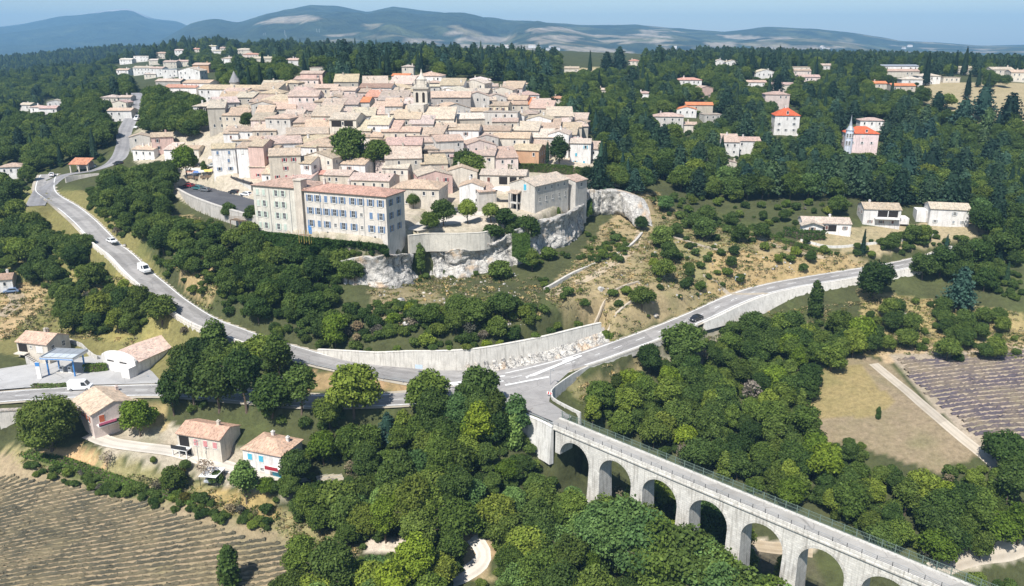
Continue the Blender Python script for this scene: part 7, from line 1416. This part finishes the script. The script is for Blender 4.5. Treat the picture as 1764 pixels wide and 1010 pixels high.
# ---------------------------------------------------------------- vehicles
M_GLASS = plain('car window', (.02,.025,.03), .08, .6, 0, .1); M_LAMP = plain('headlamp', (.65,.66,.66), .2, .6); M_TAIL = plain('tail lamp', (.35,.02,.02), .3, .5)
CARS = {}
def car_proto(kind):
    if kind in CARS: return CARS[kind]
    van = kind == 'van'; L, W_c, Hc = (5.2, 1.95, 2.35) if van else (4.2, 1.74, 1.47); hw = W_c/2
    prof = ([(-L/2, .35), (-L/2+.02, 1.0), (-L/2+.55, 1.18), (-L/2+1.25, Hc-.12), (-L/2+1.7, Hc), (L/2-.1, Hc), (L/2, Hc-.15), (L/2, .35)] if van else
            [(-L/2, .38), (-L/2+.03, .72), (-L/2+.95, .92), (-L/2+1.62, Hc-.06), (-L/2+2.0, Hc), (L/2-.85, Hc-.02), (L/2-.15, 1.0), (L/2, .86), (L/2, .38)])
    m = MB(); n = len(prof)
    def ring(y, ins): return [(x, y, z if z < 1.0 else z) for x, z in prof]
    for yy, k in ((-hw, 0), (-hw+.001, 0)): pass
    # lower body full width, cabin leaning in
    sec = []
    for y, lean in ((-1, 1), (1, 1)):
        sec.append([(x, y*(hw-(.16 if z > (1.25 if van else 1.05) else 0)), z) for x, z in prof])
    m.v = sec[0]+sec[1]; m.f = [(i, (i+1) % n, n+(i+1) % n, n+i) for i in range(n)]+[tuple(range(n))[::-1], tuple(n+i for i in range(n))]; m.m = [0]*len(m.f); m.f = [f[::-1] for f in m.f]
    body = m.mesh('body', M_CAR); g = MB(); zl, zh = (1.28, Hc-.35) if van else (.97, Hc-.10)
    if van:
        for s_ in (-1, 1): y = s_*(hw-.08); g.extr([(-L/2+.75, zl), (-L/2+2.0, zl), (-L/2+2.0, zh+.1), (-L/2+1.3, zh+.1)], y-.09, y+.09, 'y')
        g.poly([(-L/2+.60,-hw+.25,1.28),(-L/2+.60,hw-.25,1.28),(-L/2+1.2,hw-.28,Hc-.18),(-L/2+1.2,-hw+.28,Hc-.18)]); g.v = [(x-.03 if i >= 16 else x, y, z+.03 if i >= 16 else z) for i, (x, y, z) in enumerate(g.v)]
    else:
        for s_ in (-1, 1): y = s_*(hw-.085); g.extr([(-L/2+1.15, zl), (L/2-.45, zl), (L/2-.95, zh), (-L/2+1.72, zh)], y-.085, y+.085, 'y')
        g.poly([(-L/2+1.0,-hw+.2,.99),(-L/2+1.0,hw-.2,.99),(-L/2+1.55,hw-.24,Hc-.07),(-L/2+1.55,-hw+.24,Hc-.07)]); g.poly([(L/2-.2,hw-.22,1.05),(L/2-.2,-hw+.22,1.05),(L/2-.78,-hw+.26,Hc-.06),(L/2-.78,hw-.26,Hc-.06)])
        g.v = [((x-.04 if x < 0 else x+.04) if i >= 16 else x, y, z+.02 if i >= 16 else z) for i, (x, y, z) in enumerate(g.v)]
    glass = g.mesh('window_glass', M_GLASS); wh = MB(); wh.tube((0,-.1,0), (0,.1,0), .33, .33, 12); wheel = wh.mesh('wheel', M_TYRE); rim = MB().tube((0,-.115,0), (0,.115,0), .19, .19, 10).mesh('rim', M_RIM)
    hl = MB().box(-L/2-.02, -.2, .62, -L/2+.1, .2, .78).mesh('headlight', M_LAMP); tl = MB().box(L/2-.08, -.15, .72, L/2+.02, .15, .95).mesh('tail_light', M_TAIL)
    CARS[kind] = (body, glass, wheel, rim, hl, tl, L, hw); return CARS[kind]
def car(u, v, rz, col, label, kind='car', z=None, pos=None, group='parked and driving vehicles'):
    p = np.array(pos) if pos is not None else hit(u, v); zz = float(ground(p[0], p[1])) if z is None else z
    body, glass, wheel, rim, hl, tl, L, hw = car_proto(kind); o = thing('van' if kind == 'van' else 'car', (p[0], p[1], zz), rad(rz), label, kind, group)
    link('body', body, o, col); link('window_glass', glass, o)
    for x in (-L/2+.8, L/2-.8):
        for y in (-hw+.08, hw-.08): w = link('wheel', wheel, o, None, (x, y, .33)); link('rim', rim, w)
    for y in (-hw+.32, hw-.32): link('headlight', hl, o, None, (0, y, 0)); link('tail_light', tl, o, None, (0, y, 0))
    return o
wl2 = ROADS['west'][0]
def on_road(line, u, off, lift=.13):
    uu, vv, _ = proj(line[:, 0], line[:, 1], line[:, 2]); i = int(np.argmin(np.abs(uu-u)+0*vv)); t = line[min(i+1, len(line)-1), :2]-line[max(i-1, 0), :2]; t /= np.linalg.norm(t); p = line[i, :2]+np.array([-t[1], t[0]])*off; return (p[0], p[1], 0), math.degrees(math.atan2(t[1], t[0])), float(zroad(np.array([p[0]]), np.array([p[1]]))[0])+.02
WHITE, SILVER, BLACK, NAVY, REDC, TEAL, GREYC = (.78,.78,.78), (.52,.54,.56), (.02,.02,.022), (.03,.05,.12), (.25,.02,.03), (.05,.16,.17), (.16,.17,.18)
p, a, z = on_road(wl2[20:], 188, 1.4); car(0, 0, a+180, WHITE, 'white car climbing the western road ahead of the van', z=z, pos=p)
p, a, z = on_road(wl2[20:], 238, 1.4); car(0, 0, a+180, WHITE, 'white van on the western road behind the white car', 'van', z=z, pos=p)
p, a, z = on_road(ROADS['lower'][0], 128, 1.5); car(0, 0, a+180, WHITE, 'white van passing the fuel canopy on the lower road', 'van', z=z, pos=p)
p, a, z = on_road(ROADS['east'][0], 1187, -1.6); car(0, 0, a, BLACK, 'black car half hidden by trees on the eastern road', z=z, pos=p)
p, a, z = on_road(wl2[:24], 83, 1.3); car(0, 0, a, WHITE, 'white car on the upper bend below the open shed', z=z, pos=p)
car(20, 504, 20, (.16,.22,.34), 'blue grey car parked on the gravel track at the frame edge')
zc = FL['car_deck'][1]+.03
for u, v, c, lb, rz in ((326,321,REDC,'dark red car parked against the white deck kerb, first of three',-28), (341,325,TEAL,'teal car parked between the red and the dark one',-28), (354,328,GREYC,'dark grey car parked third along the deck kerb',-28), (384,322,BLACK,'black car parked behind the silver one by the panelled wall',-30), (391,324,SILVER,'silver car parked by the panelled wall',-30), (424,336,WHITE,'white car parked at the far end of the deck near the leafy tree',-25), (404,332,BLACK,'low black car beside the deck kerb near the leafy trees',-28)):
    q = at(u, v+2, 47.6); car(0, 0, rz, c, lb, z=zc, pos=q)
for i, (u, c, lb) in enumerate(((770,BLACK,'first of four dark cars parked in the shade under the plane trees'),(783,GREYC,'second of the four cars parked under the plane trees'),(797,NAVY,'third of the four cars parked under the plane trees'),(813,BLACK,'last of the four cars parked under the plane trees'))):
    q = at(u, 365, 49.4); car(0, 0, 78, c, lb, z=float(ground(q[0], q[1]))+.1, pos=q)
for u, v, c, lb, rz, k in ((243,198,NAVY,'dark blue car parked on the village street',76,'car'),(240,207,WHITE,'white van parked on the village street below the blue car',76,'van'),(238,221,WHITE,'white car parked lowest on the village street',76,'car'),(204,284,BLACK,'dark car turning by the tree at the street foot',-20,'car'),(157,289,WHITE,'white car beside the open shed',10,'car'),(338,287,BLACK,'black car under the yellow green tree',0,'car'),(462,285,GREYC,'grey car on the flat roof deck beside the white awnings',5,'car'),(366,288,SILVER,'silver car beside the cream corner house',15,'car')): car(u, v, rz, c, lb, k)
car(367, 826, 80, (.33,.35,.38), 'grey car standing under the carport by the bare bush')
car(520, 838, 30, GREYC, 'grey car in the tree shade beside the white farmhouse')
# carport
P = hit(367, 828); o = thing('carport', tuple(P), rad(-8), 'small white roofed carport over a grey car', 'carport', None, .8); MB().box(-2.4,-2.6,2.4,2.4,2.6,2.52).build('roof', M_WHITE, o)
for x in (-2.2, 2.2):
    for y in (-2.4, 2.4): MB().box(x-.06,y-.06,-.3,x+.06,y+.06,2.4).build('post', M_IRON, o)
P = hit(494, 832); o = thing('rowing_boat', tuple(P), rad(-20), 'upturned pale red boat lying by the farmhouse drive', 'boat'); V = MB(); n = 9
for i in range(n):
    x = -1.9+3.8*i/(n-1); w = .72*math.sqrt(max(.02, 1-(x/1.95)**2)); V.v += [(x,-w,0),(x,-w*.7,.34),(x,0,.46),(x,w*.7,.34),(x,w,0)]
V.f = [(5*i+j, 5*i+5+j, 5*i+6+j, 5*i+1+j) for i in range(n-1) for j in range(4)]; V.m = [0]*len(V.f); V.build('hull', plain('faded red paint', (.50,.27,.25), .6), o); MB().box(-1.8,-.04,.44,1.8,.04,.52).build('keel', M_WOOD, o)
# white awnings and tents at the market, coloured heaps of the stalls
for i, (u, v, w, lb) in enumerate(((425,284,5.5,'long white awning under the pink house with red shutters'),(447,286,5.0,'white awning next to the grey car on the deck'),(372,284,4.0,'pale blue grey tent roof beside the cream corner house'))):
    P = hit(u, v); o = thing('awning', tuple(P), rad(-6), lb, 'awning', 'awnings of the square'); MB().extr([(-1.6,2.3),(0,3.0),(1.6,2.3),(1.6,2.36),(0,3.07),(-1.6,2.36)], -w/2, w/2, 'x').build('canvas', M_CANVAS, o, None)
    for x in (-w/2+.1, w/2-.1):
        for y in (-1.5, 1.5): MB().tube((x,y,-.2),(x,y,2.35),.05).build('pole', M_METAL, o)
for i, (u, v, c, lb) in enumerate(((330,307,(.55,.30,.22),'terracotta coloured market stall on the square'),(342,308,(.12,.20,.42),'blue market stall between the terracotta and the white one'),(352,307,(.72,.70,.66),'white market stall with folded cloths'),(360,306,(.62,.48,.14),'yellow market stall by the panelled wall'))):
    P = hit(u, v); o = thing('market_stall', tuple(P), rad(-10+i*7), lb, 'market stall', 'market stalls on the square'); MB().extr([(-1.2,2.2),(0,2.75),(1.2,2.2),(1.2,2.27),(0,2.82),(-1.2,2.27)], -1.4, 1.4, 'x').build('canopy', M_SHUT, o, c); MB().box(-1.2,-.6,0,1.2,.5,.85).build('counter', M_WOOD, o)
    for x in (-1.3, 1.3):
        for y in (-1.1, 1.1): MB().tube((x,y,-.2),(x,y,2.3),.04).build('pole', M_METAL, o)
P = hit(418, 190, 3.5); o = thing('awning', tuple(P), rad(-6), 'faded red awning below the pale gable house', 'awning'); MB().extr([(-2.0,-.4),(2.0,.5),(2.0,.58),(-2.0,-.32)], -4, 4, 'x').build('canvas', M_SHUT, o, (.40,.10,.07)); [MB().tube((x,-1.9,-4),(x,-1.9,-.35),.06).build('pole', M_IRON, o) for x in (-3.8, 0, 3.8)]
P = hit(577, 277, 3); o = thing('parasol', tuple(P), 0, 'red parasol between the pale gable and the white windowed house', 'parasol'); MB().lathe([(1.9,-.35),(.9,.05),(0.02,.35)], 8).build('canopy', M_SHUT, o, (.60,.05,.06)); MB().tube((0,0,-3),(0,0,.3),.04).build('pole', M_METAL, o)
# timber deck by the pale green block
P = hit(420, 388); o = thing('timber_deck', tuple(P), rad(-22), 'brown timber deck on posts beside the leafy trees', 'deck')
for i in range(10): MB().box(-3.4,-2+i*.42,1.6,3.4,-1.62+i*.42,1.7).build('plank', M_WOOD, o)
for x in (-3.2, 0, 3.2): MB().box(x-.1,-1.9,-2,x+.1,-1.7,1.6).build('post', M_WOOD, o)
for z in (2.0, 2.4, 2.8): MB().box(-3.4,-2.05,z,3.4,-1.97,z+.12).build('rail', M_WOOD, o)
# poles, lamps and signs
def pole(u, v, h, label, arm=False, mat=None, r=.1):
    p = hit(u, v); o = thing('utility_pole' if not arm else 'street_lamp', tuple(p), random.uniform(0, 6), label, 'pole' if not arm else 'street lamp', 'poles and street lamps'); MB().tube((0,0,-.5),(0,0,h), r, r*.7).build('shaft', mat or M_CONC, o, (.5,.48,.44))
    if arm: MB().tube((0,0,h-.1),(.9,0,h+.25),.05,.04).build('arm', M_METAL, o); MB().box(.75,-.16,h+.18,1.35,.16,h+.32).build('lamp_head', M_METAL, o)
    else: MB().box(-.75,-.05,h-.7,.75,.05,h-.58).build('crossarm', M_CONC, o, (.45,.43,.4))
pole(763, 888, 7, 'pale concrete pole rising from the wood in front of the viaduct'); pole(343, 800, 6, 'grey pole by the drive in front of the pink shuttered farmhouse'); pole(155, 300, 5, 'slim street lamp on the wall beside the open shed', True, M_METAL, .06); pole(222, 196, 7, 'tall pole at the head of the village street', False); pole(1453, 345, 6, 'white pole above the low bungalow', False, M_WHITE); pole(262, 668, 2.5, 'short white post at the edge of the forecourt', True, M_WHITE, .05); pole(1216, 305, 7, 'slim pole in the trees above the terraces'); pole(948, 664, 4, 'thin lamp post at the inside of the junction', True, M_METAL, .06)
for x, lb in ((970, 'first lamp post'), ): pass
p = hit(1272, 492); o = thing('road_sign', tuple(p), rad(-15), 'blue and white road sign on two posts beside the eastern road', 'road sign'); [MB().tube((x,0,-.3),(x,0,2.6),.05).build('post', M_METAL, o) for x in (-.8,.8)]; MB().box(-1.1,-.05,1.5,1.1,.02,2.7).build('panel', plain('pale sign', (.45,.55,.66), .5), o)
p = hit(722, 644); o = thing('direction_sign', tuple(p), rad(-10), 'pale blue direction sign before the long retaining wall', 'road sign'); MB().tube((0,0,-.2),(0,0,2.2),.05).build('post', M_METAL, o); MB().box(-.9,-.05,1.3,.9,.02,2.3).build('panel', plain('sign face', (.50,.60,.72), .5), o)
# masts and wind turbines on the far ridge
def far_mast(u, v, hpx, label, blades=False):
    x, y, z = None, None, None; dx, dy, dz = ray(u, v); t = np.linspace(1800, 9000, 3000); k = np.nonzero(CAMZ+dz*t < hill(dx*t, dy*t))[0]; tt = t[k[0]] if len(k) else 5200; X, Y, Zz = dx*tt, dy*tt, CAMZ+dz*tt; h = hpx/F0*tt
    o = thing('mast', (X, Y, Zz-3), 0, label, 'mast', 'white masts on the far ridge'); MB().tube((0,0,-5),(0,0,h), h*.045, h*.03).build('tower', M_WHITE, o); MB().box(-h*.07,-h*.05,h,h*.07,h*.05,h*1.1).build('head', M_WHITE, o)
for i, (u, v, h) in enumerate(((454,61,4),(457,61,5),(491,60,7),(493,66,6),(546,56,6),(550,56,6))): far_mast(u, v, h, ['short white mast, first of the two over the ridge houses','taller white mast of the pair over the ridge houses','tall white mast with a head above the forest','lower white mast under the tall one','white mast of the pair above the conifers, the one nearer the village','white mast of the pair above the conifers, the outer one'][i])
# the distant village on the plain
fr = random.Random(3)
hb = [(MB().box(-w/2,-d/2,-3,w/2,d/2,h).mesh('wall', M_WALL), roof_mesh('g', w, d, h, .3).mesh('roof', M_ROOF)) for w, d, h in ((14,10,6),(20,11,7),(11,9,5))]
for i in range(34):
    u, v = (fr.uniform(835, 965), fr.uniform(82, 92)) if i < 24 else (fr.choice([1150, 1225, 1425, 1440, 1562, 790, 1330])+fr.uniform(-14, 14), fr.uniform(80, 92))
    dx, dy, dz = ray(u, v); tt = np.linspace(1800, 6000, 2500); k = np.nonzero(CAMZ+dz*tt < hill(dx*tt, dy*tt))[0]
    if not len(k): continue
    tt = tt[k[0]]; X, Y = dx*tt, dy*tt; o = thing('distant_house', (X, Y, float(hill(np.array([X]), np.array([Y]))[0])), fr.uniform(0, 3), 'tiny pale house of the hamlet far out on the hazy plain', 'house', 'hamlet houses on the plain', fr.uniform(.9, 1.3)); wm_, rm_ = hb[i % 3]; link('wall', wm_, o, W_['white']); link('roof', rm_, o, R_['pale'])
# clipped hedges
def hedge(pts, w, h, label, tint=(.8,.88,.8)):
    q = catmull(np.array([hit(u, v) for u, v in pts]), 1.0); n = len(q); T = np.gradient(q[:, :2], axis=0); T /= np.linalg.norm(T, axis=1)[:, None]+1e-9; N = np.c_[-T[:, 1], T[:, 0]]; r = np.random.default_rng(int(pts[0][0])); c = q[0]; me = int(n*(w+2*h)*26)
    i = r.integers(0, n, me); f = r.uniform(-1, 1, me); g = r.uniform(0, 1, me); side = r.uniform(size=me) < .5; f = np.where(side, np.sign(f), f); g = np.where(side, g, 1.0)
    P = np.c_[q[i, :2]+N[i]*(f*w/2*r.uniform(.85,1.1,me))[:, None]+T[i]*r.uniform(-.6,.6,me)[:, None], q[i, 2]+g*h*r.uniform(.88,1.1,me)]-c; Nn = np.c_[N[i]*np.where(side, f, 0)[:, None], np.where(side, .3, 1.0)]+r.normal(size=(me,3))*.5
    V, Fq = leaves(P, Nn, .24, r); m = np_mesh('foliage', V, Fq, M_LEAF, False, {'tone': ('FLOAT','FACE', np.clip(.5+.25*r.normal(size=me),0,1))}); o = thing('hedge', tuple(c), 0, label, 'hedge', 'hedges'); link('foliage', m, o, tint)
    b = MB()
    for k in range(n-1):
        A, B = q[k]-c, q[k+1]-c; a, bb = N[k]*w*.4, N[k+1]*w*.4; b.poly([(A[0]-a[0],A[1]-a[1],A[2]+h*.85),(B[0]-bb[0],B[1]-bb[1],B[2]+h*.85),(B[0]+bb[0],B[1]+bb[1],B[2]+h*.85),(A[0]+a[0],A[1]+a[1],A[2]+h*.85)])
        for s_ in (-1, 1): b.poly([(A[0]+s_*a[0],A[1]+s_*a[1],A[2]-.2),(B[0]+s_*bb[0],B[1]+s_*bb[1],B[2]-.2),(B[0]+s_*bb[0],B[1]+s_*bb[1],B[2]+h*.85),(A[0]+s_*a[0],A[1]+s_*a[1],A[2]+h*.85)])
    b.build('branches', M_BARK, o)
hedge([(1352,405),(1385,411),(1418,411)], 2.6, 2.4, 'dark clipped hedge in front of the low bungalow'); hedge([(150,640),(165,640),(182,638)], 1.6, 1.8, 'short dark hedge between the canopy and the warehouse'); hedge([(60,668),(90,668),(115,666)], 1.2, .8, 'low lavender grey hedge along the forecourt edge', (1.3,1.2,1.6))
hedge([(875,296),(930,296),(985,300),(1005,304)], 2.2, 2.6, 'long dark hedge behind the manor roofs', (.62,.72,.62)); hedge([(1290,395),(1350,418),(1430,440)], 1.6, 1.2, 'low green hedge row along the rough path'); hedge([(1180,375),(1215,388),(1280,398)], 1.6, 1.2, 'dark hedge row under the terrace houses'); hedge([(560,860-22),(590,835)], .8, .5, 'tiny green row beside the pale vegetable beds')
hedge([(48,784),(110,798),(180,822),(245,846)], 2.4, .8, 'long rough green bank hedge above the mown lavender', (.95,1.05,.9)); hedge([(262,850),(300,858),(335,866)], 2.0, .8, 'short rough hedge continuing the bank towards the bare bush', (.9,1.0,.9))
P = hit(567, 822); o = thing('planting_beds', tuple(P), rad(25), 'pale timber planting beds on the clearing beside the white farmhouse', 'raised beds')
for i in range(5):
    y = -2.4+i*1.2; MB().box(-2.6,y-.42,-.2,2.6,y-.36,.35).box(-2.6,y+.36,-.2,2.6,y+.42,.35).box(-2.6,y-.359,-.2,-2.54,y+.359,.35).box(2.54,y-.359,-.2,2.6,y+.359,.35).build('bed_frame', plain('pale timber', (.60,.55,.46), .8), o); MB().box(-2.53,y-.355,-.2,2.53,y+.355,.26).build('soil', plain('bed soil', (.40,.34,.25), .9, .1, 0, .4, 3), o)

# ---------------------------------------------------------------- words that single each thing out
MARKS = [(726,150,'the bell tower'),(402,135,'the slate coned turret'),(392,158,'the long white house'),(600,370,'the blue shuttered block'),(475,360,'the pale green shuttered block'),(935,345,'the cliff manor'),(450,270,'the pink row house'),(604,265,'the big village tree'),(372,200,'the round apse tower'),(1000,258,'the turquoise shuttered house'),(905,272,'the ochre house'),(695,265,'the windowed stone house'),(760,312,'the red door house'),(237,205,'the village street'),(136,285,'the open tiled shed'),(322,285,'the yellow green tree'),(370,330,'the car deck'),(300,115,'the terraced white homes'),(440,100,'the ridge villas'),(535,130,'the pink porch house'),
 (1357,215,'the red roofed white villa'),(1487,245,'the pink turreted villa'),(1152,205,'the grey hipped house'),(1187,140,'the rose roofed house'),(1340,170,'the tall rosy house'),(1280,250,'the modern white house'),(1395,130,'the plateau houses'),(1549,115,'the long metal roofed hall'),(1690,175,'the golden field'),(1418,385,'the bungalow'),(1521,370,'the balcony home'),(1638,370,'the wood edge home'),(1503,470,'the big wall end tree'),(1403,510,'the upright conifer'),(1300,450,'the tan slope'),(1050,360,'the overhanging rock'),(960,400,'the manor crag'),(760,450,'the grey cliff'),(520,470,'the ivy thicket'),(800,615,'the long retaining wall'),(1100,400,'the rough path'),(1176,585,'the bend tree'),(738,670,'the junction tree'),(900,660,'the road junction'),(610,670,'the tall bright tree'),(1062,800,'the second arch'),(1138,830,'the third arch'),(1315,900,'the fifth arch'),(1420,960,'the sixth arch'),(1240,780,'the viaduct deck'),(820,960,'the curved gravel path'),(86,715,'the great oak'),(170,700,'the red shuttered farmhouse'),(344,745,'the pink shuttered farmhouse'),(455,775,'the turquoise shuttered farmhouse'),(116,620,'the fuel canopy'),(225,605,'the white warehouse'),(54,595,'the cream house'),(240,460,'the white van'),(188,420,'the white car'),(80,330,'the upper bend'),(18,285,'the far hip roofed house'),(20,500,'the blue grey car'),(1450,680,'the mown field'),(1650,690,'the purple lavender'),(1730,775,'the field corner tree'),(1690,960,'the pale riverbed'),(1600,570,'the orchard'),(250,950,'the mown lavender'),(397,975,'the columnar tree'),(120,790,'the earth bank'),(367,820,'the carport'),(660,940,'the bare clearing'),(1640,500,'the blue grey cedar'),(1580,860,'the valley wood'),(1280,640,'the east wood'),(180,350,'the bend thicket'),(95,180,'the hillside cottages'),(150,100,'the far forest'),(1110,120,'the plateau trees'),(850,110,'the skyline conifers'),(620,100,'the belt of cedars')]
MK = np.array([(m[0], m[1]) for m in MARKS], float)
def where(u, v):
    d = (MK[:, 0]-u)**2+((MK[:, 1]-v)*1.5)**2; i = int(np.argmin(d)); du, dv = u-MK[i, 0], v-MK[i, 1]
    if abs(du) < 9 and abs(dv) < 7: return 'at '+MARKS[i][2]
    if abs(dv)*1.2 > abs(du): return ('above ' if dv < 0 else 'below ')+MARKS[i][2]
    return ('left of ' if du < 0 else 'right of ')+MARKS[i][2]
ORD = ['first','second','third','fourth','fifth','sixth','seventh','eighth','ninth','tenth','eleventh','twelfth']
def settle(items):
    """items: (object, base label, cat, group, u); equal labels are told apart by their order from the left, or shared when there are too many"""
    by = {}
    for it in items: by.setdefault(it[1], []).append(it)
    for lb, its in by.items():
        its.sort(key=lambda q: q[4])
        for i, (o, _, cat, grp, u) in enumerate(its):
            n = len(its)
            if n == 1: tag(o, lb, cat, grp)
            elif n <= 12: tag(o, f'{lb}, {ORD[i]} from left', cat, grp)
            else: tag(o, lb, cat, lb+' group')
RTW = dict(g='gabled', G='front gabled', s='lean-to', h='hipped', f='flat')
def hl(it):
    o, u, v, wc, rc, rf, sh, st, w, cat, grp = it
    size = 'narrow ' if w < 6.5 else 'wide ' if w > 11.5 else ''
    sh = None if size and rf == 'G' and sh == 'brown' else sh
    return f"{size}{wc if wc != 'chalk' else 'pale'} house, {RW_.get(rc, rc)} {RTW[rf]} roof"+(f", {SHW[sh]} shutters" if sh else '')+', '+where(u, v)
settle([(it[0], hl(it), it[9], it[10], it[1]) for it in META])
KW = dict(valley='feathery tree', oak='oak', broadleaf='broadleaf tree', tall='tall tree', shrub='shrub', dry='dry brown bush', spruce='spruce', cedar='cedar', column='upright tree', bare='bare tree', cypress='cypress', lollipop='round tree')
TW = dict(mid='green', dark='dark green', deep='very dark', light='bright green', yellow='yellowish', olive='olive green', blue='bluish', pale='pale feathery', brown='brownish', grey='grey')
out = []
for o, k, ti, s, u, v, zone in TREES:
    size = 'small' if s < .6 else 'large' if s > .88 else 'middling'
    out.append((o, f"{size} {TW[ti] if k != 'dry' else 'thin'} {KW[k]} {where(u, v)}", 'shrub' if k in ('shrub', 'dry') else 'tree', (WOODS[zone][1].replace('the ', '', 1) if zone is not None else 'trees')+' '+KW[k], u))
settle(out)
